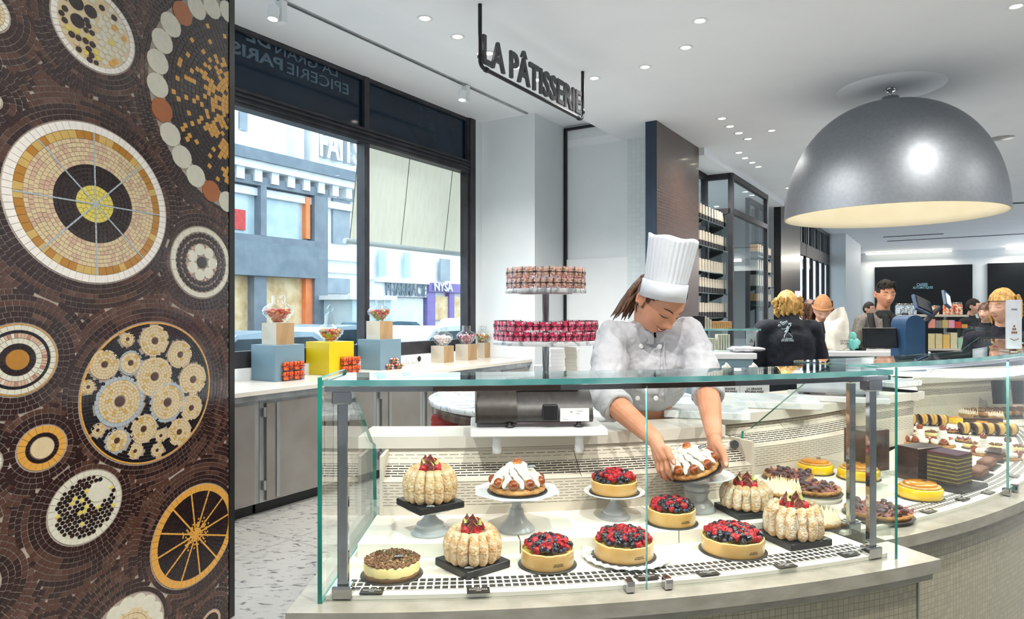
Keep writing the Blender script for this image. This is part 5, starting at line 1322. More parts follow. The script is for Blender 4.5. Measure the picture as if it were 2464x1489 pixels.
for (x_, y_, lab) in ((684, 918, 'left blue plinth'), (828, 902, 'yellow plinth')):
    for lv, zz in (('bottom', CT+.0005), ('top', CT+.081)):
        p = atz(x_, y_, CT)+(Vector((DX, DY, 0))+Vector((-DY, DX, 0)))*.055+Vector((DX, DY, 0))*.112; place(copy_tree(po), (p.x, p.y, zz), WROT, 'clear box of orange sweets, %s right of the pile at the %s' % (lv, lab))
# sockets on the upstand
for i, x in enumerate((970, 983, 996, 1008)):
    s = ws(x, OW-.055); p = W(s, OW-.052, .972); t = thing('wall_socket', 'white wall socket under the window, number %s from the left' % ('one', 'two', 'three', 'four')[i] if False else ['white wall socket nearest the small sweet pile', 'white wall socket second from the small sweet pile', 'white wall socket third from the small sweet pile', 'open wall socket with a loose cover nearest the birch blocks'][i], 'socket', tuple(p), WROT)
    c = MB(); c.box((0, -.004, 0), (.075, .008, .075), 0, None, 0, 1, .002); c.build('plate', X['white'], t)
    c = MB(); c.lathe([(0, 0), (.026 if i < 3 else .032, 0), (.024, -.004), (0, -.004)], 16, 0, Matrix.Translation((0, -.0085, 0)) @ Matrix.Rotation(-PI/2, 4, 'X')); c.build('socket_face', X['ceram'] if i < 3 else X['black'], t)
# small things on the service table and at the column
def simple(name, lab, cat, x, y, Y, shapes, z=None, rz=0):
    p = at(x, y, Y); 
    if z is not None: p.z = z
    t = thing(name, lab, cat, tuple(p), rz)
    for nm, m, fn in shapes: c = MB(); fn(c); c.build(nm, X[m], t)
    return t
zt = MT+.0005
simple('paper_pile', 'tall stack of white paper sheets behind the tiered stand', 'paper', 1348, 0, 4.7, [('sheets', 'ceram', lambda c: [c.box((0.003*math.sin(k*2), 0, .012+k*.024), (.14, .12, .0235)) for k in range(12)])], zt)
X['cpap'] = mat('cream_paper', 'ddd6c6', 'e6e0d2', 10, .7)
simple('paper_pile', 'tall stack of cream paper sheets behind the tiered stand', 'paper', 1372, 0, 4.45, [('sheets', 'cpap', lambda c: [c.box((0.003*math.sin(k*2), 0, .012+k*.024), (.075, .12, .0235)) for k in range(13)])], zt)
simple('white_carton', 'white carton left of the chrome pole', 'carton', 1300, 0, 4.62, [('carton', 'white', lambda c: c.box((0, 0, .09), (.09, .08, .18)))], zt)
simple('white_binder', 'slim white carton standing right of the paper stacks', 'carton', 1384, 0, 4.8, [('carton', 'ceram', lambda c: c.box((0, 0, .14), (.05, .08, .28)))], zt)
for i, (x, d) in enumerate(((1386, 0), (1405, .06))):
    simple('ribbon_reel', ['black ribbon reel with a white label, left of two', 'black ribbon reel behind, right of two'][i], 'reel', x, 0, 4.05+d, [('reel', 'black', lambda c: c.lathe([(0, -.02), (.036, -.02), (.036, -.016), (.014, -.014), (.014, .014), (.036, .016), (.036, .02), (0, .02)], 24, 0, Matrix.Translation((0, 0, .037)) @ Matrix.Rotation(PI/2, 4, 'X') @ Matrix.Rotation(R(20), 4, 'Y'))), ('label', 'ceram', lambda c: c.box((0, -.0215, .037), (.02, .001, .026)))], zt)
# scale on its white slab above the service ledge
p = at(1286, 1030, 2.2); zs = 1.138
t = thing('scale_shelf', 'white slab on two posts carrying the scale', 'shelf', (.075, 2.17, 1.10), R(3))
c = MB(); c.box((0, 0, zs-1.10), (.41, .25, .022), 0, None, 0, 1, .003); c.build('slab', X['ceram'], t)
for x in (-.125, .125): c = MB(); c.lathe([(.0, -.028), (.014, -.028), (.014, -.004), (.013, -.004), (.013, .027), (0, .027)], 20, 0, Matrix.Translation((x, -.085, 0))); c.build('post', X['ceram'], t)
t = thing('shop_scale', 'dark shop scale with rounded back and type plate', 'scale', (.072, 2.15, zs+.0115), R(3), scale=1.10)
def half(r0, z0, n=14, sq=1.0): return [(r0*math.cos(PI*i/n), z0+r0*sq*math.sin(PI*i/n)) for i in range(n+1)]
def prof_x(c, poly, x0, x1, m=0, sm=False): c.prism([(p[0], p[1]) for p in poly], x0, x1, m, Matrix(((0, 0, 1, 0), (1, 0, 0, 0), (0, 1, 0, 0), (0, 0, 0, 1))), sm)
pl = [(-.058, .008), (.07, .008), (.07, .112)]+[( .055-.125*math.sin(a*PI/2/8)*1.0, .02+.097*math.cos(a*PI/2/8)) for a in range(0, 9)]
c = MB(); prof_x(c, pl, -.165, -.055, 0, True); c.build('printer_housing', X['scaled'], t)
pl2 = [(-.055, .012), (.07, .012), (.07, .10)]+[(.05-.117*math.sin(a*PI/2/8), .022+.08*math.cos(a*PI/2/8)) for a in range(0, 9)]
c = MB(); prof_x(c, pl2, -.055, .155, 0, True); c.build('housing', X['scale'], t)
c = MB(); c.box((-.1675, .005, .06), (.005, .12, .10), 0, None, 0, 1, .002); c.build('side_cap', X['steel'], t)
c = MB(); c.box((.035, .025, .113), (.19, .09, .012), 0, None, 0, 1, .002); c.build('pan', X['black'], t)
c = MB(); c.box((.036, -.066, .040), (.042, .02, .045), 0, None, 0, .95, .003); c.build('cable_cover', X['black'], t)
c = MB(); c.box((.103, -.0672, .034), (.080, .002, .036), 0, Matrix.Rotation(0, 4, 'X')); pt = c.build('type_plate', X['tagw'], t)
for txt, x, z, s_ in (('CE', .093, .042, .006), ('Type 10-2007', .118, .044, .0028), ('Min 40g', .112, .037, .0028), ('Made in Germany', .078, .022, .0024)):
    me = text_mesh(txt, s_, .0002, 0, 'CENTER', 1, False, 1, 1); me.materials.append(X['inkd']); o = bpy.data.objects.new('lettering', me); COL.objects.link(o); o.parent = pt; o.location = (x, -.0684, z); o.rotation_euler = (PI/2, 0, 0)
for x in (-.075, .115): c = MB(); c.lathe([(0, .0), (.013, 0), (.013, .005), (.006, .006), (.006, .014), (0, .014)], 16, 0, Matrix.Translation((x, -.06, 0))); c.build('foot', X['black'], t)
# white marble boards resting on the service ledge to the right
for (x, y, Y, w_, d, rz, lab) in ((1700, 990, 2.58, .30, .20, -16, 'white marble board behind the right hand of the chef'), (1835, 960, 2.9, .42, .30, -14, 'large white marble board left of the tall chrome post')):
    p = at(x, y, Y); t = thing('marble_board', lab, 'board', (p.x, p.y, 1.1095), R(rz)); c = MB(); c.box((0, 0, .014), (w_, d, .028), 0, None, 0, 1, .003); c.build('board', X['mboard'], t)
p = at(2190, 905, 3.5); t = thing('marble_board', 'small white marble board at the right of the green glass edge', 'board', (2.0, 3.62, 1.1095), R(30)); c = MB(); c.box((0, 0, .014), (.25, .16, .028), 0, None, 0, 1, .003); c.build('board', X['mboard'], t)
# ---------------- ceiling fittings ----------------
def downlight(x, y, lab, W_=DOWN_W, z=ZC, r=.045, tilt=0):
    Y = (z-HC)*F/(HY-y); p = at(x, y, Y); t = thing('ceiling_spotlight', lab, 'ceiling light', (p.x, p.y, z))
    c = MB(); c.lathe([(r*1.25, -.0005), (r*1.25, -.004), (r, -.006), (r*.8, -.001)], 24); c.build('trim_ring', X['white'], t)
    c = MB(); c.lathe([(0, -.003), (r*.72, -.003), (r*.74, -.0005)], 20); c.build('lamp', X['lampon'], t)
    if W_: light('SPOT', 'spotlight_beam', (p.x, p.y, z-.03), W_*10, (1, .955, .89), .05, spot=2.5, blend=.9)
    return t
sp = [(1022, 44, 'ceiling spotlight nearest the track, upper left'), (1101, 88, 'ceiling spotlight left of the hanging sign'), (1684, 50, 'ceiling spotlight near the top centre edge'), (1650, 114, 'ceiling spotlight below the top centre one'),
      (1552, 161, 'ceiling spotlight right of the hanging sign'), (1430, 188, 'ceiling spotlight at the right post of the sign'), (1857, 314, 'ceiling spotlight left of the dome lamp'), (2305, 283, 'ceiling spotlight at the right shoulder of the dome lamp'), (2445, 15, 'ceiling spotlight in the top right corner'),
      (1175, 128, 'ceiling spotlight behind the letter L'), (1240, 162, 'ceiling spotlight behind the letter P'), (1291, 192, 'ceiling spotlight behind the letter T')]
for i, (x, y, l) in enumerate(sp): downlight(x, y, l, DOWN_W if i not in (1, 9, 11) else 0)
grp = [(1737, 285), (1757, 304), (1778, 320), (1800, 334), (1778, 367), (1793, 380), (1810, 391), (1825, 401), (1897, 452), (1907, 461)]
for i, (x, y) in enumerate(grp):
    t = downlight(x, y, ['ceiling spotlight in the first row of four by the tiled pier', 'ceiling spotlight in the second row of four over the book shelves', 'ceiling spotlight of the far pair beside the dome lamp'][0 if i < 4 else (1 if i < 8 else 2)], DOWN_W if i in (1, 5, 8) else 0, r=.05)
    t['group'] = ['first row of four spotlights', 'second row of four spotlights', 'far pair of spotlights'][0 if i < 4 else (1 if i < 8 else 2)]
for k, (x, y) in enumerate(((-.9, .9), (.5, .7), (1.9, .9), (3.2, 2.2), (5.5, 4.6), (4.3, 8), (7.5, 9), (9, 13), (5.6, 12))):   # unseen lamps added overhead, beside and deeper in the shop; beams without fittings
    light('SPOT', 'spotlight_beam', (x, y, ZC-.03), DOWN_W*(14 if k < 4 else 16), (1, .955, .89), .03, spot=2.6, blend=.9)
for i, (s_, o_, lab) in enumerate(((6.4, -.5, 'added ceiling spotlight brightening the recess behind the first book shelves'), (8.3, -.6, 'added ceiling spotlight brightening the inside of the glass partition'), (10.2, -.5, 'added ceiling spotlight brightening the bay left of the second tiled pier'))):  # lamps added to brighten the dark space behind the partition
    q = W(s_, o_, 3.499); t = thing('ceiling_spotlight', lab, 'ceiling light', tuple(q)); c = MB(); c.lathe([(.06, -.0005), (.06, -.004), (.045, -.006)], 20); c.build('trim_ring', X['white'], t); c = MB(); c.lathe([(0, -.003), (.045, -.003)], 16); c.build('lamp', X['lampon'], t)
    light('SPOT', 'spotlight_beam', (q.x, q.y, q.z-.03), DOWN_W*9, (1, .97, .93), .06, spot=2.7, blend=.9)
# ceiling speaker and small vents
for x, y, lab in ((2410, 332, 'round white ceiling speaker right of the dome lamp'),):
    p = at(x, y, 2.1*F/(HY-y)); t = thing('ceiling_speaker', lab, 'speaker', (p.x, p.y, ZC)); c = MB(); c.lathe([(0, -.006), (.13, -.006), (.14, -.001)], 32); c.build('grille', X['steel'], t)
for x0, y0, x1, y1, lab in ((2125, 570, 2270, 562, 'dark slot in the far ceiling, nearest the dome'), (2135, 580, 2464, 562, 'long thin slot in the far ceiling behind the first'), (2425, 489, 2475, 487, 'dark ceiling slot at the right frame edge')):
    a = at(x0, y0, 2.1*F/(HY-y0)); b = at(x1, y1, 2.1*F/(HY-y1)); c = MB(); ang = math.atan2(b.y-a.y, b.x-a.x); m_ = (a+b)/2
    c.box((m_.x, m_.y, ZC-.006), ((b-a).length, .12, .010), 0, None, ang); tag(c.build('ceiling_slot', X['frame'], world=True), lab, 'vent')
# track along the window strip with two spot heads
t = thing('lighting_track', 'thin grey lighting track along the window ceiling', 'track', tuple(W(1, -.0, ZS)))
pa, pb = at(640, -18, (ZS-HC)*F/(HY+18)), at(1268, 272, (ZS-HC)*F/(HY-272)); c = MB(); ang = math.atan2(pb.y-pa.y, pb.x-pa.x); m_ = (pa+pb)/2
c.box((m_.x, m_.y, ZS-.007), ((pb-pa).length, .035, .013), 0, None, ang); c.build('rail', X['steel'], t, world=True)
for x, y, lab in ((672, 14, 'white track spotlight near the mosaic panel'), (1118, 215, 'white track spotlight before the white column')):
    Y = None
    u = (x-CX)/F; s_ = ((pa.y*u-pa.x)/((pb.x-pa.x)-u*(pb.y-pa.y))); p = pa.lerp(pb, s_); p.z = ZS-.014
    t = thing('track_spotlight', lab, 'spotlight', tuple(p), ang)
    c = MB(); c.box((.02, 0, -.085), (.055, .075, .17), 0, None, 0, 1, .004); c.build('driver_box', X['white'], t)
    c = MB(); c.lathe([(0, -.03), (.038, -.03), (.042, -.035), (.042, -.13), (.036, -.13)], 24, 0, Matrix.Translation((-.07, -.03, -.05)) @ Matrix.Rotation(R(6), 4, 'Y')); c.box((-.03, -.01, -.10), (.05, .02, .03)); c.build('head', X['white'], t)
    c = MB(); c.lathe([(0, -.118), (.034, -.118)], 20, 0, Matrix.Translation((-.07, -.03, -.05)) @ Matrix.Rotation(R(6), 4, 'Y')); c.build('lamp', X['lampon'], t)
    q = p+Vector((-.06, -.03, -.22)); light('SPOT', 'track_beam', tuple(q), DOWN_W*6, (1, .95, .88), .04, spot=2.2)
# hanging sign
Ya, Yb = 2.1*F/(HY-10), 2.1*F/(HY-172)
ta, tb = at(1155, 10, Ya), at(1402, 172, Yb); dirs = (tb-ta); dirs.z = 0; LEN = dirs.length; ang = math.atan2(dirs.y, dirs.x); dn = dirs.normalized()
zl = HC-(160-HY)/F*Ya
t = thing('hanging_sign', 'black pipe sign reading LA PATISSERIE hung from the ceiling', 'sign', (ta.x, ta.y, zl), ang)
h = ZC-zl; rb = .05; c = MB()
pts = [(0, 0, h), (0, 0, rb)]+[(rb-rb*math.cos(a), 0, rb-rb*math.sin(a)) for a in (R(20), R(45), R(70))]+[(rb, 0, 0), (LEN-rb, 0, 0)]+[(LEN-rb+rb*math.sin(a), 0, rb-rb*math.cos(a)) for a in (R(20), R(45), R(70))]+[(LEN, 0, rb), (LEN, 0, h)]
c.tube(pts, .014, 12); c.build('pipe_frame', X['blackm'], t)
for x, z, ax in ((0, .075, 'z'), (.075, 0, 'x'), (LEN, .075, 'z'), (LEN-.075, 0, 'x')):
    c = MB(); M = Matrix.Translation((x, 0, z)) @ (Matrix.Rotation(PI/2, 4, 'Y') if ax == 'x' else Matrix.Identity(4)); c.lathe([(.014, -.018), (.019, -.016), (.019, .016), (.014, .018)], 16, 0, M); c.build('pipe_joint', X['blackm'], t)
me = text_mesh('LA PÂTISSERIE', 1, .08, .018, 'CENTER', 1)
xs = [v.co.x for v in me.vertices]; ys = [v.co.y for v in me.vertices]; x0, x1, y0, y1 = min(xs), max(xs), min(ys), max(ys)
capH = .198; ky = capH/.72
kx = (LEN-.07)/(x1-x0)
for v in me.vertices: v.co.x = (v.co.x-(x0+x1)/2)*kx; v.co.y = (v.co.y-y0)*ky; v.co.z *= .25
X['signl'] = mat('sign_letter_charcoal', '35373b', '44464a', 60, .5)
o = text_ob('lettering', me, X['signl'], Matrix.Identity(4)); o.parent = t; o.matrix_basis = Matrix.Translation((LEN/2, 0, .034)) @ Matrix.Rotation(PI/2, 4, 'X')
# dome lamp
Yd = 2.1*F/(HY-212); r = 266/1660*Yd*.895
pc = at(2158, 521, Yd); u_ = pc.x
t = thing('dome_pendant', 'huge silver dome pendant lamp with white inside', 'pendant lamp', (pc.x-.06, Yd, 0))
zr = pc.z; zt_ = HC-(247-HY)/F*Yd; H = zt_-zr
prof = [(r*math.cos(a)**.86 if a < PI/2-.001 else 0, H*math.sin(a)) for a in [PI/2*i/22 for i in range(23)]]
c = MB(); c.lathe([(p[0], zr+p[1]) for p in prof], 72, 0); c.build('shade', X['dome'], t)
c = MB(); c.lathe([(p[0]*.985, zr+p[1]*.985) for p in prof][::-1]+[(r, zr)], 72, 0); c.build('shade_inside', X['domein'], t)
c = MB(); c.lathe([(.07, zt_-.01), (.075, zt_+.0), (.075, zt_+.05), (.02, zt_+.05), (.018, zt_+.055), (.018, ZC-.03), (.04, ZC-.03), (.04, ZC-.0005)], 24); c.build('stem', X['chrome'], t)
c = MB(); c.lathe([(.0, zr+.30), (.09, zr+.30), (.11, zr+.36), (.06, zr+.44), (.03, zr+.45), (.03, zt_-.02)], 24); c.build('bulb', X['domein'], t)
light('POINT', 'dome_lamp_light', (t.location.x, t.location.y, zr+.22), 22, (1, .93, .82), .08)
c = MB(); c.lathe([(.05, -.002), (.46, -.002), (.46, -.0)], 48, 0, Matrix.Translation((t.location.x, t.location.y, ZC))); o = c.build('ceiling_glow_disc', X['ceil'], world=True); tag(o, 'round disc standing for the glow cast on the ceiling above the dome lamp', 'light pool')  # disc shaped as the pool of light on the ceiling
# ---------------- shelves and frames beyond the tiled pier ----------------
def frame_set(name, lab, s0, s1, o0, o1, z1, zmid, vert=(), mullk=.035):
    t = thing(name, lab, 'glazed partition', tuple(W(s0, o0, 0)))
    c = MB(); k = mullk
    for s in [s0, s1]+list(vert): c.wbox(s-k, s+k, o0-k, o0+k, 0, z1)
    for z in (z1-.04, zmid): c.wbox(s0, s1, o0-k, o0+k, z-.04, z+.04)
    if abs(o1-o0) > .01:
        for s in (s0,):
            c.wbox(s-k, s+k, o1-k, o1+k, 0, z1)
            for z in (z1-.04, zmid): c.wbox(s-k, s+k, min(o0, o1), max(o0, o1), z-.04, z+.04)
    c.build('frame', X['frame'], t, world=True)
    g = MB(); g.wbox(s0+k, s1-k, o0-.005, o0+.005, .05, z1-.08); g.build('pane', X['wglass'], t, world=True)
    if abs(o1-o0) > .01:
        g = MB(); g.wbox(s0-.005, s0+.005, min(o0, o1)+k, max(o0, o1)-k, .05, z1-.08); g.build('side_pane', X['wglass'], t, world=True)
    return t
frame_set('glazed_partition', 'glass partition in a dark frame jutting out beyond the book shelves', 7.12, 9.38, -1.58, -1.2, 3.5, 2.95)
frame_set('glazed_partition', 'recessed glass partition behind the first book shelves', 5.78, 7.0, -1.22, -1.22, 3.5, 3.49)
frame_set('glazed_partition', 'narrow recessed glass partition left of the second tiled pier', 9.5, 10.85, -1.25, -1.25, 3.5, 3.49, (10.2,))
c = MB(); c.wbox(5.75, 10.9, -1.6, 0, 3.5, ZC); struct(c.build('trim_4', X['ceil'], world=True))
c = MB(); c.wbox(5.75, 13, .15, .25, 0, ZC); c.wbox(12.9, 13.0, -1.38, .2, 0, ZC); struct(c.build('wall_left_rear', X['wallw'], world=True))
c = MB(); c.wbox(4.97, 5.07, -1.2, .2, 0, ZC); struct(c.build('wall_behind_pier', X['wallw'], world=True))
X['shelfg'] = mat('smoked_shelf_glass', '3c4a4c', '4a5a5c', 5, .15)
# books (box sets) standing on bracketed glass shelves
bk = MB(); bk.box((0, 0, .075), (.045, .10, .11), 0); bk.box((0, 0, .0105), (.045, .10, .02), 1); bk = MB()
def book_mesh(ma, mb, h=.15): c = MB(); c.box((0, 0, h*.19), (.047, .10, h*.38), 1); c.box((0, 0, h*.69), (.047, .10, h*.62), 0); return c.mesh('boxed_book', [X[ma], X[mb]])
BM = [book_mesh('boxa', 'boxb'), book_mesh('boxo', 'boxb'), book_mesh('boxa', 'boxa', .14)]
def shelf_row(s0, s1, o0, z, n, lab_shelf, lab_book, grp, kind=0, tilt=0, deep=.22, sc=1.0, nm='boxed_book'):
    t = thing('glass_shelf', lab_shelf, 'shelf', tuple(W((s0+s1)/2, o0, z)), WROT); L_ = s1-s0
    c = MB(); c.box((0, deep/2, -.006), (L_, deep, .012)); c.build('glass', X['shelfg'], t)
    for k in (-.32, .32):
        c = MB(); c.add([(k*L_-.012, deep, -.012), (k*L_-.012, .02, -.012), (k*L_-.012, .02, -.03), (k*L_-.012, deep, -.11), (k*L_+.012, deep, -.012), (k*L_+.012, .02, -.012), (k*L_+.012, .02, -.03), (k*L_+.012, deep, -.11)], [(0, 1, 2, 3), (7, 6, 5, 4), (0, 4, 5, 1), (1, 5, 6, 2), (2, 6, 7, 3), (3, 7, 4, 0)]); c.build('bracket', X['blackm'], t)
    for i in range(n):
        s = s0+.04+(L_-.08)*(i+.5)/n; me = BM[1] if (i == 0 and kind == 0) else BM[2 if kind == 2 else 0]
        o = bpy.data.objects.new(nm, me); COL.objects.link(o); q = W(s, o0+deep*.45, z+.0005); o.location = q; o.rotation_euler = (0, R(tilt), WROT) if tilt else (0, 0, WROT)
        o.scale = (sc*(L_/n)*16 if False else sc, sc, sc*rnd.uniform(.97, 1.03)); tag(o, lab_book, 'boxed book', grp)
oS = -1.50; zs_ = [wz(1687, y, oS) for y in (524, 588, 650, 703, 765)]
nmz = ['top', 'second', 'third', 'fourth', 'fifth']
for i, z in enumerate(zs_):
    shelf_row(5.80, ws(1756, oS), oS, z, 11 if i < 3 else 12, 'glass shelf on dark brackets, %s from the top right of the pier' % nmz[i], 'boxed book on the %s glass shelf right of the tiled pier' % nmz[i], 'boxed books on the %s shelf' % nmz[i], 2 if i == 2 else 0, 0, .22, 1.35 if i != 2 else 1.2)
oS2 = -1.42; 
for i, y in enumerate((622, 655, 690, 735)):
    z = wz(1850, y, oS2); shelf_row(9.55, 10.80, oS2, z, 7, 'far glass shelf left of the second pier, %s from the top' % nmz[i], 'pale box on the %s far shelf left of the second pier' % nmz[i], 'pale boxes on the %s far shelf' % nmz[i], 2 if i in (1, 2) else 0, 0, .22, 1.4, 'pale_box')
# ---------------- service counters inside the ring ----------------
def cab(name, lab, cat, x0, x1, ytop, Y, h, d, m, top=None, rz=0, zt=None):
    a, b = at(x0, ytop, Y), at(x1, ytop, Y); z = zt or a.z; t = thing(name, lab, cat, ((a.x+b.x)/2, Y+d/2, 0), rz)
    c = MB(); c.box((0, 0, (z-.04)/2+.0), (b.x-a.x-.04, d-.04, z-.045)); c.build('body', X[m], t)
    c = MB(); c.box((0, 0, z-.02), (b.x-a.x, d, .04), 0, None, 0, 1, .004); c.build('top', X[top or 'solid'], t); return t, z
sc1, z1_ = cab('service_counter', 'pale blue white service counter behind the chef on the right', 'counter', 1672, 1822, 850, 4.7, 0, .55, 'sky1', 'ceram')
sc2, z2_ = cab('service_counter', 'white service counter under the white carrier bag', 'counter', 1945, 2240, 846, 5.55, 0, .4, 'sky1', 'ceram')
p = at(1790, 0, 4.85); t = thing('cloth', 'crumpled white cloth on the service counter', 'cloth', (p.x, p.y, z1_+.0005))
c = MB(); c.sph((0, 0, .02), (.12, .08, .02), 20, 10, 0, None, lambda v: v*(1+.18*math.sin(v.x*9)+.15*math.sin(v.y*13+v.x*5))); c.build('cloth', X['cloth'], t)
for i, x in enumerate((1744, 1809)):
    p = at(x, 893, 4.66); t = thing('knotted_bag', ['knotted white bag hanging at the left of the counter front', 'small knotted white bag hanging at the right of the counter front'][i], 'bag', tuple(p))
    c = MB(); c.sph((0, -.03, -.0), (.035, .025, .05), 14, 10, 0, None, lambda v: v*(1+.25*math.sin(v.z*8+v.x*6))); c.build('bag', X['bag'], t)
for i, (x, txt) in enumerate(((1748, 'LA GRANDE\nEPICERIE PARIS'), (1812, 'LA GRANDE\nEPICERIE PARIS'))):
    p = at(x, 0, 4.55); t = thing('carrier_bag', ['grey white printed paper bag hanging left under the counter', 'white printed carrier bag hanging right under the counter'][i], 'bag', (p.x, p.y, .62))
    c = MB(); c.box((0, 0, .21), (.17+.03*i, .05, .42), 0, None, 0, .94, .004); o = c.build('bag', X['ceram'], t)
    me = text_mesh(txt, .0185, .0004, .0004); me.materials.append(X['inkd']); q = bpy.data.objects.new('lettering', me); COL.objects.link(q); q.parent = o; q.location = (0, -.0275, .36); q.rotation_euler = (PI/2, 0, 0)
# glass screen with display boxes behind the chef
p0_, p1_ = at(1652, 793, 4.9), at(1830, 793, 4.9); zt_ = p0_.z
t = thing('glass_gantry', 'glass shelf gantry over the service counter behind the chef', 'shelf', ((p0_.x+p1_.x)/2, 5.0, z1_))
c = MB(); c.box((0, 0, zt_-z1_), (p1_.x-p0_.x, .22, .012)); c.build('top_glass', X['tint'], t); c = MB(); c.box((0, -.111, zt_-z1_), (p1_.x-p0_.x, .003, .013)); c.build('glass_edge', X['gedge'], t)
c = MB(); c.box((0, -.10, (zt_-z1_)/2), (p1_.x-p0_.x-.06, .008, zt_-z1_-.02)); c.build('front_glass', X['vglass'], t)
c = MB(); c.box((-.2, -.09, (zt_-z1_)/2), (.015, .015, zt_-z1_-.013)); c.box((.24, -.09, (zt_-z1_)/2), (.015, .015, zt_-z1_-.013)); c.build('post', X['chrome'], t)
zz = zt_+.0065
for i, (x, w_, h, m) in enumerate(((1677, .09, .09, 'black'), (1694, .012, .09, 'boxa'), (1700, .012, .08, 'boxa'), (1706, .012, .065, 'boxa'))):
    p = at(x, 0, 4.98); t = thing('gift_box', ['black gift box on the glass gantry beside the hat', 'tallest thin white box beside the black gift box', 'middle thin white box beside the black gift box', 'shortest thin white box beside the black gift box'][i], 'box', (p.x, p.y, zz)); c = MB(); c.box((0, 0, h/2), (w_, .09, h)); c.build('box', X[m], t)
for k in range(10):
    p = at(1714+k*4.6, 0, 4.98); t = thing('slim_box', 'slim tan box leaning in the row on the glass gantry', 'box', (p.x, p.y, zz), group='slim tan boxes on the gantry'); c = MB(); c.box((0, 0, .026), (.0105, .07, .05), 0, Matrix.Rotation(R(0), 4, 'Y')); c.build('box', X['boxo'], t)
for k in range(11):
    x = (1690+k*5.2) if k < 6 else (1726+(k-6)*6.2); p = at(x, 0, 5.12); h = .085 if k < 6 else .115
    t = thing('white_box', 'upright cream box standing behind the glass of the gantry', 'box', (p.x, p.y, z1_+.0005), group='cream boxes behind the gantry glass'); c = MB(); c.box((0, 0, h/2), (.0135, .07, h)); c.build('box', X['boxa'], t)
X['dsl'] = mat('dark_recess', '2a2d32', '34383e', 5, .5)
# red and pink cards
for x, Y, lab, w_, h, z in ((1920, 6.2, 'tall white card with pink print between the blond head and the doors', .05, .38, 1.30),):
    p = at(x, 0, Y); t = thing('upright_card', lab, 'card', (p.x, p.y, 0)); c = MB(); c.box((0, 0, z+h/2), (w_, .01, h)); c.build('card', X['spinkw'], t); c = MB(); c.box((0, 0, z/2), (.02, .02, z)); c.build('post', X['blackm'], t)
X['cardg'] = mat('grey_white_card', 'b4b8c0', 'c0c4cc', 20, .4)
def menu_card(x, ybot, Y, w_, h, lab, zb, s=1.0):
    p = at(x, ybot, Y); t = thing('menu_holder', lab, 'menu', (p.x, p.y, zb))
    c = MB(); c.box((0, 0, .006), (w_*1.3, .05, .012), 0, None, 0, 1, .002); c.build('foot', X['jar'], t)
    c = MB(); c.box((0, 0, .012+h/2), (w_, .006, h)); cd_ = c.build('card', X['cardg'], t)
    c = MB()
    for k, (ww, zz_) in enumerate(((.12, .46), (.24, .40), (.36, .33))): 
        for j in range(k+1): c.sph(((j-k/2)*w_*.13, -.0035, .012+h*zz_), (w_*.07, .001, h*.025), 8, 5)
    c.tube([(-w_*.28, -.004, h*.27), (0, -.004, h*.235), (w_*.28, -.004, h*.27)], .0012, 5); c.build('cake_drawing', X['lampr'] if False else X['chocm'], cd_)
    me = text_mesh('PARIS', h*.05, .0003, 0); me.materials.append(X['inkd']); q = bpy.data.objects.new('lettering', me); COL.objects.link(q); q.parent = cd_; q.location = (0, -.0038, .012+h*.8); q.rotation_euler = (PI/2, 0, 0)
q_ = A(3.43, R(44)); menu_card(2437, 0, 2.55, .058, .185, 'clear holder with a cake menu on the glass top at the far right', 1.3455)
q = at(2439, 0, 2.62); bpy.data.objects['menu_holder'].location = (q.x, q.y, 1.3455)
menu_card(1808, 0, 5.05, .075, .15, 'menu card with a drawn cake behind the gantry glass', z1_+.0005)
# till with screens
Yt = 4.6; p = at(2150, 850, Yt)
tz = at(2150, 862, Yt).z
t = thing('till_housing', 'petrol blue rounded till housing right of the dark haired man', 'till', (p.x, Yt, 0))
c = MB(); w_ = .098; r_ = w_/1; pts = []
hw = 46/F*Yt/2*1.0; top = HC-(758-HY)/F*Yt; cx = at(2184, 0, Yt).x-p.x
arc_ = [(cx+hw*math.cos(a), top-hw+hw*math.sin(a)) for a in [PI*i/14 for i in range(15)]]
poly = [(cx+hw, tz-.06)]+arc_+[(cx-hw, tz-.06)]
c.prism(poly, -.09, .09, 0, Matrix(((1, 0, 0, 0), (0, 0, -1, 0), (0, 1, 0, 0), (0, 0, 0, 1))) @ Matrix.Translation((0, 0, 0)), False)
c.build('rounded_shell', X['blue'], t)
c = MB(); c.box((cx+hw+.012, .0, (top+tz)/2-.04), (.02, .17, top-tz-.0)); c.build('side_plate', X['black'], t)
c = MB(); c.box((cx*.0-.02, .03, tz-.07), (.34, .3, .05), 0, None, 0, 1, .004); c.build('base', X['blue'], t)
c = MB(); c.box((-.045, -.02, tz-.02), (.25, .2, .03), 0, None, 0, 1, .004); c.build('white_tray', X['ceram'], t)
M = Matrix.Translation((at(2118, 0, Yt).x-p.x, -.0, HC-(813-HY)/F*Yt)) @ Matrix.Rotation(R(-8), 4, 'X'); c = MB(); c.box((0, 0, 0), (.225, .02, .135), 0, M, 0, 1, .003); sc_ = c.build('flat_screen', X['black'], t)
c = MB(); c.box((0, -.0108, .0), (.205, .002, .115), 0, M); o = c.build('screen_glass', X['screen'], None); o.parent = sc_
c = MB(); c.box((0, 0, (tz-.02)/2-.05), (.36, .3, tz-.14)); c.build('pedestal', X['dsl'], t)
Yu = 4.75
t = thing('till_monitor', 'tilted till monitor with a small lit customer display above the blue housing', 'monitor', tuple(at(2225, 800, Yu)))
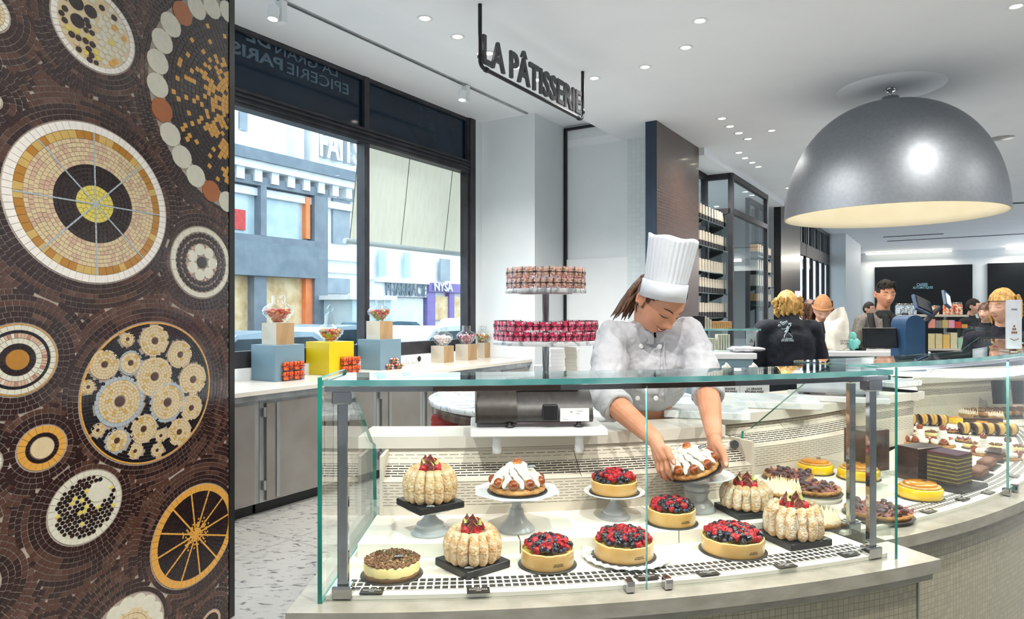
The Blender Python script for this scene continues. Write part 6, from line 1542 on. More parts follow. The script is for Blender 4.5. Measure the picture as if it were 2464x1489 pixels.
def panel_at(nm, x, y, w_, h, rx, ry, rz, m, th=.02, par=None, dy=0):
    q = at(x, y, Yu)-t.location; M = Matrix.Translation(q+Vector((0, dy, 0))) @ Matrix.Rotation(R(rz), 4, 'Z') @ Matrix.Rotation(R(ry), 4, 'Y') @ Matrix.Rotation(R(rx), 4, 'X'); c = MB(); c.box((0, 0, 0), (w_, th, h), 0, M, 0, 1, .002); o = c.build(nm, X[m], None); o.parent = par or t; return o
panel_at('monitor_back', 2219, 735, .145, .13, -35, 22, 12, 'blue'); panel_at('monitor_face', 2222, 733, .125, .105, -35, 22, 12, 'screen', .022, None, -.002)
panel_at('display_back', 2277, 720, .07, .115, -20, 24, 30, 'blue', .02); d_ = panel_at('display_face', 2279, 722, .055, .085, -20, 24, 30, 'screenon', .022, None, -.002)
c = MB(); q1, q2, q3 = at(2205, 800, Yu)-t.location, at(2235, 765, Yu)-t.location, at(2262, 738, Yu)-t.location; c.tube([q1, q2, q3], [.03, .022, .014], 8); c.build('arm', X['frame'], t)
c = MB(); c.tube([at(2212, 810, Yu)-t.location, Vector((at(2212, 0, Yu).x-t.location.x, 0, .95-t.location.z))], .03, 10); c.build('stand', X['frame'], t)
# goods shelves on the right: jars above, cartons below
Yg = 6.6
t = thing('goods_shelf', 'glass goods shelf with jars and cartons right of the till', 'shelf', tuple(Vector((at(2290, 0, Yg).x, Yg+.15, 0))))
for y, x0, x1, m in ((757, 2180, 2328, 'solid'), (789, 2225, 2370, 'tint'), (838, 2225, 2370, 'solid')):
    a, b = at(x0, y, Yg), at(x1, y, Yg); c = MB(); c.box(((a.x+b.x)/2-t.location.x, 0, a.z-.01), (b.x-a.x, .34, .02)); c.build('board', X[m], t)
c = MB(); a = at(2230, 838, Yg)
c.box((0, .0, (a.z-.022)/2), (.5, .3, a.z-.024)); c.build('cabinet', X['dsl'], t); c = MB(); c.box((-.22, .14, (a.z+at(0, 757, Yg).z)/2), (.02, .02, at(0, 757, Yg).z-a.z)); c.box((.12, .14, (a.z+at(0, 757, Yg).z)/2), (.02, .02, at(0, 757, Yg).z-a.z)); c.build('post', X['steel'], t)
X['jlab'] = mat('orange_white_label', 'd8642a', 'f0e0d0', 60, .4, lo=.45, hi=.55); X['bluel'] = mat('blue_white_label', '7aa0c0', 'e4e8ec', 60, .4, lo=.45, hi=.55)
for i, (x, sc_) in enumerate(((2172, .9), (2188, .9), (2202, .9), (2258, .75), (2289, 1), (2312, 1))):
    a = at(x, 757, Yg); orange = i > 2; t = thing('preserve_jar', 'preserve jar with orange label on the top goods shelf' if orange else 'preserve jar with blue label left of the till monitor', 'jar', (a.x, Yg+.05, a.z+.0005), group='orange preserve jars' if orange else 'blue preserve jars')
    c = MB(); c.lathe([(0, 0), (.040*sc_, 0), (.043*sc_, .01), (.043*sc_, .09*sc_), (.036*sc_, .1*sc_), (0, .1*sc_)], 16); c.build('jar', X['jlab' if orange else 'bluel'], t); c = MB(); c.lathe([(0, .1*sc_), (.038*sc_, .1*sc_), (.038*sc_, .118*sc_), (0, .118*sc_)], 16); c.build('lid', X['chrome'], t)
CB = ['e89a90', '8a8684', 'c8b878', 'e8a8c0', 'd84838', 'e0a050', 'dcd0a0', 'd8cca0', 'e4c070', 'dcd8b8', 'a8d0b8', 'd0a8c8', 'e8b8b0']
for i, h_ in enumerate(CB): X['cb%d' % i] = mat('carton_%d' % i, h_, None, 30, .6)
for i in range(6):
    a = at(2242+i*15.5, 789, Yg); t = thing('carton', ['salmon pink carton on the upper goods shelf', 'grey carton on the upper goods shelf', 'khaki carton on the upper goods shelf', 'pink carton on the upper goods shelf', 'red carton on the upper goods shelf', 'orange carton on the upper goods shelf'][i], 'carton', (a.x, Yg+.03, a.z+.0005))
    h = [.085, .07, .075, .075, .06, .035][i]; c = MB(); c.box((0, 0, h/2), (.056, .08, h)); c.build('box', X['cb%d' % i], t)
for i in range(7):
    a = at(2240+i*18, 838, Yg); t = thing('carton', ['cream carton at the left end of the lower goods shelf', 'second cream carton on the lower goods shelf', 'yellow carton on the lower goods shelf', 'pale cream carton on the lower goods shelf', 'mint green carton on the lower goods shelf', 'lilac carton on the lower goods shelf', 'pink carton at the right end of the lower goods shelf'][i], 'carton', (a.x, Yg+.03, a.z+.0005))
    h = [.14, .14, .13, .15, .10, .11, .10][i]; c = MB(); c.box((0, 0, h/2), (.062, .08, h)); c.build('box', X['cb%d' % (6+i)], t)
# carrier bag and small things on the counter
p = at(2012, 0, 5.75); t = thing('standing_bag', 'translucent white carrier bag standing on the service counter', 'bag', (p.x, p.y, z2_+.0005))
hb = (842-755)/F*5.75; c = MB()
c.lathe([(0, 0), (.065, .0), (.08, .02), (.088, hb*.5), (.09, hb*.78), (.082, hb*.9), (.07, hb)], 28, 0, None, True, warp=lambda r_, z, a: (r_*(1+.10*math.sin(a*3+z*20)+.05*math.sin(a*8)), z+(.06*math.cos(a-.4) if z > hb*.85 else 0))); o = c.build('bag', X['bag'], t)
me = text_mesh('GRANDE\nEPICERIE', .022, .0004, .0004); me.materials.append(X['inkd']); q = bpy.data.objects.new('lettering', me); COL.objects.link(q); q.parent = o; q.location = (.03, -.094, .07); q.rotation_euler = (PI/2, 0, R(8))
p = at(2052, 0, 5.75); t = thing('turquoise_bag', 'small turquoise bag beside the white carrier bag', 'bag', (p.x, p.y, z2_+.0005)); X['turq'] = mat('turquoise_plastic', '68c0bc', '88d4cc', 20, .4, bump=.4); c = MB(); c.sph((0, 0, .05), (.055, .04, .05), 16, 10, 0, None, lambda v: v*(1+.2*math.sin(v.x*7+v.z*5))); c.sph((.0, 0, .12), (.03, .025, .035), 12, 8); c.build('bag', X['turq'], t)
p = at(2068, 0, 5.75); t = thing('card_reader', 'black card reader left of the till tray', 'card reader', (p.x, p.y, z2_+.0005)); c = MB(); c.box((0, 0, .015), (.05, .10, .03), 0, None, .3, 1, .004); c.build('body', X['black'], t)
p = at(1984, 0, 5.75); t = thing('yellow_packet', 'yellow packet lying by the white carrier bag', 'packet', (p.x, p.y, z2_+.0005)); c = MB(); c.sph((0, 0, .012), (.035, .02, .012), 12, 8); c.build('body', X['yellow'], t)

p = at(2012, 0, 3.05); t = thing('grey_machine', 'pale grey rounded shop scale behind the tall chrome posts', 'scale', (p.x, p.y, 1.1095), R(-22))
c = MB(); c.box((0, 0, .012), (.40, .22, .024), 0, None, 0, 1, .003); c.build('slab', X['ceram'], t)
c = MB(); pl3 = [(-.07, 0), (.08, 0), (.08, .07)]+[(.05-.13*math.sin(a*PI/16), .0+.085*math.cos(a*PI/16)) for a in range(0, 9)]
c.prism([(q_[0], q_[1]+.035) for q_ in pl3], -.16, .16, 0, Matrix(((0, 0, 1, 0), (1, 0, 0, 0), (0, 1, 0, 0), (0, 0, 0, 1))), True); X['pgrey'] = mat('pale_grey_casing', '9aa0a8', 'a6acb4', 20, .4); c.build('housing', X['pgrey'], t)
for x_ in (-.12, .12): c = MB(); c.lathe([(0, .0245), (.014, .0245), (.010, .036), (0, .036)], 12, 0, Matrix.Translation((x_, -.05, 0))); c.build('foot', X['black'], t)
# ---------------- rows of small pastries in the second case ----------------
def pz(x, y, z=ZD+.001): p = atz(x, y, z); return (p.x, p.y, z)
def block(x, y, w_, d, h, m, lab, rz, z=ZD+.001, nm='display_block'):
    p = pz(x, y, z); t = thing(nm, lab, 'display block', p, R(rz)); c = MB(); c.box((0, 0, h/2), (w_, d, h), 0, None, 0, 1, .0015); c.build('block', X[m], t); return t
block(2085, 1128, .125, .10, .155, 'choc', 'tall dark block behind the yellow cakes', 25, ZSt, 'display_block')
block(2212, 1150, .135, .09, .125, 'choc', 'dark brown block left of the opera cake', 22)
# opera cake on a black tray
p = pz(2292, 1170); t = thing('cake_tray', 'black square tray under the layered opera cake', 'cake tray', p, R(32)); c = MB(); c.box((0, 0, .007), (.19, .15, .014), 0, None, 0, 1, .001); c.build('tray', X['board'], t)
t = thing('opera_cake', 'tall square layered cake with purple glaze on top', 'cake', (p[0]-.005, p[1]+.01, p[2]+.0145), R(32)); h = .105; n = 11
c = MB(); 
zz_ = 0
for k in range(15):
    th_ = h*(.088 if k % 2 == 0 else .043); c.box((0, 0, zz_+th_/2), (.105-.001*(k % 2), .105-.001*(k % 2), th_), k % 2); zz_ += th_
c.build('layers', [X['operab'], X['operag']], t); c = MB(); c.box((0, 0, zz_+.003), (.1055, .1055, .005), 0, None, 0, 1, .001); c.build('glaze', X['operac'], t)
# chocolate slices
for i, (x, y, rz, lab) in enumerate(((2352, 1146, 42, 'chocolate covered slice right of the opera cake, nearest'), (2374, 1124, 44, 'chocolate covered slice behind the nearest one'), (2396, 1106, 46, 'rearmost chocolate covered slice at the case seam'))):
    p = pz(x, y); t = thing('chocolate_slice', lab, 'slice', p, R(rz)); c = MB(); c.box((0, 0, .003), (.14, .075, .006)); c.build('card', X['board'], t)
    c = MB()
    for k in range(5): c.sph((-.045+k*.0225, 0, .026), (.0135, .027, .012), 12, 8)
    c.box((0, 0, .014), (.11, .05, .016)); c.build('slice', X['chocm'], t)
    if i == 2:
        c = MB(); c.box((0, 0, .041), (.13, .06, .003)); c.build('chocolate_sheet', X['choc'], t)
# small saint honores
def small_sh(x, y, s, lab, k):
    p = pz(x, y); t = thing('small_saint_honore', lab, 'pastry', p, R(k*37)); r = .05*s; 
    c = MB(); c.lathe([(0, 0), (r, 0), (r*1.04, .005), (r, .010), (0, .011)], 28, 0, None, True, warp=lambda rr, z, a: (rr*(1+.03*math.sin(a*9)), z)); c.build('pastry_base', X['puff'], t)
    for i in range(3):
        a = 2*PI*i/3-1.2; pp = (math.cos(a)*r*.72, math.sin(a)*r*.72, .026); c = MB(); c.sph(pp, .0155*s, 14, 9); c.build('caramel_bun', X['caramel'], t)
        a += PI/3
        c = MB()
        for j in range(3): c.sph((math.cos(a+.28*(j-1))*r*.78, math.sin(a+.28*(j-1))*r*.78, .022), (.011*s, .011*s, .013*s), 10, 7)
        c.build('cream_shell', X['cream'], t)
    c = MB(); prof = [(0, .012)]
    for j in range(6): z = .014+j*.009*s; rr = (.027-.0018*j)*s; prof += [(rr*.9, z), (rr*1.03, z+.0045*s), (rr*.9, z+.0088*s)]
    prof += [(.010*s, .014+6.6*.009*s), (0, .014+6.9*.009*s)]; c.lathe(prof, 22, 0, None, True, warp=lambda rr, z, a: (rr*(1+.08*math.sin(a*5+z*300)), z)); c.build('piped_cream', X['cream'], t)
    c = MB(); c.sph((0, 0, .014+7.6*.009*s), .0145*s, 14, 9); c.build('top_bun', X['caramel'], t)
for i, (x, y, s, l) in enumerate(((2165, 1064, 1.0, 'small caramel and cream pastry behind the green glass edge'), (2213, 1068, 1.0, 'small caramel and cream pastry second from the left'), (2268, 1073, 1.05, 'small caramel and cream pastry third from the left'), (2366, 1094, 1.0, 'small caramel and cream pastry at the case seam'), (2425, 1104, 1.0, 'rightmost small caramel and cream pastry'))): small_sh(x, y, s, l, i)
# little crumble and fig tartlets
def tartlet(x, y, kind, lab, r=.036):
    p = pz(x, y); t = thing('tartlet', lab, 'tartlet', p, CR.uniform(0, 6)); board_round(t, r*1.15)
    c = MB(); c.lathe([(0, .002), (r*.95, .002), (r, .012 if kind == 'fig' else .022), (0, .013 if kind == 'fig' else .023)], 24); c.build('crust', X['puff' if kind == 'fig' else 'cheese'], t)
    if kind == 'fig':
        for i in range(8): a = GA*i; rr = r*.8*math.sqrt((i+.5)/8); inst(ME['fig'], t, (rr*math.cos(a), rr*math.sin(a), .018), (CR.uniform(-.4, .4), PI/2-.3, a), .8, 'fig_piece')
    else:
        c = MB()
        for i in range(60): a, rr = CR.uniform(0, 6.28), r*.95*math.sqrt(CR.random()); s = CR.uniform(.002, .005); c.sph((rr*math.cos(a), rr*math.sin(a), .024+s*.5), s, 6, 4)
        tag(c.build('crumble', X['crumb'], t), kind='stuff')
for x, y, k, l in ((2318, 1062, 'fig', 'small fig tartlet between the caramel pastries'), (2338, 1078, 'crumb', 'crumble tartlet left of the case seam'), (2398, 1082, 'crumb', 'crumble tartlet right of the case seam'), (2448, 1086, 'crumb', 'crumble tartlet at the right frame edge'), (2190, 1048, 'crumb', 'crumble tartlet behind the first caramel pastries'), (2244, 1050, 'crumb', 'crumble tartlet behind the third caramel pastry'), (2290, 1040, 'fig', 'small fig tartlet behind the third caramel pastry')): tartlet(x, y, k, l)
# sandwiched cakes standing in rows
def sandwich_proto():
    t = thing('cream_sandwich', 'x', 'pastry'); h = .062
    Mx = Matrix.Rotation(PI/2, 4, 'Y')
    for sgn in (-1, 1):
        for o_, m, th in ((.006, 'cream', .005), (.0115, 'biscuit', .006), (.0165, 'choc', .004)):
            c = MB(); c.lathe([(0, -th/2), (.030, -th/2), (.031, 0), (.030, th/2), (0, th/2)], 18, 0, Matrix.Translation((sgn*o_, 0, .031)) @ Matrix.Rotation(R(8*sgn), 4, 'Y') @ Mx); c.build({'cream': 'cream_layer', 'biscuit': 'sponge_layer', 'choc': 'chocolate_layer'}[m], X['custard' if m == 'cream' else m], t)
    c = MB(); c.box((0, 0, .0), (.04, .03, .003)); c.build('card', X['board'], t); return t
sp_ = sandwich_proto(); kd = {}
for cc in bpy.data.objects:
    if cc.parent: kd.setdefault(cc.parent.name, []).append(cc)
first = True
for row, pts in enumerate((((2172, 1022), (2192, 1022), (2219, 1022), (2243, 1023), (2266, 1024)), ((2320, 1044), (2349, 1045), (2378, 1046), (2405, 1047), (2432, 1048)))):
    for i, (x, y) in enumerate(pts):
        o = sp_ if first else copy_tree(sp_, None, kd); first = False
        p = pz(x, y, ZD+.003); place(o, p, R(rnd.uniform(-12, 12)), 'upright cream sandwich cake in the %s row, %s' % (('left', 'right')[row], ('first from the left', 'second from the left', 'third from the left', 'fourth from the left', 'fifth from the left')[i]), 'cream sandwich cakes in the %s row' % ('left', 'right')[row])
# small yellow cakes, chocolate bars, meringue bars behind them
for x, y, l in ((2300, 1018, 'small yellow cake at the end of the left sandwich row'), (2345, 1038, 'small yellow cake behind the right sandwich row, left'), (2363, 1030, 'small yellow cake behind the right sandwich row, middle'), (2416, 1034, 'small yellow cake behind the right sandwich row, right'), (2180, 1012, 'small yellow cake behind the left sandwich row')):
    p = pz(x, y); t = thing('small_yellow_cake', l, 'cake', p); r = .036; c = MB(); c.lathe([(0, 0), (r, 0), (r, .028), (r*.9, .031), (0, .031)], 28); c.build('sponge', X['yglaze'], t); c = MB(); c.lathe([(r*.85, .031), (r*.7, .038), (0, .040)], 24); c.build('glaze', X['oglaze'], t)
for i, (x, y) in enumerate(((2182, 983), (2190, 991), (2222, 991), (2258, 994), (2305, 1008), (2342, 1009), (2388, 1010))):
    p = pz(x, y, ZD+.02); t = thing('chocolate_bar_cake', 'dark chocolate bar cake, %s from the left' % ['first', 'second', 'third', 'fourth', 'fifth', 'sixth', 'seventh'][i], 'pastry', (p[0], p[1], ZD+.001), R(8)); c = MB(); c.box((0, 0, .012), (.11, .032, .024), 0, None, 0, 1, .002); c.build('sponge', X['operab'], t)
    c = MB(); c.box((0, 0, .0265), (.112, .034, .005), 0, None, 0, 1, .001); c.build('glaze', X['operac'], t)
def meringue_bar(x, y, lab, rz):
    p = pz(x, y); t = thing('meringue_bar', lab, 'pastry', p, R(rz)); c = MB(); c.box((0, 0, .009), (.05, .14, .018)); c.build('base', X['biscuit'], t)
    c = MB()
    for i in range(3):
        for j in range(8): h = CR.uniform(.02, .034); c.lathe([(.010, 0), (.0105, .004), (.006, .012), (.003, .02), (.0004, h)], 8, 0, Matrix.Translation((-.016+i*.016, -.06+j*.017, .018)))
    c.build('meringue', X['merin'], t)
for i, (x, y, rz) in enumerate(((2196, 980, 0), (2218, 980, 0), (2240, 981, 0), (2262, 982, 0), (2280, 984, 0), (2316, 1000, 4), (2338, 1001, 4), (2365, 1004, 4), (2385, 1005, 4))): meringue_bar(x, y, 'meringue topped bar, %s along the rear meringue row' % ['first', 'second', 'third', 'fourth', 'fifth', 'sixth', 'seventh', 'eighth', 'ninth'][i], rz+6)
# eclair trays
for (x, y, n, rz, l) in ((2345, 974, 12, 12, 'tray of brown eclairs behind the small cake stand'), (2262, 966, 5, 6, 'short row of brown eclairs left of the small cake stand'), (2430, 1000, 10, 10, 'tray of brown eclairs at the right frame edge')):
    p = pz(x, y); t = thing('eclair_tray', l.replace('brown eclairs', 'pastries') if False else 'black tray under the '+l.replace('tray of ', ''), 'tray', p, R(rz)); L_ = .055*n; c = MB(); c.box((0, 0, .004), (L_, .22, .008)); c.build('tray', X['board'], t)
    for k in range(n):
        M = Matrix.Rotation(R(rz), 4, 'Z'); q = M @ Vector((-L_/2+.055*(k+.5), 0, .0085)); e = thing('eclair', 'brown glazed eclair on the '+l, 'eclair', (p[0]+q.x, p[1]+q.y, p[2]+q.z), R(rz), group='eclairs: '+l)
        c = MB(); c.caps((0, -.075, .017), (0, .075, .017), .016, .016, 10); c.build('pastry', X['puff'], e); c = MB(); c.box((0, 0, .033), (.024, .15, .006), 0, None, 0, 1, .002); c.build('glaze', X['chocm'], e)
# pink and cream topped slices in the far corner
for i in range(13):
    x, y = [(2335, 958), (2350, 959), (2365, 960), (2380, 961), (2394, 963), (2408, 964), (2424, 966), (2440, 967), (2455, 968), (2420, 985), (2436, 988), (2452, 990), (2466, 992)][i]
    p = pz(x, y); m = ['merin', 'merin', 'pink', 'merin', 'merin', 'rasp', 'rasp', 'rasp', 'rasp', 'pink', 'merin', 'pink', 'pink'][i]; nm_ = {'merin': 'cream', 'pink': 'pink', 'rasp': 'red'}[m]
    t = thing('topped_slice', '%s topped slice in the far right corner of the case' % nm_, 'slice', p, R(10), group='%s topped slices' % nm_); c = MB(); c.box((0, 0, .01), (.075, .12, .02)); c.build('base', X['choc'], t)
    c = MB(); 
    for k in range(10): c.sph((CR.uniform(-.03, .03), CR.uniform(-.05, .05), .026), .014, 8, 6)
    c.build('topping', X[m], t)
# small white cake stand with two cakes, a red verrine and dark upright panels
p = pz(2290, 979); t = thing('cake_stand', 'small white lace edged cake stand far back on the right', 'cake stand', p); c = MB(); c.lathe([(0, 0), (.10, 0), (.09, .01), (.03, .02), (.025, .09), (0, .09)], 24); c.build('foot', X['ceramg'], t)
c = MB(); c.lathe([(0, .088), (.15, .088), (.16, .098), (.15, .104), (0, .104)], 60, 0, None, True, warp=lambda rr, z, a: (rr*(1+(.03*math.sin(a*26) if rr > .12 else 0)), z)); c.build('plate', X['ceram'], t)
for dx, m, l in ((-.065, 'custard', 'small round cake with yellow top on the far cake stand'), (.055, 'merin', 'small round cake with white cream on the far cake stand')):
    t = thing('small_cake', l, 'cake', (p[0]+dx, p[1], p[2]+.1045)); c = MB(); c.lathe([(0, 0), (.045, 0), (.055, .015), (.05, .02), (0, .02)], 24); c.build('base', X['choc'], t); c = MB(); c.sph((0, 0, .025), (.045, .045, .02 if m == 'custard' else .035), 16, 10); c.build('topping', X[m], t)
p = pz(2404, 985); t = thing('verrine', 'red verrine with whipped cream in front of the eclairs', 'verrine', p); c = MB(); c.lathe([(0, 0), (.035, 0), (.05, .07), (0, .07)], 20); c.build('jelly', X['sred'], t); c = MB(); c.sph((0, 0, .085), (.035, .035, .025), 12, 8); c.build('cream', X['cream'], t)
for x, l in ((2410, 'dark upright panel leaning on the far back wall'), (2458, 'second dark upright panel at the right frame edge')):
    p = at(x, 955, 4.15); t = thing('dark_panel', l, 'panel', (p.x, p.y, ZD)); c = MB(); c.box((0, 0, .15), (.075, .02, .14), 0, Matrix.Rotation(R(-8), 4, 'X')); c.build('panel', X['black'], t)
# ---------------- people ----------------
def G(d, s): return math.exp(-(d/s)**2)
def face_y(x, z):
    """depth of the face surface (negative = forward) at a place on the face"""
    k = max(0, -z/.115); xm = .072*(1-.30*k**1.6)
    q = 1-(x/xm)**2-(z/.116)**2; y = -.089*math.sqrt(max(q, 0.0))
    ax = abs(x); y *= 1-.05*k
    nz = 0
    if -.050 < z < .012: u = (.012-z)/.062; nz = (.003+.021*min(1, u/.78)**1.3)*(1 if u < .78 else max(0, 1-(u-.78)/.22)**.6)
    wdt = .0075+.0065*min(1, max(0, (.012-z)/.05))
    y -= nz*G(x, wdt)
    y -= .005*G(ax-.013, .006)*G(z+.040, .007)
    y += .0075*G(ax-.031, .015)*G(z-.003, .012)
    y -= .0035*G(ax-.041, .018)*G(z+.032, .018)
    y -= .0045*G(x, .024)*G(z+.067, .013)
    y -= .007*G(x, .02)*G(z+.098, .014)
    y -= .0035*G(ax-.026, .02)*G(z-.022, .008)
    return y
def head_shape(v):
    x, y, z = v.x, v.y, v.z; k = max(0, -z)
    px = x*.072*(1-.30*k**1.6); pz_ = z*.116
    if y < 0: py = face_y(px, pz_)
    else: py = y*.098*(1-.38*k**1.4)
    return Vector((px, py, pz_))
def add_head(c, M, full=True):
    c.sph((0, 0, 0), 1, 56, 44, 0, M @ Matrix.Rotation(0, 4, 'X'), head_shape) if False else None
    b = MB(); b.sph((0, 0, 0), 1, 64, 52, 0, None, head_shape); c.add(b.v, b.f, 0, True, M)
    for s in (-1, 1):
        e = MB(); e.sph((s*.031, face_y(.031, .001)+.0055, .001), (.0125, .008, .0085), 14, 10, 0); c.add(e.v, e.f, 0, True, M)
        e = MB(); e.sph((s*.073, .012, -.004), (.006, .017, .029), 14, 10, 0, Matrix.Rotation(R(-12), 4, 'X')); 
        pts = [(s*(.0815), .010+.019*math.cos(a), -.002+.028*math.sin(a)) for a in [R(-60+k*24) for k in range(11)]]; e.tube(pts, .0048, 7); c.add(e.v, e.f, 0, True, M)
def face_features(t, M, brow, smile=.010, teeth=True, lash=True, eyes_open=False):
    def loc(b, nm, m): 
        q = MB(); q.add(b.v, b.f, 0, True, M); return q.build(nm, X[m], t, world=True)
    def fp_(x, z, d=.001): return (x, face_y(x, z)-d, z)
    for s in (-1, 1):
        b = MB(); b.tube([fp_(s*x, .019+.006*math.sin(PI*min(1, (x-.014)/.03)*.8), .001) for x in (.014, .020, .027, .034, .040, .046)], [.0016, .0024, .0025, .0022, .0017, .0008], 7); loc(b, 'eyebrow', brow)
        b = MB(); b.tube([(s*(.031+.0135*u), face_y(.031+.0135*u, -.003)-.0028+.0026*u*u, -.0045-.0035*(1-u*u)) for u in (-1, -.6, -.2, .2, .6, 1.1)], [.0007, .0012, .0014, .0015, .0014, .0008], 6); loc(b, 'eyelash', 'hairk')
    wm = .027 if smile > .005 else .021
    up = lambda x: -.0635+smile*(x/wm)**2; lo_ = lambda x: (-.0745 if teeth else -.068)+(smile+(.0105 if teeth else .004))*(x/wm)**2
    xs = [wm*k/6 for k in range(-6, 7)]
    if teeth:
        b = MB(); b.grid(lambda u, v: fp_(wm*.92*(2*u-1), up(wm*.92*(2*u-1))+(lo_(wm*.92*(2*u-1))-up(wm*.92*(2*u-1)))*v, .0008), 16, 3, 0, True); loc(b, 'teeth', 'teeth')
    b = MB(); b.tube([fp_(x, up(x), .0008) for x in xs], [.0008+.0018*(1-(x/wm)**2) for x in xs], 7); loc(b, 'upper_lip', 'lips')
    b = MB(); b.tube([fp_(x, lo_(x), .0008) for x in xs], [.0008+.0026*(1-(x/wm)**2) for x in xs], 7); loc(b, 'lower_lip', 'lips')
def remesh(o, vox, it=3, fac=.5):
    m = o.modifiers.new('union', 'REMESH'); m.mode = 'VOXEL'; m.voxel_size = vox; m.use_smooth_shade = True
    if it: s = o.modifiers.new('smooth', 'SMOOTH'); s.iterations = it; s.factor = fac
    return o
def folds(o, strength, size):
    tx = bpy.data.textures.new('cloth_folds', 'CLOUDS'); tx.noise_scale = size; tx.noise_depth = 2
    d = o.modifiers.new('folds', 'DISPLACE'); d.texture = tx; d.strength = strength; d.mid_level = .5; d.texture_coords = 'LOCAL'; return o
def finger(c, pts, r=(.0085, .008, .0072, .006)):
    for i in range(len(pts)-1): c.caps(pts[i], pts[i+1], r[min(i, 3)], r[min(i+1, 3)], 10)
# the chef
hp = at(1589, 726, 2.42)
ch = thing('person', 'smiling pastry chef in white jacket and tall white paper hat setting down a cake', 'person', (.515, 2.66, 0))
HM = Matrix.Translation(hp) @ Matrix.Rotation(R(5), 4, 'Y') @ Matrix.Rotation(R(31), 4, 'Z') @ Matrix.Rotation(R(38), 4, 'X')
b = MB(); add_head(b, HM)
nk = Vector((.505, 2.54, 1.42)); b.caps(HM @ Vector((0, .03, -.05)), nk, .052, .058); b.caps(nk, (.51, 2.57, 1.30), .07, .11)
sL, sR = at(1476, 812, 2.50), at(1652, 804, 2.52); eL, eR = at(1456, 952, 2.33), at(1700, 930, 2.36); wL, wR = at(1577, 1058, 2.11), at(1718, 1046, 2.13)
b.caps(sL, sR, .045, .045); b.caps((.51, 2.56, 1.30), (.515, 2.62, 1.12), .10, .09); b.caps((.47, 2.66, .98), (.56, 2.66, .98), .10, .10)
for s in (-1, 1): b.caps((.515+s*.08, 2.68, .94), (.515+s*.09, 2.70, .50), .075, .052); b.caps((.515+s*.09, 2.70, .50), (.515+s*.09, 2.74, .09), .05, .035)
b.caps(sL, eL, .045, .038); b.caps(sR, eR, .045, .038)
b.caps(eL, eL.lerp(wL, .35), .038, .039); b.caps(eL.lerp(wL, .35), wL, .039, .026, 16); b.caps(eR, eR.lerp(wR, .35), .038, .039); b.caps(eR.lerp(wR, .35), wR, .039, .025, 16)
# her right hand (left in the picture): wraps the near left edge of the cake
mc = [at(1603, 1100, 2.015), at(1594, 1104, 2.04), at(1586, 1104, 2.065), at(1580, 1100, 2.09)]
for q, r0 in zip(mc, (.014, .0135, .013, .012)): b.caps(wL, q, .021, r0, 12)
b.caps(wL, (mc[0]+mc[2])/2, .022, .016, 12)
finger(b, [mc[0], at(1606, 1127, 2.002), at(1612, 1142, 2.006), at(1619, 1152, 2.016)]); finger(b, [mc[1], at(1594, 1130, 2.025), at(1600, 1146, 2.028), at(1609, 1153, 2.038)])
finger(b, [mc[2], at(1585, 1130, 2.055), at(1592, 1146, 2.062), at(1603, 1151, 2.075)]); finger(b, [mc[3], at(1581, 1122, 2.09), at(1588, 1137, 2.10), at(1598, 1143, 2.11)], (.0078, .0072, .0065, .0055))
finger(b, [at(1590, 1078, 2.07), at(1606, 1082, 2.02), at(1613, 1098, 1.995), at(1621, 1112, 1.988)], (.014, .0115, .010, .0078))
# her left hand: palm towards the cake, thumb on the near side
mc = [at(1733, 1098, 2.065), at(1726, 1103, 2.09), at(1718, 1103, 2.115), at(1710, 1100, 2.135)]
for q, r0 in zip(mc, (.014, .0135, .013, .012)): b.caps(wR, q, .021, r0, 12)
finger(b, [mc[0], at(1738, 1120, 2.06), at(1731, 1133, 2.065), at(1719, 1138, 2.07)]); finger(b, [mc[1], at(1732, 1124, 2.09), at(1724, 1135, 2.092), at(1712, 1139, 2.095)])
finger(b, [mc[2], at(1723, 1122, 2.12), at(1716, 1133, 2.12), at(1705, 1137, 2.12)]); finger(b, [mc[3], at(1714, 1117, 2.14), at(1707, 1127, 2.14), at(1698, 1131, 2.14)], (.0078, .0072, .0065, .0055))
finger(b, [at(1724, 1066, 2.10), at(1737, 1082, 2.055), at(1744, 1100, 2.02), at(1747, 1119, 1.998)], (.016, .0125, .0105, .008))
remesh(b.build('body', X['skin'], ch, world=True), .0026, 2, .4)
X['nail'] = mat('finger_nail', 'dea58c', 'e8b8a2', 30, .25)
for q, rx, rz in ((at(1621.5, 1111, 1.980), 55, 30), (at(1747.5, 1116, 1.990), 60, -10)):
    n_ = MB(); n_.sph((0, 0, 0), (.0052, .0015, .0068), 12, 8, 0); n_.build('thumb_nail', X['nail'], ch, loc=q-ch.location, rot=(R(-28), 0, R(rz)))
face_features(ch, HM, 'hair', .011, True)
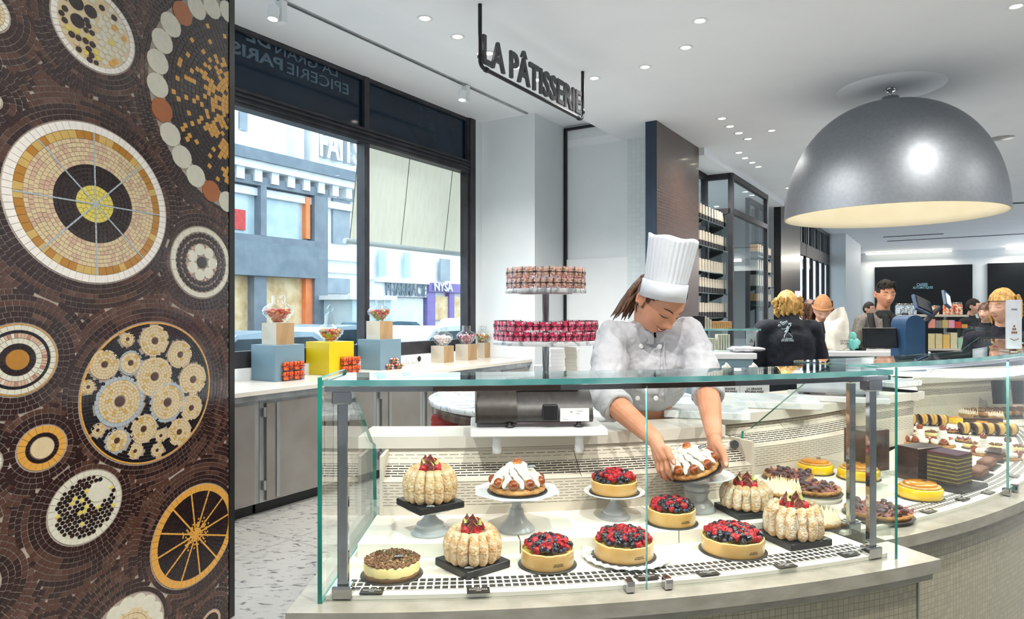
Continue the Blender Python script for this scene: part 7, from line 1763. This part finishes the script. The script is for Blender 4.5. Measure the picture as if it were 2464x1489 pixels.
# hair and ponytail
c = MB(); b = MB(); b.sph((0, 0, 0), 1, 48, 36, 0, None, head_shape)
for f in b.f:
    m_ = sum((Vector(b.v[i]) for i in f), Vector())/len(f)
    if m_.y > .026 or (m_.y > -.047+.55*max(0, .050-m_.z) and m_.z > -.03):
        if m_.z > -.075 or m_.y > .03: c.add([Vector(b.v[i])*1.055+Vector((0, .002, .001)) for i in f], [tuple(range(len(f)))], 0, True, HM)
c.build('hair', X['hair'], ch, world=True)
c = MB(); hr = random.Random(4); p0 = HM @ Vector((0, .104, .03))
ends = [at(1480, 764, 2.55), at(1486, 756, 2.5), at(1496, 764, 2.56), at(1508, 762, 2.52), at(1520, 768, 2.54)]
for k in range(26):
    e_ = ends[k % 5]+Vector((hr.uniform(-.015, .015), hr.uniform(-.03, .03), hr.uniform(-.012, .012))); mid = p0.lerp(e_, .45)+Vector((hr.uniform(-.012, .012), hr.uniform(-.01, .02), .020+hr.uniform(-.012, .018)))
    q0 = p0+Vector((hr.uniform(-.01, .01), hr.uniform(-.02, .01), hr.uniform(-.012, .012))); pts = [q0, q0.lerp(mid, .5)+Vector((0, 0, .008)), mid, mid.lerp(e_, .5)+Vector((0, 0, .002)), e_]
    c.tube(pts, [.010, .013, .012, .009, .001], 7)
c.build('ponytail', X['hair'], ch, world=True)
q = HM @ Vector((-.079, .004, -.034)); c = MB(); c.sph((0, 0, 0), .0028, 8, 6); c.sph((0.001, -.001, -.004), .0022, 8, 6); c.build('earring', X['chrome'], ch, loc=q-ch.location)
# paper hat: band and pleated crown
hb = at(1594, 717, 2.386); HT = Matrix.Translation(hb) @ Matrix.Rotation(R(8.5), 4, 'Y') @ Matrix.Rotation(R(9), 4, 'X') @ Matrix.Diagonal((1, 1.12, 1, 1))
c = MB(); c.lathe([(.0785, 0), (.0797, .0), (.0785, .058), (.0755, .060)], 64, 0, HT); o = c.build('hat_band', X['hat'], ch, world=True)
c = MB(); NP = 30
def pleat(rr, z, a): return (rr*(1-.05*abs(math.cos(a*NP/2))**6*min(1, (z-.04)/.05)+.015*math.sin(a*3+z*18)), z+.003*math.sin(a*5)*(z > .19))
c.lathe([(.0745, .050), (.0745, .064), (.0765, .09), (.079, .13), (.082, .17), (.0845, .20), (.0855, .212), (.082, .213), (.075, .19), (0, .175)], 150, 0, HT, True, warp=pleat); c.build('hat_crown', X['hat'], ch, world=True)
# jacket
b = MB(); sh = Matrix.Translation((0, 0, 0))
b.sph((.508, 2.545, 1.285), (.150, .105, .155), 24, 16); b.sph((.512, 2.59, 1.235), (.122, .098, .125), 24, 16); b.caps(sL, sR, .060, .060, 18); b.caps((.50, 2.56, 1.40), (.507, 2.53, 1.435), .085, .062, 18)
b.caps(sL, sL.lerp(eL, .5)+Vector((-.004, .0, 0)), .066, .064, 18); b.caps(sL.lerp(eL, .5)+Vector((-.004, 0, 0)), eL, .064, .056, 18); b.caps(eL, eL.lerp(wL, .16), .056, .050, 18)
b.caps(sR, sR.lerp(eR, .5)+Vector((.006, 0, 0)), .066, .062, 18); b.caps(sR.lerp(eR, .5)+Vector((.006, 0, 0)), eR, .062, .054, 18); b.caps(eR, eR.lerp(wR, .08), .054, .050, 18)
b.caps(sL.lerp(Vector((.508, 2.54, 1.3)), .3), (.46, 2.54, 1.27), .075, .09); b.caps(sR.lerp(Vector((.508, 2.54, 1.3)), .3), (.56, 2.54, 1.27), .075, .09)
jk = remesh(b.build('jacket', X['cloth'], ch, world=True), .006, 4, .5); folds(jk, .026, .055)
for e_, w_, k0, k1, r_ in ((eL, wL, .10, .30, .050), (eR, wR, .03, .22, .048)):
    a_, z_ = e_.lerp(w_, k0), e_.lerp(w_, k1); d_ = (z_-a_).normalized(); c = MB()
    M = Matrix.Translation(a_) @ d_.to_track_quat('Z', 'Y').to_matrix().to_4x4(); L_ = (z_-a_).length
    c.lathe([(r_*.8, L_*.98), (r_*.98, L_*1.02), (r_*1.10, L_*.9), (r_*1.14, L_*.4), (r_*1.06, 0), (r_*.9, -.004)], 36, 0, M, True, warp=lambda rr, z, a: (rr*(1+.035*math.sin(a*3+1)+.02*math.sin(a*7)), z+.003*math.sin(a*2)))
    c.lathe([(r_*1.06, L_*.84), (r_*1.13, L_*.80), (r_*1.10, L_*.5)], 36, 0, M, True, warp=lambda rr, z, a: (rr*(1+.03*math.sin(a*4)), z+.006*math.sin(a*2+2))); c.build('rolled_cuff', X['cloth'], ch, world=True)
# stand-up collar, black kerchief, placket and buttons
c = MB(); CM = Matrix.Translation((.506, 2.512, 1.425)) @ Matrix.Rotation(R(26), 4, 'X') @ Matrix.Rotation(R(-4), 4, 'Y')
c.lathe([(.072, -.012), (.068, .012), (.064, .034), (.061, .034), (.064, .01), (.066, -.01)], 40, 0, CM, True, a0=-PI/2+.10, a1=3*PI/2-.04); c.build('collar', X['cloth'], ch, world=True)
c = MB(); c.lathe([(.056, -.02), (.060, .0), (.058, .020), (.050, .024)], 30, 0, CM, True); c.sph(CM @ Vector((.004, -.058, .016)), (.009, .006, .011), 12, 8); c.build('black_kerchief', X['scarf'], ch, world=True)
X['button'] = mat('white_button', 'd4d4d6', 'e0e0e2', 30, .3)
def on_chest(x, y):                                                    # nearest jacket point on the line of sight
    dv = Vector(((x-CX)/F, 1, -(y-HY)/F)); best = 9
    for cc, rr in (((.508, 2.545, 1.285), (.156, .112, .161)), ((.512, 2.59, 1.235), (.128, .105, .131)), ((.46, 2.54, 1.27), (.093, .093, .093)), ((.56, 2.54, 1.27), (.093, .093, .093))):
        o_ = Vector(((0-cc[0])/rr[0], (0-cc[1])/rr[1], (HC-cc[2])/rr[2])); d_ = Vector((dv.x/rr[0], dv.y/rr[1], dv.z/rr[2])); a = d_.dot(d_); b_ = 2*o_.dot(d_); c_ = o_.dot(o_)-1; D = b_*b_-4*a*c_
        if D > 0: best = min(best, (-b_-math.sqrt(D))/(2*a))
    return Vector((0, 0, HC))+dv*(best-.004) if best < 9 else None
for i, (x, y) in enumerate(((1543, 833), (1587, 834), (1534, 958), (1578, 958), (1540, 895), (1583, 896))):
    q = on_chest(x, y)
    if q is None: continue
    c = MB(); c.lathe([(0, -.002), (.0085, -.002), (.0088, .001), (.0065, .002), (0, .0012)], 20, 0, Matrix.Rotation(PI/2, 4, 'X')); c.build('button', X['button'], ch, loc=q-ch.location)
c = MB(); pts = [on_chest(1600-3*math.sin((y-808)/30), y) for y in range(816, 976, 10)]; pts = [p for p in pts if p is not None]
for k in range(len(pts)-1): pass
c.tube(pts, .0022, 6); c.build('placket_edge', X['cloth'], ch, world=True)
b = MB(); b.sph((.512, 2.63, 1.03), (.128, .104, .12), 24, 16); b.caps((.46, 2.67, .95), (.45, 2.70, .30), .10, .12, 18); b.caps((.57, 2.67, .95), (.58, 2.70, .30), .10, .12, 18); remesh(b.build('apron', X['apron'], ch, world=True), .01, 3)
for s in (-1, 1): c = MB(); c.caps((.515+s*.09, 2.74, .04), (.515+s*.1, 2.60, .035), .042, .038, 12); c.build('shoe', X['black'], ch, world=True)
# other people
def person(lab, x, y, Y, yaw, jacket, hair, skin='skin2', style='short', pitch=0, sc=1.0, arms='down', smile=.002, lean=0, kind='person', extra=None, roll=0, neck=.205):
    hp = at(x, y, Y); H = hp.z+.116*sc; t = thing(kind, lab, 'person', (hp.x, Y, 0)); L = t.location
    M = Matrix.Translation(hp) @ Matrix.Rotation(R(roll), 4, 'Y') @ Matrix.Rotation(R(yaw), 4, 'Z') @ Matrix.Rotation(R(pitch), 4, 'X') @ Matrix.Diagonal((sc, sc, sc, 1))
    Rz = Matrix.Translation((hp.x, Y, 0)) @ Matrix.Rotation(R(yaw)*(.6 if abs(yaw) < 120 else 1), 4, 'Z')
    def P_(a, b_, z): return Rz @ Vector((a, b_+.03, z))
    zs = hp.z-neck*sc; w_ = .185*sc
    b = MB(); add_head(b, M); b.caps(M @ Vector((0, .02, -.06)), P_(0, .02, zs+.06), .05*sc, .055*sc); b.caps(P_(0, .015, zs+.01), P_(0, .01, zs-.10), .052, .085); b.caps(P_(0, .01, zs-.10), P_(0, 0, zs-.35), .085, .1)
    b.caps(P_(0, 0, zs-.35), P_(0, .02, .9), .1, .1)
    for s in (-1, 1): b.caps(P_(s*.09, .02, .9), P_(s*.09, .0, .48), .07, .05); b.caps(P_(s*.09, 0, .48), P_(s*.09, .03, .08), .05, .035)
    hands = []
    for s in (-1, 1):
        if arms == 'down': e_, h_ = P_(s*(w_+.05), .03, zs-.28), P_(s*(w_+.05), -.06, zs-.50)
        elif arms == 'desk': e_, h_ = P_(s*(w_+.06), .0, zs-.29), P_(s*.12, -.24, zs-.33)
        else: e_, h_ = P_(s*(w_+.03), -.02, zs-.27), P_(s*.07, -.22, zs-.18)
        hands.append((P_(s*w_, 0, zs-.03), e_, h_)); d_ = (h_-e_).normalized()
        b.caps(P_(s*w_, 0, zs-.03), e_, .04, .036); b.caps(e_, h_, .036, .026)
        side = d_.cross(Vector((0, 0, 1))).normalized()
        for k in range(4):
            q = h_+d_*.075+side*(.024-.016*k); b.caps(h_, q, .018, .011, 8); b.caps(q, q+d_*.035+Vector((0, 0, -.012)), .0085, .008, 8); b.caps(q+d_*.035+Vector((0, 0, -.012)), q+d_*.052+Vector((0, 0, -.034)), .008, .0065, 8)
        b.caps(h_+d_*.02, h_+d_*.055-side*s*-.035, .012, .009, 8)
    remesh(b.build('body', X[skin], t, world=True), .006, 1, .4)
    b = MB(); b.caps(P_(-w_*.92, .01, zs-.03), P_(w_*.92, .01, zs-.03), .066, .066, 16); b.caps(P_(0, .01, zs-.12), P_(0, .02, .98), .135, .135, 20)
    b.caps(P_(-.07, .01, zs-.12), P_(-.05, .02, .98), .115, .12, 18); b.caps(P_(.07, .01, zs-.12), P_(.05, .02, .98), .115, .12, 18); b.caps(P_(0, .02, zs-.01), P_(0, .02, zs+.04), .105, .072, 16)
    for s_, e_, h_ in hands: b.caps(s_, e_, .062, .054, 16); b.caps(e_, e_.lerp(h_, .9), .054, .040, 16)
    folds(remesh(b.build('jacket', X[jacket], t, world=True), .012, 3), .02, .1)
    b = MB(); 
    for s in (-1, 1): b.caps(P_(s*.085, .02, .98), P_(s*.10, .01, .12), .11, .07, 14)
    remesh(b.build('trousers', X['apron'], t, world=True), .014, 3)
    for s in (-1, 1): c = MB(); c.caps(P_(s*.09, .05, .04), P_(s*.1, -.10, .035), .042, .036, 10); c.build('shoe', X['black'], t, world=True)
    hb_ = MB(); hb_.sph((0, 0, 0), 1, 44, 32, 0, None, head_shape); c = MB(); hr = random.Random(int(x)); th = {'short': 1.09, 'tousled': 1.16, 'bob': 1.14, 'long': 1.10, 'none': 1.03}[style]
    for f in hb_.f:
        m_ = sum((Vector(hb_.v[i]) for i in f), Vector())/len(f)
        keep = m_.y > .012 or m_.z > (.050 if style != 'bob' else .030) or (m_.y > -.045 and m_.z > .012 and abs(m_.x) > .045)
        if style == 'short' and m_.z < -.05: keep = False
        if keep: c.add([Vector(hb_.v[i])*(th+.05*noise.noise(Vector(hb_.v[i])*38))+Vector((0, .002, .003)) for i in f], [tuple(range(len(f)))], 0, True, M)
    if style in ('tousled', 'bob', 'long'):
        for k in range(46 if style != 'long' else 40):
            a = hr.uniform(.05 if style != 'tousled' else -.2, PI-.05 if style != 'tousled' else PI+.2); z0 = hr.uniform(-.02, .09); rr = .088
            p0 = Vector((math.cos(a)*rr*.95, math.sin(a)*rr+.01, z0)); dz = {'tousled': .055, 'bob': .12, 'long': .24}[style]*hr.uniform(.7, 1.1)
            p1 = p0+Vector((math.cos(a)*.018, math.sin(a)*.014, -dz*.5)); p2 = p0+Vector((math.cos(a)*.002+hr.uniform(-.01, .01), math.sin(a)*.002, -dz)); c.tube([M @ p0, M @ p1, M @ p2], [.012*sc, .014*sc, .003*sc], 6)
    if style == 'short' and extra != 'noquiff':
        for k in range(30): a = hr.uniform(PI*1.02, PI*1.98); p0 = Vector((math.cos(a)*.055, math.sin(a)*.06, .085+hr.uniform(-.01, .02))); p2 = p0+Vector((math.cos(a)*.022, math.sin(a)*.022-.006, -.030+hr.uniform(-.01, .01))); c.tube([M @ p0, M @ ((p0+p2)/2+Vector((0, -.006, .008))), M @ p2], [.012, .012, .003], 6)
    c.build('hair', X[hair], t, world=True)
    if abs(yaw) < 120: face_features(t, M, hair, smile, False)
    return t, M, P_, zs
t, M, P_, zs = person('blond staff member seen from behind in a dark navy fleece with a white figure emblem', 1893, 742, 5.1, 178, 'navy', 'hairb', style='tousled', arms='desk', neck=.118)
c = MB(); c.lathe([(.085, -.02), (.075, .02), (.066, .055), (.060, .055), (.062, .01)], 28, 0, Matrix.Translation(P_(0, .015, zs)), True); c.build('collar', X['navy'], t, world=True)
X['emb'] = mat('pale_emblem', 'b8d4dc', 'd0e4ea', 30, .6)
jk = [k for k in bpy.data.objects if k.parent == t and k.name.startswith('jacket')][0]
def ep(x, y, d=0): q = at(x, y, 4.915-d); return q-t.location
c = MB()
for pts, r_ in (([(1897, 785), (1894, 795), (1890, 800)], .010), ([(1893, 789), (1885, 792), (1881, 790)], .004), ([(1898, 788), (1903, 783), (1903, 776)], .004), ([(1893, 799), (1888, 806), (1887, 812)], .005), ([(1897, 799), (1903, 806), (1907, 811)], .005),
                ([(1899, 777), (1899.5, 781)], .007)): c.tube([ep(*p) for p in pts], r_, 6, flat=.35)
c.add([ep(1893, 792), ep(1899, 792), ep(1904, 801), ep(1889, 801)], [(0, 1, 2, 3), (3, 2, 1, 0)])
for cx_, cy_, rr_ in ((1884, 779, 3), (1880, 776, 2.4), (1888, 776, 2.6), (1893, 774, 2), (1875, 783, 2.4)): c.tube([ep(cx_+rr_*math.cos(a), cy_+rr_*.8*math.sin(a)) for a in [R(k*40) for k in range(9)]], .0022, 5)
c.build('emblem', X['emb'], t)
for txt, yy, ww in (('LA GRANDE', 815, 24), ('EPICERIE PARIS', 819.5, 30)):
    me = text_mesh(txt, 1, .001, .01); xs = [v.co.x for v in me.vertices]; ys = [v.co.y for v in me.vertices]; k_ = ww/F*4.9/(max(xs)-min(xs))
    for v in me.vertices: v.co.x *= k_; v.co.y *= k_*1.3
    me.materials.append(X['emb']); o = bpy.data.objects.new('lettering', me); COL.objects.link(o); o.parent = t; o.location = ep(1895, yy); o.rotation_euler = (PI/2, 0, 0)
t, M, P_, zs = person('customer in a camel knit hat and dark scarf looking down by the white bag', 1979, 746, 6.3, -14, 'coat', 'hair', style='long', pitch=22, arms='front', sc=.96)
c = MB(); c.sph((0, 0, 0), 1, 36, 26, 0, None, lambda v: head_shape(v)); b = MB()
for f in c.f:
    m_ = sum((Vector(c.v[i]) for i in f), Vector())/len(f)
    if m_.z > .028+.25*m_.y*-1*0: b.add([Vector(c.v[i])*Vector((1, 1, 1)) for i in f], [tuple(range(len(f)))])
b.v = [tuple(Vector(v)*1.17+Vector((0, .004, .012+.008*max(0, v[2]/.116)**3))) for v in b.v]; q = MB(); q.add(b.v, b.f, 0, True, M); q.build('knit_hat', X['beanie'], t, world=True)
c = MB(); c.lathe([(.088, .022), (.096, .03), (.096, .046), (.088, .052)], 30, 0, M @ Matrix.Diagonal((1, 1.18, 1, 1)), True); c.build('hat_brim', X['beanie'], t, world=True)
c = MB(); c.lathe([(.06, .09), (.09, .06), (.10, .02), (.085, -.02), (.07, -.03)], 30, 0, Matrix.Translation(P_(0, 0, zs)), True, warp=lambda r_, z, a: (r_*(1+.06*math.sin(a*5)), z)); c.caps(P_(-.05, -.12, zs), P_(-.04, -.16, zs-.3), .04, .05, 10); c.caps(P_(.05, -.12, zs), P_(.03, -.16, zs-.28), .04, .05, 10); c.build('scarf', X['scarf'], t, world=True)
t, M, P_, zs = person('dark haired man in a grey coat with black scarf behind the till', 2130, 708, 6.2, -6, 'grey', 'hairk', 'skin', 'short', 4, 1.05)
c = MB(); c.lathe([(.055, .07), (.075, .05), (.082, .015), (.07, -.02)], 28, 0, Matrix.Translation(P_(0, 0, zs)), True); c.caps(P_(-.035, -.115, zs+.01), P_(-.012, -.135, zs-.34), .028, .034, 10); c.caps(P_(.035, -.115, zs+.01), P_(.012, -.135, zs-.34), .028, .034, 10); c.build('scarf', X['scarf'], t, world=True)
for s in (-1, 1): c = MB(); c.tube([P_(s*.15, -.075, zs+.045), P_(s*.15, -.125, zs-.10), P_(s*.155, -.13, zs-.3)], [.03]*3, 8, flat=.4); c.build('backpack_strap', X['black'], t, world=True)
person('blond woman in a dark jacket at the right edge facing left', 2412, 738, 5.25, -72, 'navy', 'hairb', style='bob', sc=1.08)
person('person with dark brown hair mostly hidden behind the knit hat customer', 1948, 748, 7.8, 160, 'scarf', 'hair', style='bob')
person('distant person in blue beside the far doors', 2092, 744, 11.5, 30, 'blue', 'hairk', extra='noquiff')
person('distant dark haired person in black left of the blond woman', 2372, 752, 8.6, -60, 'navy', 'hair', style='bob')
person('distant person with brown hair behind the goods shelf', 2343, 738, 10.5, 40, 'scarf', 'hairk', extra='noquiff')
